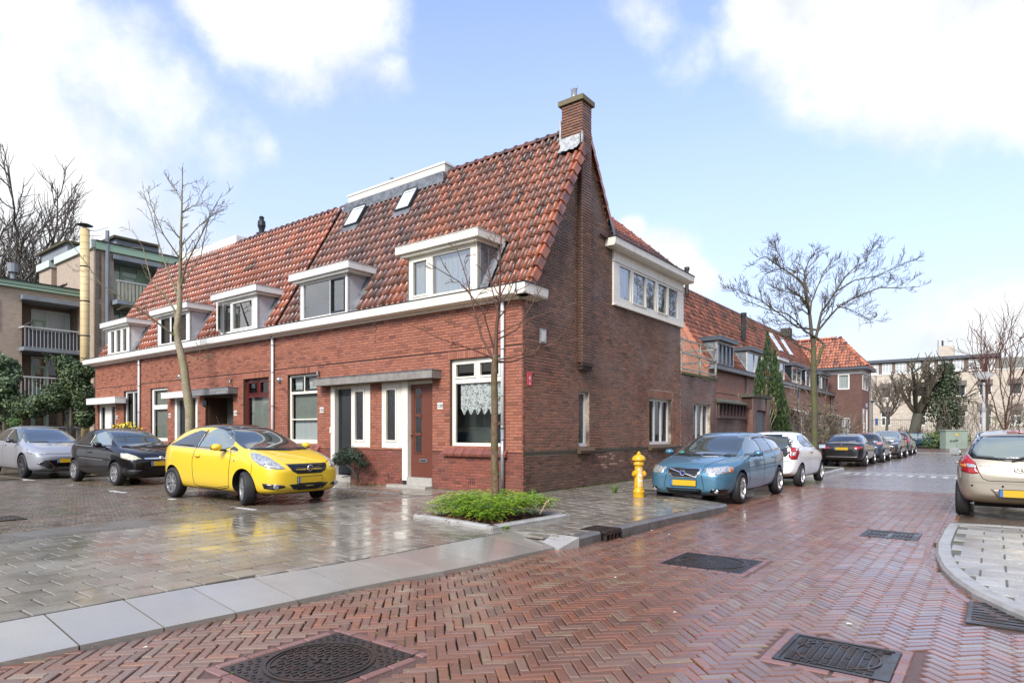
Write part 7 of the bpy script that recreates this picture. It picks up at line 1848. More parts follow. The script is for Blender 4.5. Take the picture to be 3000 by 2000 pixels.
# ------------------------------------------------------------------ flats at the left
M_bq = mat('flats_brick', (.46, .36, .27), .75, brick=(.22, .075, (.42, .36, .29)), noise=[(.4, (.38, .30, .23), .4, .7, .6)])
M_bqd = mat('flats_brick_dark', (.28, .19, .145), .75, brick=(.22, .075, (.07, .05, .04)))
M_gr = mat('pale_green_trim', (.30, .44, .32), .6); M_grw = mat('pale_green_white', (.52, .60, .55), .6)
M_conc = mat('blue_grey_concrete', (.22, .245, .27), .7, noise=(2, (.17, .19, .21), .4, .7)); M_bar = mat('pale_bar', (.50, .50, .48), .5)
FL = thing('flats', 'three storey brown brick flats with green cornice and balconies at the left edge', 'building', (-38, -2, 0))
PA = PS(-36, 0)
rec = [(1.1, 3.95, 6.25, 9.15), (1.1, 3.95, 3.45, 6.05), (1.1, 3.95, .6, 3.2)]
b = MB(); plate(b, PA, (-14, 4.15, 0, 9.6), rec, -.3, 0); child(b, 'wall', M_bq, FL)
b = MB(); pbox(b, PA, -14, 4.2, 9.6, 9.95, -.3, .25); child(b, 'cornice', M_gr, FL)
b = MB(); pbox(b, PA, -14, 4.2, 9.95, 10.02, -8, .32); pbox(b, PA, -14, 4.2, 9.72, 9.76, .25, .26); child(b, 'roof_edge', M_black, FL)
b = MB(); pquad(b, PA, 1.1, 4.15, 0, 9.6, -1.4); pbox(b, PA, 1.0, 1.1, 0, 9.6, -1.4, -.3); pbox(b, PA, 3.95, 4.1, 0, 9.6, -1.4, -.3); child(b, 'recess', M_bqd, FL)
for j, zf in enumerate((6.25, 3.45, .65)):
    b = MB(); pbox(b, PA, .95, 4.3, zf - .2, zf, -1.4, .9); bal = child(b, 'balcony', M_conc, FL)
    if j == 0: b = MB(); pbox(b, PA, 1.0, 3.9, 8.95, 9.2, -1.4, .5); child(b, 'canopy', M_conc, FL)
    b = MB(); pbox(b, PA, .95, 4.35, zf + 1.08, zf + 1.15, .80, .92); pbox(b, PA, .95, 1.0, zf + 1.08, zf + 1.15, -.3, .8); child(b, 'handrail', M_bar, bal)
    for k in range(19):
        u = 1.0 + k * .18; b = MB(); pbox(b, PA, u, u + .025, zf, zf + 1.08, .84, .865); child(b, 'baluster', M_bar, bal)
    if j == 0: b = MB(); pbox(b, PA, 1.0, 4.2, zf + .05, zf + .98, .79, .81); child(b, 'screen', mat('dark_screen', (.06, .062, .07), .8), bal)
    wz = zf
    window(FL, PS(-37.35, 0), (1.9, 3.9, wz, wz + 2.5), [(2.0, 2.62, wz + 1.95, wz + 2.4), (2.78, 3.6, wz + .9, wz + 2.35, None, 'curtain'), (2.10, 2.52, wz + .7, wz + 1.8)], M_grw, d=.02, glass=G_far2 if j == 0 else None)
    b = MB(); plate(b, PS(-37.35, 0), (1.98, 2.64, wz, wz + 1.9), [(2.10, 2.52, wz + .7, wz + 1.8)], .03, .05); child(b, 'balcony_door', M_gr, FL)
for zf in (6.25, 3.45):
    b = MB(); pbox(b, PA, -1.2, .05, zf + .9, zf + 2.6, .0, .05); child(b, 'window', M_grw, FL)
b = MB(); b.tube([(-36.8, .9, 10.0), (-36.8, .9, 10.6)], .12, 8).tube([(-36.8, .9, 10.6), (-36.8, .9, 11.1)], .25, 10); child(b, 'roof_vent', M_conc, FL)
b = MB(); b.tube([(-35.75, 4.25, 0), (-35.75, 4.25, 10.8)], .11, 10); child(b, 'dark_duct', mat('duct', (.04, .05, .065), .5), FL)
F2 = thing('flats', 'taller four storey brown brick flats with a green edge behind the terrace gable', 'building', (-36, 7, 0))
PB2 = PS(-34.1, 0); PB3 = PF(0, 4.15)
rec = [(5.1, 7.6, 9.3, 12.05), (5.1, 7.6, 6.5, 9.0)]
b = MB(); plate(b, PB2, (4.16, 16, 0, 12.2), rec, -.3, 0); child(b, 'wall', M_bq, F2)
b = MB(); pbox(b, PB2, 4.1, 16, 12.2, 12.65, -.3, .2); child(b, 'cornice', M_gr, F2)
b = MB(); pbox(b, PB2, 4.1, 16, 12.65, 12.72, -9, .26); child(b, 'roof_edge', M_black, F2)
b = MB(); pquad(b, PB2, 5.0, 7.8, 0, 12.2, -1.3); child(b, 'recess', M_grw, F2)
for zf in (9.3, 6.5):
    b = MB(); pbox(b, PB2, 4.95, 8.2, zf - .25, zf, -1.2, .9); bal = child(b, 'balcony', M_conc, F2)
    b = MB(); pbox(b, PB2, 4.95, 8.2, zf + 1.08, zf + 1.15, .8, .9); child(b, 'handrail', M_bar, bal)
    for k in range(16): b = MB(); pbox(b, PB2, 5.0 + k * .2, 5.11 + k * .2, zf, zf + 1.08, .84, .87); child(b, 'slat', mat('pale_slat', (.40, .36, .28), .7), bal)
    window(F2, PS(-35.35, 0), (5.15, 7.6, zf, zf + 2.5), [(5.25, 5.9, zf + .3, zf + 2.4), (6.05, 6.9, zf + 1.9, zf + 2.4), (6.15, 6.8, zf + .7, zf + 1.8)], M_gr, d=.02)
b = MB(); pbox(b, PB2, 5.0, 7.7, 11.8, 12.05, -1.2, .3); child(b, 'canopy', M_conc, F2)
b = MB(); pbox(b, PB3, -40.4, -34.1, 0, 12.3, -.3, 0); pbox(b, PB3, -43.7, -41.4, 0, 12.3, -.3, 0.0); child(b, 'side_wall', M_bq, F2)
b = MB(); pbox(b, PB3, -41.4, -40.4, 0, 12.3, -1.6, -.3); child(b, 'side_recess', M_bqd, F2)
b = MB(); pbox(b, PB3, -40.45, -34.0, 12.3, 12.75, -.3, .15); pbox(b, PB3, -43.8, -41.35, 12.3, 12.75, -.3, .15); child(b, 'side_cornice', M_grw, F2)
b = MB(); pbox(b, PB3, -43.6, -38.9, 12.75, 13.45, -2.5, -.1); pbox(b, PB3, -38.4, -35.2, 12.85, 13.4, -4, -1.5); child(b, 'roof_house', M_conc, F2)
b = MB(); pbox(b, PB3, -43.8, -38.7, 13.45, 13.6, -2.6, .1); pbox(b, PB3, -38.6, -35.0, 13.4, 13.55, -4, -1.3); child(b, 'roof_house_edge', mat('mossy_edge', (.07, .06, .03), .9), F2)
b = MB(); b.tube([(-33.95, 4.7, 4), (-33.95, 4.7, 13.4)], .11, 8); child(b, 'grey_duct', M_conc, F2)
b = MB(); b.tube([(-34.5, 10.2, 12.7), (-34.5, 10.2, 13.2)], .15, 8).tube([(-34.5, 10.2, 13.2), (-34.5, 10.2, 13.7)], .28, 10); child(b, 'roof_vent', M_conc, F2)
fl = thing('flue_pipe', 'thick cream clad flue pipe rising between the two blocks of flats', 'flue', (-34.0, 3.55, 0))
b = MB(); b.tube([(-34.0, 3.55, 0), (-34.0, 3.55, 13.2)], .235, 24); child(b, 'pipe', mat('cream_cladding', (.58, .45, .24), .6, noise=(1, (.50, .38, .19), .4, .7)), fl, smooth=True)
for k in range(33):
    b = MB(); b.tube([(-34.0, 3.55, .4 + k * .4), (-34.0, 3.55, .415 + k * .4)], .239, 24); child(b, 'seam', mat('seam_shadow', (.34, .25, .12), .7), fl)
for k in range(6):
    b = MB(); b.tube([(-34.0, 3.55, 1.0 + k * 2.0), (-34.0, 3.55, 1.07 + k * 2.0)], .25, 24); child(b, 'clamp_band', M_black, fl)
b = MB(); b.tube([(-34.0, 3.55, 13.35), (-34.0, 3.55, 13.42), (-34.0, 3.55, 13.50)], [.22, .42, .25], 24); b.tube([(-34.15, 3.55, 13.1), (-34.15, 3.55, 13.4)], .02, 5).tube([(-33.85, 3.55, 13.1), (-33.85, 3.55, 13.4)], .02, 5); child(b, 'rain_cap', M_black, fl)

# ------------------------------------------------------------------ buildings across the street, seen only in windows, paint and wet paving
def opp(label, x0, x1, y0, y1, eav, rid, face, org):
    t = thing('house', label, 'house', org); b = MB(); b.box(x0, x1, y0, y1, 0, eav); child(b, 'wall', mat('opposite_brick', (.42, .33, .27), .8), t)
    b = MB(); mx, my = (x0 + x1) / 2, (y0 + y1) / 2
    if face in ('N', 'S'): b.prism([(y0 - .3, eav), (y1 + .3, eav), (my, rid)], 0, x0, x1)
    else: b.prism([(x0 - .3, eav), (x1 + .3, eav), (mx, rid)], 1, y0, y1)
    child(b, 'roof', mat('plain_tile_roof', (.20, .06, .035), .5, noise=(3, (.10, .04, .03), .4, .6)), t)
    n = int(((x1 - x0) if face in ('N', 'S') else (y1 - y0)) / 2.6)
    for k in range(n):
        P = (lambda u, z, d: (x0 + u, y1 + d, z)) if face == 'N' else (lambda u, z, d: (x0 - d, y0 + u, z))
        for z0, z1 in ((1.0, 2.7), (3.7 if eav > 5 else 9, 5.2 if eav > 5 else 9)):
            if z1 > eav: continue
            b = MB(); pbox(b, P, .6 + k * 2.6, 2.1 + k * 2.6, z0, z1, .0, .05); w = child(b, 'window', M_white, t)
            b = MB(); pbox(b, P, .7 + k * 2.6, 2.0 + k * 2.6, z0 + .1, z1 - .1, .05, .06); child(b, 'pane', G_far, w)
    return t
opp('long brick terrace across the side street', 15.0, 22, -20, 38, 5.6, 9.2, 'W', (18, 9, 0))
opp('brick terrace on the far side of the front street', -42, -1.5, -26, -18.5, 3.0, 5.6, 'N', (-20, -22, 0))

# ------------------------------------------------------------------ trees
def bark(name, a, b_, moss=None): return mat(name, a, .85, noise=[(14, b_, .4, .62, .9)] + ([(3, moss, .42, .62, .7)] if moss else []), bump=(40, .8, .01))
class Tree:
    def __init__(s, seed): s.r = random.Random(seed); s.tr = MB(); s.br = MB(); s.tips = []
    def limb(s, mb, pts, r0, r1, n=6):
        m = len(pts); s_ = [r0 + (r1 - r0) * (i / (m - 1)) ** .8 for i in range(m)]; mb.tube(pts, s_, n, cap=False)
    def grow(s, p, d, ln, r, depth, up=.15, spread=.6, n=4, wig=.18, minr=.003, sides=4):
        pts = [p]; q = p.copy(); d = d.normalized(); k = 4
        for i in range(k):
            d = (d + Vector((s.r.gauss(0, wig), s.r.gauss(0, wig), s.r.gauss(0, wig) + up * .5))).normalized(); q = q + d * ln / k; pts.append(q.copy())
        s.limb(s.br, pts, r, max(minr, r * .45), sides)
        if depth <= 0: s.tips.append((q.copy(), d.copy())); return
        for i in range(n):
            t = .25 + .75 * (i + s.r.random()) / n; j = min(k - 1, int(t * k)); base = pts[j].lerp(pts[j + 1], t * k - j)
            dd = (pts[j + 1] - pts[j]).normalized(); ax = dd.cross(Vector((s.r.gauss(0, 1), s.r.gauss(0, 1), s.r.gauss(0, 1)))).normalized()
            nd = (dd * math.cos(spread) + ax * math.sin(spread)).normalized()
            s.grow(base, nd, ln * s.r.uniform(.45, .75) * (1 - t * .25), max(minr, r * .55), depth - 1, up, spread, n, wig, minr, sides)
    def main(s, pts, r0, r1, sides=7, sub=6, ln=.6, depth=1, up=.1, spread=.8, n=3, start=.3, mb=None, jit=.0, minr=.003, rr=.5):
        """a hand placed limb with side shoots along it"""
        P = [Vector(p) for p in pts]; out = []
        for a, b_ in zip(P, P[1:]):
            for k in range(4): out.append(a.lerp(b_, k / 4) + Vector((s.r.gauss(0, jit), s.r.gauss(0, jit), s.r.gauss(0, jit))))
        out.append(P[-1]); s.limb(mb or s.br, out, r0, r1, sides)
        m = len(out)
        for k in range(sub):
            t = start + (1 - start) * (k + s.r.random() * .8) / sub; i = min(m - 2, int(t * (m - 1))); d = (out[i + 1] - out[i]).normalized()
            ax = d.cross(Vector((s.r.gauss(0, 1), s.r.gauss(0, 1), s.r.gauss(0, 1)))).normalized(); nd = d * math.cos(spread) + ax * math.sin(spread)
            r = r0 + (r1 - r0) * t
            s.grow(out[i], nd, ln * s.r.uniform(.6, 1.2) * (1.15 - .5 * t), max(minr, r * rr), depth, up, spread, n, .2, minr)
    def done(s, name, label, cat, org, mt, mb_, group=None, extra=None):
        t = thing(name, label, cat, org, group); child(s.tr, 'trunk', mt, t, smooth=True)
        c = child(s.br, 'crown', mb_, t, smooth=True)
        return t
M_bk1 = bark('young_bark', (.11, .065, .035), (.20, .14, .09), (.09, .085, .03)); M_tw1 = mat('red_twig', (.11, .05, .032), .7)
M_bk2 = bark('street_bark', (.34, .29, .20), (.22, .18, .12), (.22, .22, .10)); M_tw2 = bark('street_twig', (.22, .18, .12), (.15, .12, .08), (.16, .17, .08))
M_bk3 = bark('mossy_bark', (.11, .095, .055), (.07, .06, .035), (.105, .13, .035)); M_tw3 = mat('dark_twig', (.085, .07, .045), .8)
M_bk4 = bark('grey_bark', (.10, .09, .08), (.06, .055, .05), (.08, .09, .04)); M_tw4 = mat('grey_twig', (.10, .085, .075), .8)

# axes for trees: U runs to the right as seen in the street, V away; both are ordinary ground directions
UX = (LMI.to_3x3() @ Vector((1, 0, 0))); UY = (LMI.to_3x3() @ Vector((0, 1, 0)))
def at(base, u, v, z): return Vector((base[0], base[1], 0)) + UX * u + UY * v + Vector((0, 0, z))
# 1: thin tree in the planted bed
B0 = (1.60, -2.90); T1 = Tree(3)
p = lambda u, z, v=0: at(B0, u, v, z)
T1.limb(T1.tr, [p(0, .10), p(.0, .6), p(-.015, 1.2), p(-.01, 1.8), p(-.02, 2.3), p(-.015, 2.52), p(.0, 2.66)], .068, .046, 10)
for z in (.75, 1.1, 1.55, 1.95, 2.2): T1.limb(T1.tr, [p(.05, z), p(.065, z + .02), p(.06, z + .05)], .022, .012, 6)
T1.main([p(.0, 2.66), p(.02, 3.1), p(.07, 3.6), p(.08, 4.3), p(.12, 5.05)], .040, .005, sub=9, ln=.5, depth=1, minr=.0048, spread=.7, n=3)
T1.main([p(-.01, 2.55), p(-.22, 2.95, .1), p(-.33, 3.35, .15), p(-.48, 3.95, .25), p(-.66, 4.5, .3)], .026, .0055, sub=8, ln=.38, depth=1, minr=.0048, spread=.7)
T1.main([p(-.02, 2.75), p(-.20, 3.35, -.2), p(-.55, 3.75, -.3), p(-1.0, 3.98, -.5)], .014, .0055, sub=6, ln=.3, depth=1, minr=.0048, spread=.6)
T1.main([p(-.01, 2.6), p(-.35, 2.72, -.2), p(-.8, 2.85, -.35), p(-1.25, 3.05, -.4)], .012, .0055, sub=4, ln=.22, depth=1, minr=.0048, spread=.6)
T1.main([p(.02, 2.55), p(.25, 2.56, .1), p(.55, 2.68, .15), p(.95, 2.90, .2), p(1.28, 3.15, .2)], .022, .0055, sub=7, ln=.3, depth=1, minr=.0048, spread=.5)
T1.main([p(.02, 2.58), p(.35, 2.62, -.2), p(.8, 2.75, -.4), p(1.35, 2.85, -.5)], .014, .0055, sub=5, ln=.25, depth=1, minr=.0048, spread=.5)
T1.main([p(.03, 2.9), p(.35, 3.1, .2), p(.58, 3.5, .3), p(.78, 3.85, .3)], .016, .0055, sub=6, ln=.3, depth=1, minr=.0048, spread=.6)
T1.main([p(.03, 3.0), p(.5, 3.2, -.1), p(1.0, 3.35, -.2), p(1.3, 3.45, -.2)], .010, .0055, sub=4, ln=.2, depth=1, minr=.0048, spread=.5)
T1.main([p(.05, 3.3), p(-.1, 3.9, .1), p(-.12, 4.4, .2)], .012, .0055, sub=4, ln=.3, depth=1, minr=.0048, spread=.5)
T1.main([p(.08, 3.6), p(.3, 4.0, -.1), p(.38, 4.5, -.2)], .010, .0055, sub=4, ln=.25, depth=1, minr=.0048, spread=.5)
T1.done('young_tree', 'slender bare young tree growing out of the green planted bed at the corner', 'tree', (1.6, -2.9, .1), M_bk1, M_tw1)

# 2: street tree left, in front of the terrace
Bb = (-13.3, -1.9)   # on the kerb behind the yellow car
w0 = LM @ Vector((Bb[0], Bb[1], 0)); D2 = w0.y; sc2 = D2 / 1860
def q2(X, Y, v=0): return at(Bb, (X - 1500) * sc2 - w0.x, v, 1.42 + (1268 - Y) * sc2)
T2_ = Tree(11)
bx_ = 1500 + 1860 * w0.x / w0.y
T2_.limb(T2_.tr, [q2(bx_ + 0, 1480), q2(557, 1280), q2(556, 1200), q2(545, 1130), q2(540, 1080), q2(530, 1035), q2(521, 1000), q2(517, 960), q2(526, 900), q2(527, 830)], .165, .072, 12)
T2_.main([q2(527, 830), q2(530, 700), q2(533, 600), q2(535, 490)], .062, .010, sub=13, ln=.75, depth=1, spread=.85, n=3, minr=.006, start=.08)
for pts, r in (([q2(520, 975), q2(495, 900, .3), q2(455, 850, .5), q2(405, 805, .7), q2(370, 700, .9), q2(330, 640, 1)], .06), ([q2(520, 990), q2(480, 950, -.4), q2(440, 910, -.8), q2(370, 860, -1.2), q2(300, 740, -1.6)], .055),
               ([q2(526, 880), q2(470, 780, .4), q2(430, 700, .7), q2(400, 600, .8), q2(375, 545, .9)], .05), ([q2(527, 850), q2(560, 780, -.3), q2(620, 700, -.6), q2(660, 650, -.9), q2(695, 600, -1)], .05),
               ([q2(527, 840), q2(565, 740, .5), q2(575, 640, .7), q2(582, 590, .8)], .035), ([q2(529, 760), q2(500, 700, -.4), q2(470, 620, -.5), q2(460, 575, -.5)], .035),
               ([q2(532, 720), q2(570, 660, .2), q2(610, 620, .3), q2(640, 600, .4)], .03), ([q2(534, 620), q2(560, 590, .3), q2(592, 520, .4)], .022), ([q2(534, 600), q2(510, 560, .3), q2(470, 510, .4)], .022), ([q2(548, 1040), q2(590, 1055, -.3), q2(640, 1040, -.4)], .02)):
    T2_.main(pts, r * .72, .007, sub=8, ln=.62, depth=1, spread=.65, n=3, minr=.0055)
T2_.done('street_tree', 'tall bare street tree with a curved trunk behind the yellow hatchback', 'tree', (-13.3, -1.9, .12), M_bk2, M_tw2)

# 3: big spreading tree in the verge of the side street
Bc = (2.9, 13.2); w3_ = LM @ Vector((Bc[0], Bc[1], 0)); sc3 = w3_.y / 1860
def q3(X, Y, v=0): return at(Bc, (X - 1500) * sc3 - w3_.x, v, 1.42 + (1268 - Y) * sc3)
def z3(x, y, v=0): return q3(2050 + x * .46875, 690 + y * .46875, v)
T3 = Tree(21)
T3.limb(T3.tr, [q3(2384, 1390), q3(2386, 1300), q3(2386, 1200), q3(2384, 1120), z3(712, 850), z3(712, 780), z3(712, 700)], .115, .085, 12)
T3.limb(T3.tr, [z3(718, 830), z3(745, 770), z3(765, 700), z3(778, 682)], .06, .05, 9)
L3 = [([z3(712, 700), z3(700, 620), z3(688, 500), z3(670, 380), z3(650, 300), z3(600, 230, .3), z3(520, 160, .5), z3(455, 100, .6), z3(400, 120, .8)], .11, 14),
      ([z3(710, 690), z3(735, 600), z3(760, 480), z3(850, 350), z3(940, 240, .3), z3(1040, 160, .6), z3(1130, 120, .8)], .085, 14),
      ([z3(778, 682), z3(735, 640), z3(640, 610, -.3), z3(560, 560, -.6), z3(480, 520, -.9), z3(330, 500, -1.2), z3(160, 450, -1.5), z3(100, 370, -1.6)], .06, 14),
      ([z3(705, 720), z3(640, 680, .3), z3(600, 620, .5), z3(520, 580, .8), z3(430, 550, 1), z3(350, 530, 1.2), z3(240, 480, 1.4)], .06, 10),
      ([z3(735, 600), z3(800, 520), z3(860, 440, -.2), z3(940, 400, -.4), z3(1060, 350, -.6), z3(1160, 360, -.8), z3(1260, 360, -1)], .06, 14),
      ([z3(735, 590), z3(640, 560, .4), z3(560, 480, .6), z3(460, 380, .9), z3(370, 320, 1.1), z3(290, 280, 1.2)], .055, 14),
      ([z3(686, 490), z3(640, 440, -.4), z3(560, 400, -.7), z3(470, 370, -1.0), z3(380, 440, -1.2)], .045, 10),
      ([z3(860, 440), z3(960, 450, .3), z3(1060, 480, .5), z3(1160, 520, .8)], .03, 9),
      ([z3(655, 300), z3(670, 220, .2), z3(720, 130, .4), z3(780, 50, .5)], .045, 9), ([z3(690, 480), z3(740, 400, .5), z3(800, 300, .8), z3(860, 190, 1), z3(930, 90, 1.1)], .05, 11),
      ([z3(850, 350), z3(920, 300, -.5), z3(1020, 290, -.8), z3(1130, 240, -1), z3(1200, 210, -1.1)], .035, 9), ([z3(600, 230), z3(520, 220, -.4), z3(440, 240, -.6), z3(390, 230, -.7)], .03, 8),
      ([z3(680, 400), z3(600, 330, .6), z3(540, 300, .9)], .03, 8), ([z3(520, 160), z3(510, 90, .3), z3(490, 40, .3)], .02, 6), ([z3(1040, 160), z3(1080, 110, .3), z3(1130, 70, .4)], .02, 6)]
for pts, r, n_ in L3: T3.main(pts, r * .72, .008, sub=n_ + 3, ln=.72, depth=2, up=.3, spread=.65, n=4, minr=.0045, start=.22)
T3.done('street_tree', 'big spreading bare tree with a mossy trunk behind the white city car', 'tree', (2.9, 13.2, .1), M_bk3, M_tw3)

# far trees: generic builder
def gtree(name, label, base, H, r, seed, mt, tw, fork=.3, rk=.5, spread=.6, n=4, depth=3, mains=6, lean=(0, 0), ln=.42, group=None, minr=.012, up=.2, lim=None):
    T = Tree(seed); R_ = T.r; b0 = Vector((base[0], base[1], 0)); hf = H * fork; top = b0 + Vector((lean[0], lean[1], hf))
    T.limb(T.tr, [b0, b0.lerp(top, .5) + Vector((R_.gauss(0, .05), R_.gauss(0, .05), 0)), top], r, r * .75, 9)
    for k in range(mains):
        a = 2 * math.pi * (k + R_.random() * .6) / mains; t = R_.uniform(.25, .75); d = Vector((math.cos(a) * spread, math.sin(a) * spread, 1)).normalized()
        T.grow(top - Vector((0, 0, hf * .12 * R_.random())), d, H * ln * R_.uniform(.85, 1.15), r * rk, depth, up, .55, n, .14, minr, 5)
    return T.done(name, label, 'tree', (base[0], base[1], 0), mt, tw, group)
def wpos(X, D):      # ground point seen in the direction of photo column X at distance D
    w = LMI @ Vector(((X - 1500) / 1860 * D, D, 0)); return (w.x, w.y)
gtree('bare_tree', 'very tall bare tree rising behind the flats at the top left', wpos(10, 62), 29, .40, 5, M_bk4, M_tw4, fork=.30, spread=.5, mains=8, n=6, depth=3, ln=.38, minr=.014)
gtree('bare_tree', 'second bare tree leaning out from behind the flats at the upper left', wpos(130, 66), 25, .30, 8, M_bk4, M_tw4, fork=.32, spread=.55, mains=7, n=6, depth=3, ln=.38, minr=.014)
gtree('pollard_tree', 'gnarled bare tree with thick forked trunk before the school', wpos(2670, 66), 11.5, .62, 31, M_bk4, M_tw3, fork=.30, spread=.75, mains=5, n=4, depth=3, ln=.38, minr=.02, lean=(.6, 0))
gtree('bare_tree', 'rounded fine twigged brown tree left of the gnarled one before the school', wpos(2600, 68), 8.5, .16, 33, M_bk4, mat('brown_twig', (.17, .135, .105), .8), fork=.38, spread=.9, mains=8, n=5, depth=3, ln=.36, minr=.012)
gtree('young_tree', 'upright reddish bare young tree beside the street lamp at the right edge', wpos(2945, 19.5), 5.75, .07, 41, M_bk3, mat('rust_twig', (.12, .065, .045), .8), fork=.27, spread=.38, mains=6, n=5, depth=2, ln=.48, minr=.004, up=.25, rk=.32)
gtree('young_tree', 'thin dark bare tree standing behind the street lamp', wpos(2890, 44), 8.5, .12, 43, M_tw3, M_tw1, fork=.45, spread=.3, mains=5, n=4, depth=2, ln=.45, minr=.012)
# ivy covered trunk
def leafball(mb, c, rad, n, size, rnd, flat=1., up=.3):
    for k in range(n):
        while True:
            v = Vector((rnd.uniform(-1, 1), rnd.uniform(-1, 1), rnd.uniform(-1, 1)))
            if .25 < v.length < 1: break
        p = Vector(c) + Vector((v.x * rad[0], v.y * rad[1], v.z * rad[2]))
        nrm = (v.normalized() + Vector((rnd.gauss(0, .5), rnd.gauss(0, .5), rnd.gauss(0, .5) + up))).normalized()
        a = nrm.orthogonal().normalized(); a = Matrix.Rotation(rnd.uniform(0, 6.28), 3, nrm) @ a; b_ = nrm.cross(a)
        s_ = size * rnd.uniform(.6, 1.3)
        mb.raw([p - a * s_, p + b_ * s_ * .45 * flat, p + a * s_, p - b_ * s_ * .45 * flat], [(0, 1, 2, 3)], rnd.random())
M_ivy = mat('ivy', (.03, .06, .02), .6, ramp=[(.008, .018, .008), (.02, .04, .014), (.04, .065, .022), (.07, .09, .035)])
rn = random.Random(5)
tx, ty = wpos(2760, 65); it = thing('ivy_tree', 'short thick tree smothered in dark ivy before the school', 'tree', (tx, ty, 0))
b = MB(); b.tube([(tx, ty, 0), (tx + .1, ty, 1.2), (tx + .2, ty, 3)], [.95, .75, .6], 12); child(b, 'trunk', M_bk4, it, smooth=True)
b = MB()
for (dx, dz, r_) in ((0, 3.6, 1.9), (-.6, 4.6, 1.7), (.7, 4.4, 1.6), (0.2, 5.8, 1.5), (.5, 7.0, 1.2), (.9, 2.8, 1.2), (.3, 8.0, .8)): leafball(b, (tx + dx, ty, dz), (r_, r_, r_), 850, .14, rn)
child(b, 'ivy', M_ivy, it, kind='stuff')
T = Tree(77)
for k in range(9):
    a = k * .7; T.grow(Vector((tx, ty, 4 + k * .4)), Vector((math.cos(a), math.sin(a), .5)), 3.4, .10, 2, .05, .6, 4, .15, .02, 5)
child(T.br, 'crown', M_tw3, it)
# hedge and scrub in front of the school
def scrub(name, label, cx, cy, w, h, n, m, seed, lf=0):
    T = Tree(seed); t = thing(name, label, 'bush', (cx, cy, 0))
    for k in range(n): T.grow(Vector((cx + T.r.gauss(0, w * .3), cy + T.r.gauss(0, .4), .1)), Vector((T.r.gauss(0, .35), T.r.gauss(0, .3), 1)), h * T.r.uniform(.5, .9), .025, 2, .1, .5, 4, .16, .010, 4)
    child(T.br, 'twigs', m, t)
    if lf: b = MB(); leafball(b, (cx, cy, h * .5), (w * .5, .8, h * .45), lf, .10, T.r); child(b, 'leaves', mat('winter_leaf', (.12, .14, .06), .7, ramp=[(.07, .08, .035), (.14, .15, .06), (.20, .17, .09)]), t, kind='stuff')
x_, y_ = wpos(2840, 62); scrub('scrub', 'loose bare shrub standing behind the green cabinet', x_, y_, 4, 5.2, 14, MAT['brown_twig'], 51, 0)
x_, y_ = wpos(2950, 60); scrub('scrub', 'tall thin shrubs at the far right before the school', x_, y_, 4, 4.6, 14, MAT['brown_twig'], 52, 500)
x_, y_ = wpos(2700, 66); scrub('scrub', 'low clipped reddish hedge at the foot of the gnarled tree', x_, y_ - 1, 9, 1.9, 34, mat('hedge_twig', (.10, .06, .05), .8), 53, 1400)
b = MB(); rn = random.Random(9); x_, y_ = wpos(2770, 59.5); leafball(b, (x_, y_, .7), (2.2, .8, .9), 1600, .12, rn); tag(b.obj('ground_cover', mat('fresh_leaf', (.10, .17, .03), .6, ramp=[(.04, .08, .015), (.10, .17, .03), (.16, .24, .05)]), origin=(x_, y_, 0), kind='stuff'), 'green ground cover between the dark blue car and the cabinet', 'ground cover')

# electricity cabinet
cx, cy = wpos(2794, 57.5)
M_cab = mat('cabinet_green', (.26, .32, .26), .5, noise=(1.5, (.22, .27, .22), .4, .7))
yaw = R(37.2)
cb = thing('electricity_cabinet', 'grey green electricity cabinet with a yellow warning triangle and a scribble', 'cabinet', (cx, cy, 0), None, yaw)
b = MB(); b.box(-.98, .98, -.4, .4, .0, 1.62); child(b, 'body', M_cab, cb)
b = MB(); b.box(-1.04, 1.04, -.46, .46, 1.62, 1.72); child(b, 'lid', M_cab, cb)
b = MB(); b.box(-.01, .01, -.405, -.40, .1, 1.6); child(b, 'door_gap', M_gap, cb)
b = MB(); b.raw([(-.16, -.41, 1.20), (.16, -.41, 1.20), (0, -.41, 1.46)], [(0, 1, 2)]); tr_ = child(b, 'warning_triangle', mat('warning_yellow', (.75, .45, .02), .5), cb)
b = MB(); b.raw([(-.02, -.414, 1.25), (.03, -.414, 1.33), (0, -.414, 1.33), (.02, -.414, 1.40), (-.03, -.414, 1.31), (0, -.414, 1.31)], [(0, 1, 2, 3, 4, 5)]); child(b, 'flash', M_ink, tr_)
b = MB(); pts = [(-.62 + .75 * k / 26, -.415, .72 + .14 * math.sin(k * 2.3) * (1 if k % 3 else .4)) for k in range(27)]; b.tube(pts, .013, 4); child(b, 'scribble', M_ink, cb)
# street lamp right
M_opal = mat('opal_bowl', (.8, .8, .78), .4); _n, _l = M_opal.node_tree.nodes, M_opal.node_tree.links
_t = _n.new('ShaderNodeBsdfTranslucent'); _t.inputs[0].default_value = (.95, .95, .93, 1); _m = _n.new('ShaderNodeMixShader'); _m.inputs[0].default_value = .55
_l.new(_n['Principled BSDF'].outputs[0], _m.inputs[1]); _l.new(_t.outputs[0], _m.inputs[2]); _l.new(_m.outputs[0], _n['Material Output'].inputs[0])
cx, cy = wpos(2882, 32)
lp = thing('street_lamp', 'grey street lamp post with a wide flat white bowl at the right', 'street lamp', (cx, cy, 0))
b = MB(); b.tube([(cx, cy, 0), (cx, cy, 2.7), (cx, cy, 2.7), (cx, cy, 4.05)], [.10, .095, .07, .055], 14); child(b, 'post', mat('grey_post', (.36, .36, .35), .5, fine=(20, .1)), lp, smooth=True)
b = MB(); b.lathe([(.075, -.02), (.09, .02), (.13, .10), (.06, .14)], (cx, cy, 4.00), 18); child(b, 'collar', M_black, lp, smooth=True)
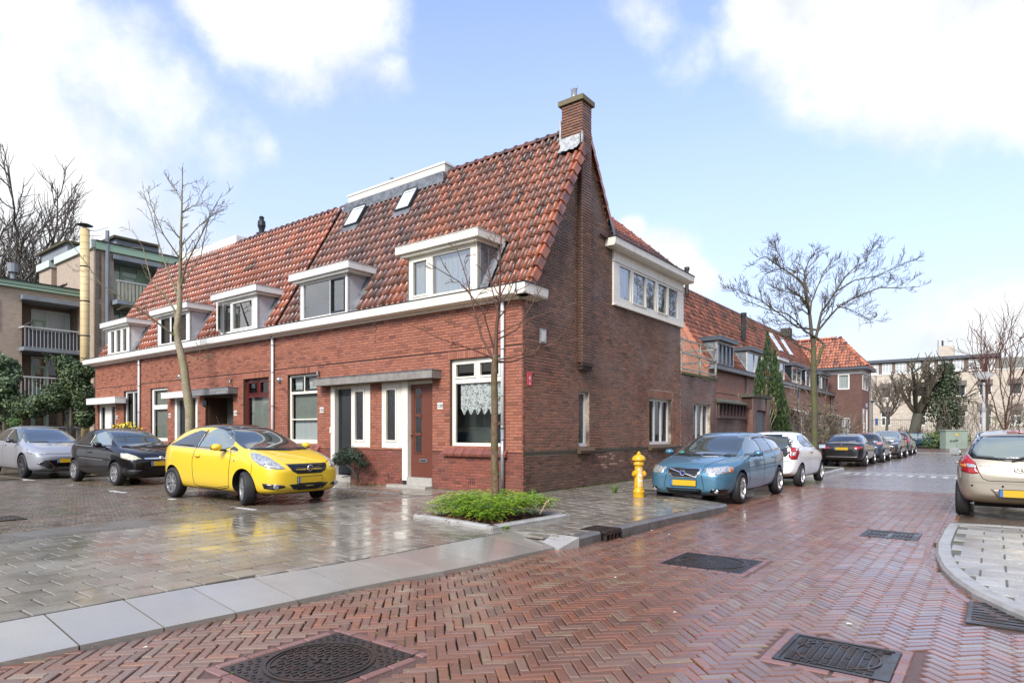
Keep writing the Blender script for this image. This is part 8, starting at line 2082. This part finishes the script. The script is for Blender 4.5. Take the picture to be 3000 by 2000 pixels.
b = MB(); b.lathe([(.10, 0), (.24, .10), (.42, .21), (.47, .27), (.47, .30), (.25, .35), (0, .37)], (cx, cy, 4.12), 32); child(b, 'bowl', M_opal, lp, smooth=True)
b = MB(); b.lathe([(.472, .26), (.482, .285), (.472, .31)], (cx, cy, 4.12), 32); child(b, 'rim', mat('grey_rim', (.3, .3, .3), .5), lp, smooth=True)
b = MB(); b.tube([(cx, cy, 2.5), (cx, cy, 2.7)], .115, 14); child(b, 'sleeve', mat('grey_rim', (.3, .3, .3)), lp)
# lamp post by the end house
cx, cy = wpos(2555, 56)
lp = thing('street_lamp', 'slim dark lamp post standing beside the end house', 'street lamp', (cx, cy, 0))
b = MB(); b.tube([(cx, cy, 0), (cx, cy, 4.1)], .06, 8); child(b, 'post', M_fence, lp); b = MB(); b.lathe([(.08, 0), (.25, .12), (.27, .16), (.0, .2)], (cx, cy, 4.1), 12); child(b, 'head', M_fence, lp)
for k in (-.35, .35):
    b = MB(); b.box(cx + k - .1, cx + k + .1, cy - .02, cy + .02, 2.1, 2.7); child(b, 'blue_sign', mat('sign_blue', (.03, .09, .25), .4), lp)

# parked bicycles by the fence and a scooter by the tree
def bike(label, x, y, z, rot, s=1., m=M_black):
    t = thing('bicycle', label, 'bicycle', (x, y, z), None, rot or 1e-6); 
    for wx in (-.52, .52):
        b = MB(); 
        pr = [(wx + .34 * math.cos(a * .2618), 0, .34 + .34 * math.sin(a * .2618)) for a in range(25)]; b.tube(pr, .014, 5, cap=False); w = child(b, 'wheel', m, t)
    b = MB(); b.tube([(-.52, 0, .34), (-.15, 0, .32), (-.05, 0, .85)], .016, 5).tube([(-.15, 0, .32), (.38, 0, .78), (.52, 0, .34)], .016, 5).tube([(-.1, 0, .7), (.38, 0, .78)], .016, 5); child(b, 'frame', m, t)
    b = MB(); b.box(-.18, .08, -.06, .06, .88, .93); child(b, 'saddle', m, t)
    b = MB(); b.tube([(.38, 0, .78), (.36, 0, 1.02), (.25, .25, 1.05)], .012, 5).tube([(.36, 0, 1.02), (.25, -.25, 1.05)], .012, 5); child(b, 'handlebar', m, t)
    return t
x_, y_ = wpos(2575, 60); bike('black bicycle leaning by the fence near the far lamp post', x_, y_, 0, R(20))
x_, y_ = wpos(2400, 27.5); bike('dark bicycle parked on the pavement left of the black coupe', x_, y_, .1, R(70)); 
# ------------------------------------------------------------------ hydrant
HX, HY = 2.14, 1.10
M_hy = mat('hydrant_yellow', (.74, .42, .015), .38, noise=[(7, (.66, .34, .01), .45, .7, .7), (16, (.25, .10, .03), .57, .66, .9)], bump=(30, .2, .004), coat=.15)
M_hyg = mat('hydrant_graffiti', (.74, .42, .015), .4, noise=[(9, (.60, .62, .64), .47, .52, .95)])
hy = thing('fire_hydrant', 'yellow cast iron fire hydrant with faded white paint tags on the pavement', 'hydrant', (HX, HY, .12))
b = MB(); b.lathe([(.175, 0), (.178, .12), (.185, .13), (.185, .175), (.155, .185), (.15, .22), (.142, .5), (.13, .78), (.128, .90), (.165, .905), (.168, .92)], (HX, HY, .12), 28); child(b, 'barrel', M_hy, hy, smooth=True)
b = MB(); b.lathe([(.143, .26), (.141, .5), (.131, .77)], (HX, HY, .12), 28)
o = MB(); 
for k in range(7):
    for j in range(14):
        a0, a1 = R(-75 + k * 9), R(-75 + (k + 1) * 9); z0, z1 = .28 + j * .036, .28 + (j + 1) * .036
        def hp_(a, z): r_ = lerp(z, [(.22, .15), (.5, .142), (.78, .13)]) + .0025; return (HX + r_ * math.cos(a), HY + r_ * math.sin(a), .12 + z)
        if (k * 5 + j * 3) % 7 in (0, 1, 4) or j in (4, 8): o.raw([hp_(a0, z0), hp_(a1, z0), hp_(a1, z1), hp_(a0, z1)], [(0, 1, 2, 3)])
child(o, 'paint_tag', mat('faded_tag', (.70, .70, .66), .5, noise=[(22, (.74, .42, .02), .55, .64, .9)]), hy)
b = MB(); b.lathe([(.165, .99), (.170, 1.0), (.170, 1.10), (.16, 1.12)], (HX, HY, .06), 28); b.lathe([(.168, .86), (.168, .98), (.15, .985)], (HX, HY, .12), 28); child(b, 'collar', M_hy, hy, smooth=True)
b = MB(); b.lathe([(.215, 0), (.222, .015), (.21, .06), (.17, .11), (.10, .145), (.05, .155), (.05, .17), (0, .17)], (HX, HY, 1.10), 32); child(b, 'bonnet', M_hy, hy, smooth=True)
b = MB(); b.lathe([(.045, 0), (.05, .03), (.03, .05), (.035, .075), (0, .085)], (HX, HY, 1.26), 8)
for k in range(4): a = k * math.pi / 2 + .4; b.tube([(HX, HY, 1.29), (HX + .06 * math.cos(a), HY + .06 * math.sin(a), 1.285)], .018, 6)
child(b, 'operating_nut', M_hy, hy, smooth=True)
for sg, a in ((-1, R(217)), (1, R(37))):     # two hose outlets
    d = Vector((math.cos(a - R(0)), math.sin(a), -.25)); d = (UX * sg * -1 * -1) if False else (UX * (sg) + Vector((0, 0, -.28)) + UY * (-.35 if sg < 0 else .1)).normalized()
    c = Vector((HX, HY, .12 + .66)); b = MB()
    b.tube([c, c + d * .10, c + d * .155], [.10, .085, .075], 14).tube([c + d * .155, c + d * .175], .095, 12).tube([c + d * .175, c + d * .215], .07, 12).tube([c + d * .215, c + d * .25], .028, 8); ob_ = child(b, 'outlet', M_hy, hy, smooth=False)
b = MB(); 
for k in range(5): b.lathe([(.018, -.006), (.026, 0), (.018, .006)], (HX - .09, HY - .12, .50 - k * .03), 8)
child(b, 'chain', M_hy, hy)
hy.scale = (.64, .64, .76)

# ------------------------------------------------------------------ planted bed at the corner
PB = [(.86, -3.84), (2.50, -4.10), (2.60, -2.45), (.94, -2.30)]
bed = thing('planting_bed', 'square bed of bright green ground cover framed by low grey kerbs', 'planting bed', (1.7, -3.2, .12))
for (a, c) in zip(PB, PB[1:] + PB[:1]):
    a, c = Vector(a), Vector(c); n = 2; d = (c - a).normalized(); nn = Vector((d.y, -d.x))
    for k in range(n):
        p0 = a + (c - a) * k / n + d * .004; p1 = a + (c - a) * (k + 1) / n - d * .004; b = MB(); w = .075
        pr = [(-w, 0), (-w, .035), (-w * .5, .062), (w * .5, .062), (w, .035), (w, 0)]
        vs = [(p.x + nn.x * o_, p.y + nn.y * o_, .115 + h_) for p in (p0 - d * (.07 if k == 0 else 0), p1 + d * (.07 if k == n - 1 else 0)) for o_, h_ in pr]; m = len(pr)
        b.raw(vs, [(i, i + 1, m + i + 1, m + i) for i in range(m - 1)] + [tuple(range(m)), tuple(range(m, 2 * m))[::-1]]); child(b, 'edging_kerb', M_kerb_l, bed)
b = MB(); b.face([(p[0], p[1], .13) for p in PB]); child(b, 'soil', mat('bark_soil', (.06, .028, .018), .95, noise=[(25, (.13, .06, .035), .5, .6, .9)], bump=(40, 1, .03)), bed)
rn = random.Random(12); lv = MB(); st = MB()
def inbed(x, y, m=.0):
    s_ = 0
    for (a, c) in zip(PB, PB[1:] + PB[:1]):
        if (c[0] - a[0]) * (y - a[1]) - (c[1] - a[1]) * (x - a[0]) < m * 1.7: return False
    return True
cc = Vector((1.74, -3.16))
for k in range(2600):
    x, y = rn.uniform(.95, 2.55), rn.uniform(-3.95, -2.3)
    if not inbed(x, y, .13): continue
    e = min(1, max(0, 1.15 - ((Vector((x, y)) - cc).length / 1.05) ** 4)); front = (y < -3.6)
    h = (.34 + .16 * rn.random()) * (.45 + .55 * e) * (.75 if front else 1)
    a = rn.uniform(0, 6.28) ; out = (Vector((x, y)) - cc); a = math.atan2(out.y, out.x) + rn.gauss(0, .9)
    d = Vector((math.cos(a), math.sin(a), 0)); up = Vector((0, 0, 1)); p = Vector((x, y, .14 + h * rn.uniform(.3, .75))); L = rn.uniform(.12, .24); t = rn.random()
    side = Vector((-d.y, d.x, 0)); shade = t
    for q in range(9):            # a flat spray of short needles left and right of a drooping stem
        s_ = q / 8; c = p + d * L * s_ + up * (.09 * s_ - .09 * s_ * s_ * 1.2); w = .034 * (1 - s_ * .55)
        for sg in (1, -1):
            e_ = c + side * sg * w + d * w * .7 + up * rn.uniform(-.004, .012)
            lv.raw([c - d * .006, c + d * .007, e_ + d * .004, e_ - d * .004], [(0, 1, 2, 3)], min(1, max(0, shade * .7 + .3 * rn.random() + (.1 if s_ > .6 else -.05))))
M_leaf = mat('bright_leaf', (.16, .28, .02), .5, ramp=[(.035, .09, .012), (.10, .22, .018), (.20, .37, .022), (.33, .50, .028), (.52, .60, .035)])
child(lv, 'foliage', M_leaf, bed, kind='stuff')
for k in range(160):
    x, y = rn.uniform(.9, 2.55), rn.uniform(-3.95, -3.5) if k % 3 else rn.uniform(-4, -2.4)
    if not inbed(x, y, .01): continue
    a = rn.uniform(0, 6.28); l_ = rn.uniform(.05, .18); z = .135; st.tube([(x, y, z), (x + math.cos(a) * l_ * .5, y + math.sin(a) * l_ * .5, z + rn.uniform(.01, .07)), (x + math.cos(a) * l_, y + math.sin(a) * l_, z + rn.uniform(0, .06))], .004, 4)
child(st, 'dry_stalks', mat('dry_stalk', (.26, .13, .06), .8), bed, kind='stuff')
b = MB(); b.tube([(2.45, -2.9, .2), (2.54, -2.75, .42), (2.58, -2.9, .40), (2.56, -3.05, .22)], .006, 5).tube([(1.1, -3.2, .25), (1.35, -3.3, .36), (1.5, -3.35, .40)], .006, 5); child(b, 'long_stalk', M_straw, bed)
tuft('small green weed at the front corner of the bed kerb', 2.62, -3.95, .12, .12, .05, 60)

# dark dwarf conifer before the door of 122
sx, sy = -4.95, -.42
sh = thing('dwarf_conifer', 'dark windswept dwarf conifer on a bare leaning stem before the dark door', 'shrub', (sx, sy, .12))
b = MB(); b.tube([(sx + .15, sy, .12), (sx + .1, sy, .32), (sx - .08, sy, .5), (sx - .3, sy - .05, .66)], [.055, .045, .035, .02], 8).tube([(sx + .1, sy, .34), (sx + .2, sy, .55), (sx + .38, sy, .62)], [.03, .02, .01], 6).tube([(sx - .35, sy - .1, .30), (sx - .1, sy, .35), (sx + .05, sy, .3)], .012, 5); child(b, 'stem', mat('dark_stem', (.03, .02, .015), .8), sh)
b = MB(); rn = random.Random(4)
for (dx, dz, r_, n) in ((-.45, .78, .34, 900), (-.15, .90, .36, 900), (.10, .80, .28, 500), (.35, .66, .18, 260), (-.68, .68, .18, 260)):
    leafball(b, (sx + dx, sy, dz), (r_, r_ * .8, r_ * .55), n, .028, rn, 1.1)
child(b, 'needles', mat('dark_needle', (.03, .05, .03), .7, ramp=[(.010, .020, .012), (.022, .042, .022), (.045, .07, .035)]), sh, kind='stuff')
b = MB()
for k in range(160):
    a = rn.uniform(0, 6.28); x, y = sx + .35 + rn.gauss(0, .22), sy + rn.gauss(0, .1); l_ = rn.uniform(.04, .14); b.tube([(x, y, .125), (x + math.cos(a) * l_, y + math.sin(a) * l_, .13 + rn.uniform(0, .09))], .004, 3)
child(b, 'dead_twigs', mat('dead_twig', (.13, .06, .03), .8), sh, kind='stuff')

# yellow flowering shrub before number 128/126
b = MB(); rn = random.Random(14); cx_, cy_ = -17.75, -.65
fs = thing('flowering_shrub', 'low shrub with yellow flowers before the terrace seen over the black car', 'shrub', (cx_, cy_, .12))
leafball(b, (cx_, cy_, 1.35), (.75, .5, .42), 900, .06, rn); leafball(b, (cx_, cy_, .8), (.6, .4, .6), 500, .06, rn); child(b, 'foliage', mat('mid_leaf', (.06, .11, .02), .6, ramp=[(.03, .06, .012), (.07, .12, .02), (.12, .19, .03)]), fs, kind='stuff')
b = MB(); leafball(b, (cx_, cy_, 1.5), (.75, .5, .36), 330, .045, rn, 1.8); child(b, 'flowers', mat('yellow_flower', (.75, .55, .02), .5), fs, kind='stuff')

# evergreens and fence at the left
def evergreen(label, X, D, blobs, m, seed, name='evergreen_shrub', size=.085, trunk=True, wisp=0):
    x, y = wpos(X, D); t = thing(name, label, 'shrub', (x, y, 0)); rn = random.Random(seed); b = MB(); k = D / 1860
    for (bx, by, rx, rz, n) in blobs:
        p = at((x, y), (bx - X) * k, rn.uniform(-.5, .5), 1.42 + (1268 - by) * k); leafball(b, p, (rx * k, rx * k * .8, rz * k), n, size, rn, .9)
        for q in range(wisp):
            a = rn.uniform(0, 6.28); d = Vector((math.cos(a), math.sin(a) * .5, rn.uniform(-.1, .7))).normalized(); o_ = p + Vector((d.x * rx * k * .8, d.y * rx * k * .7, d.z * rz * k * .8)); L = rn.uniform(.3, .8)
            for s_ in range(14):
                c = o_ + d * L * s_ / 14 + Vector((rn.gauss(0, .03), rn.gauss(0, .03), -.25 * L * (s_ / 14) ** 2 + rn.gauss(0, .03))); leafball(b, c, (.07, .07, .05), 3, size * .7, rn, .6)
    child(b, 'foliage', m, t, kind='stuff')
    if trunk: b = MB(); b.tube([(x, y, 0), (x + .2, y, 1.4), (x + .1, y, 2.6)], [.14, .10, .05], 7).tube([(x + .1, y, 1.0), (x - .8, y, 2.4)], [.07, .03], 6); child(b, 'stem', M_tw3, t)
    return t
M_ev = mat('cypress_leaf', (.03, .06, .025), .6, ramp=[(.014, .030, .014), (.028, .055, .022), (.05, .088, .032), (.08, .125, .042), (.13, .17, .06)])
M_ev2 = mat('laurel_leaf', (.04, .08, .03), .5, ramp=[(.02, .042, .022), (.045, .085, .038), (.08, .135, .055), (.14, .20, .08), (.24, .29, .16)])
evergreen('dense dark green cypress bush reaching to the end gable of the terrace', 205, 28.5, [(215, 1110, 50, 55, 4200), (240, 1160, 42, 50, 2600), (165, 1165, 50, 45, 2600), (235, 1215, 40, 40, 1800), (120, 1190, 45, 35, 1600), (185, 1065, 32, 28, 1200), (255, 1085, 26, 30, 900), (60, 1200, 40, 30, 900)], M_ev, 61, wisp=9)
evergreen('tall laurel like evergreen cut by the left edge of the photo', 10, 29, [(0, 1090, 45, 50, 1500), (30, 1130, 50, 40, 1500), (-30, 1160, 60, 60, 1400), (45, 1175, 40, 30, 900), (10, 1060, 22, 22, 400), (-20, 1220, 60, 40, 900)], M_ev2, 62, size=.11, wisp=7)
evergreen('small light green leafy bush over the roof of the grey hatchback', 45, 27, [(45, 1238, 26, 16, 420)], mat('light_leaf', (.08, .15, .03), .6, ramp=[(.04, .09, .02), (.10, .19, .03)]), 63, size=.06, trunk=False)
lf = thing('iron_fence', 'low black iron fence under the evergreens at the left', 'fence', (-28, -.5, 0))
for z in (1.55, .45): b = MB(); b.box(-42, -22.6, -.52, -.48, z, z + .05); child(b, 'rail', M_black, lf)
b = MB()
for k in range(130): b.box(-42 + k * .15, -41.98 + k * .15, -.51, -.49, 0, 1.75)
child(b, 'bars', M_black, lf, kind='stuff')
b = MB(); b.box(-60, -22.6, .4, 30, -.02, .0); b.obj('garden', mat('garden_soil', (.05, .04, .025), .9, noise=(1, (.05, .08, .02), .4, .6)), kind='structure')

# column conifer, pampas grass and garden scrub on the side street
rn = random.Random(71); cx, cy = -.6, 20.4
cn = thing('column_conifer', 'tall dark column conifer in the front garden of the second row', 'conifer', (cx, cy, 0))
b = MB(); b.tube([(cx, cy, 0), (cx, cy, 4)], [.12, .05], 7); child(b, 'trunk', M_tw3, cn)
b = MB(); kk = 0
for (dx, dy, h, w) in ((0, 0, 6.1, .55), (.30, .1, 5.3, .42), (-.35, -.1, 5.0, .42), (.5, .2, 4.2, .42), (-.2, -.3, 4.4, .5), (.65, .3, 3.2, .4)):
    n = int(3000 * w)
    for k in range(n):
        t = rn.random() ** .8; z = .4 + t * (h - .4); r_ = w * (1 - t ** 2.2) * (.55 + .5 * rn.random()) * (.6 + .4 * min(1, t * 5)); a = rn.uniform(0, 6.28)
        c = Vector((cx + dx + r_ * math.cos(a), cy + dy + r_ * math.sin(a), z)); d = Vector((math.cos(a) * .35, math.sin(a) * .35, 1)).normalized(); sd_ = d.cross(Vector((rn.gauss(0, 1), rn.gauss(0, 1), .1))).normalized(); s_ = rn.uniform(.06, .12)
        b.raw([c - sd_ * s_ * .4, c + d * s_ * 1.5, c + sd_ * s_ * .4, c - d * s_ * .5], [(0, 1, 2, 3)], min(1, max(0, rn.random() * .8 + .2 * (r_ / w))))
child(b, 'foliage', M_ev, cn, kind='stuff')
px_, py_ = -.30, 18.9
pg = thing('pampas_grass', 'clump of pampas grass with tall cream plumes before the conifer', 'grass', (px_, py_, 0))
b = MB(); pl = MB()
for k in range(420):
    a = rn.uniform(0, 6.28); h = rn.uniform(1.0, 2.1); L = rn.uniform(.3, 1.0); w = .012; t_ = Vector((-math.sin(a), math.cos(a), 0)) * w; p0 = Vector((px_ + rn.gauss(0, .12), py_ + rn.gauss(0, .12), .1))
    p1 = p0 + Vector((math.cos(a) * L * .4, math.sin(a) * L * .4, h * .8)); p2 = p0 + Vector((math.cos(a) * L, math.sin(a) * L, h * .75 + rn.uniform(-.2, .25)))
    b.raw([p0 - t_, p0 + t_, p1 + t_, p1 - t_, p2], [(0, 1, 2, 3), (3, 2, 4)], rn.random())
child(b, 'blades', mat('pampas_blade', (.12, .15, .05), .6, ramp=[(.07, .10, .03), (.14, .16, .06), (.28, .22, .10)]), pg, kind='stuff')
for (dx, h) in ((-1.0, 3.05), (-.62, 3.0), (-.15, 3.3), (.05, 3.55), (.18, 2.9), (.30, 3.1), (.42, 3.0), (.12, 2.6), (.52, 2.75), (-1.35, 3.15)):
    p0 = Vector((px_, py_, .4)); p1 = at((px_, py_), dx * .9, 0, h); b = MB(); b.tube([p0, p0.lerp(p1, .6), p1 - Vector((0, 0, .55))], .010, 4)
    for q in range(200):
        s_ = rn.random(); c = p1 - Vector((0, 0, .62 * (1 - s_))); rr = .095 * math.sin(math.pi * min(1, s_ * .8 + .15)) ; a = rn.uniform(0, 6.28); e_ = c + Vector((math.cos(a) * rr, math.sin(a) * rr, .05)); tt = Vector((-math.sin(a), math.cos(a), 0)) * .006
        b.raw([c - tt, c + tt, e_ + tt, e_ - tt], [(0, 1, 2, 3)])
    child(b, 'plume', mat('plume', (.56, .46, .32), .9), pg)
for (lab, x_, y_, w_, h_, n_, sd_) in (('tangled bare garden shrub right of the conifer', .9, 22.5, 2.4, 3.6, 16, 81), ('low bare shrub before the white awning', .6, 27.0, 2.5, 2.6, 14, 82), ('bare climbing shrub in the front gardens near the last houses', .4, 33.0, 3, 2.6, 12, 83)): scrub('garden_shrub', lab, x_, y_, w_, h_, n_, MAT['brown_twig'], sd_, 160)
b = MB(); rn = random.Random(91); leafball(b, (.9, 37, .6), (1.2, 1.5, .7), 900, .08, rn); tag(b.obj('hedge_bush', mat('olive_leaf', (.08, .10, .04), .7, ramp=[(.04, .06, .02), (.10, .12, .05)]), origin=(.9, 37, 0), kind='stuff'), 'low olive green bush near the end house', 'bush')
b = MB(); rn = random.Random(92); leafball(b, (2.8, 12.4, .18), (.62, .5, .22), 2600, .04, rn, .5, 1.2); tag(b.obj('verge_greenery', M_leaf, origin=(2.8, 12.4, .1), kind='stuff'), 'bright green mound of ground cover in the verge behind the white city car', 'ground cover')
b = MB(); b.box(-2.3, 0, 17.6, 44, .0, .06); b.obj('front_gardens', MAT['garden_soil'], kind='structure')
gw = thing('low_garden_wall', 'low brick wall edging the front gardens of the second row', 'wall', (.1, 30, .1)); b = MB(); b.box(.05, .2, 19.5, 43.5, .1, .55); child(b, 'wall', M_b2, gw)

# birds on the flats
def bird(label, p, rot):
    t = thing('pigeon', label, 'bird', p, None, rot or 1e-6); b = MB()
    b.tube([(-.20, 0, .02), (-.08, 0, .06), (.05, 0, .12), (.14, 0, .16), (.18, 0, .25), (.22, 0, .26)], [.02, .06, .075, .05, .04, .01], 8); child(b, 'body', mat('dark_feather', (.03, .03, .035), .7), t, smooth=True)
bird('dark bird perched on the corner of the upper balcony rail', (-35.1, 1.15, 7.42), R(60))
bird('dark bird sitting on the roof edge of the lower flats', (-35.9, 3.1, 10.05), R(100))
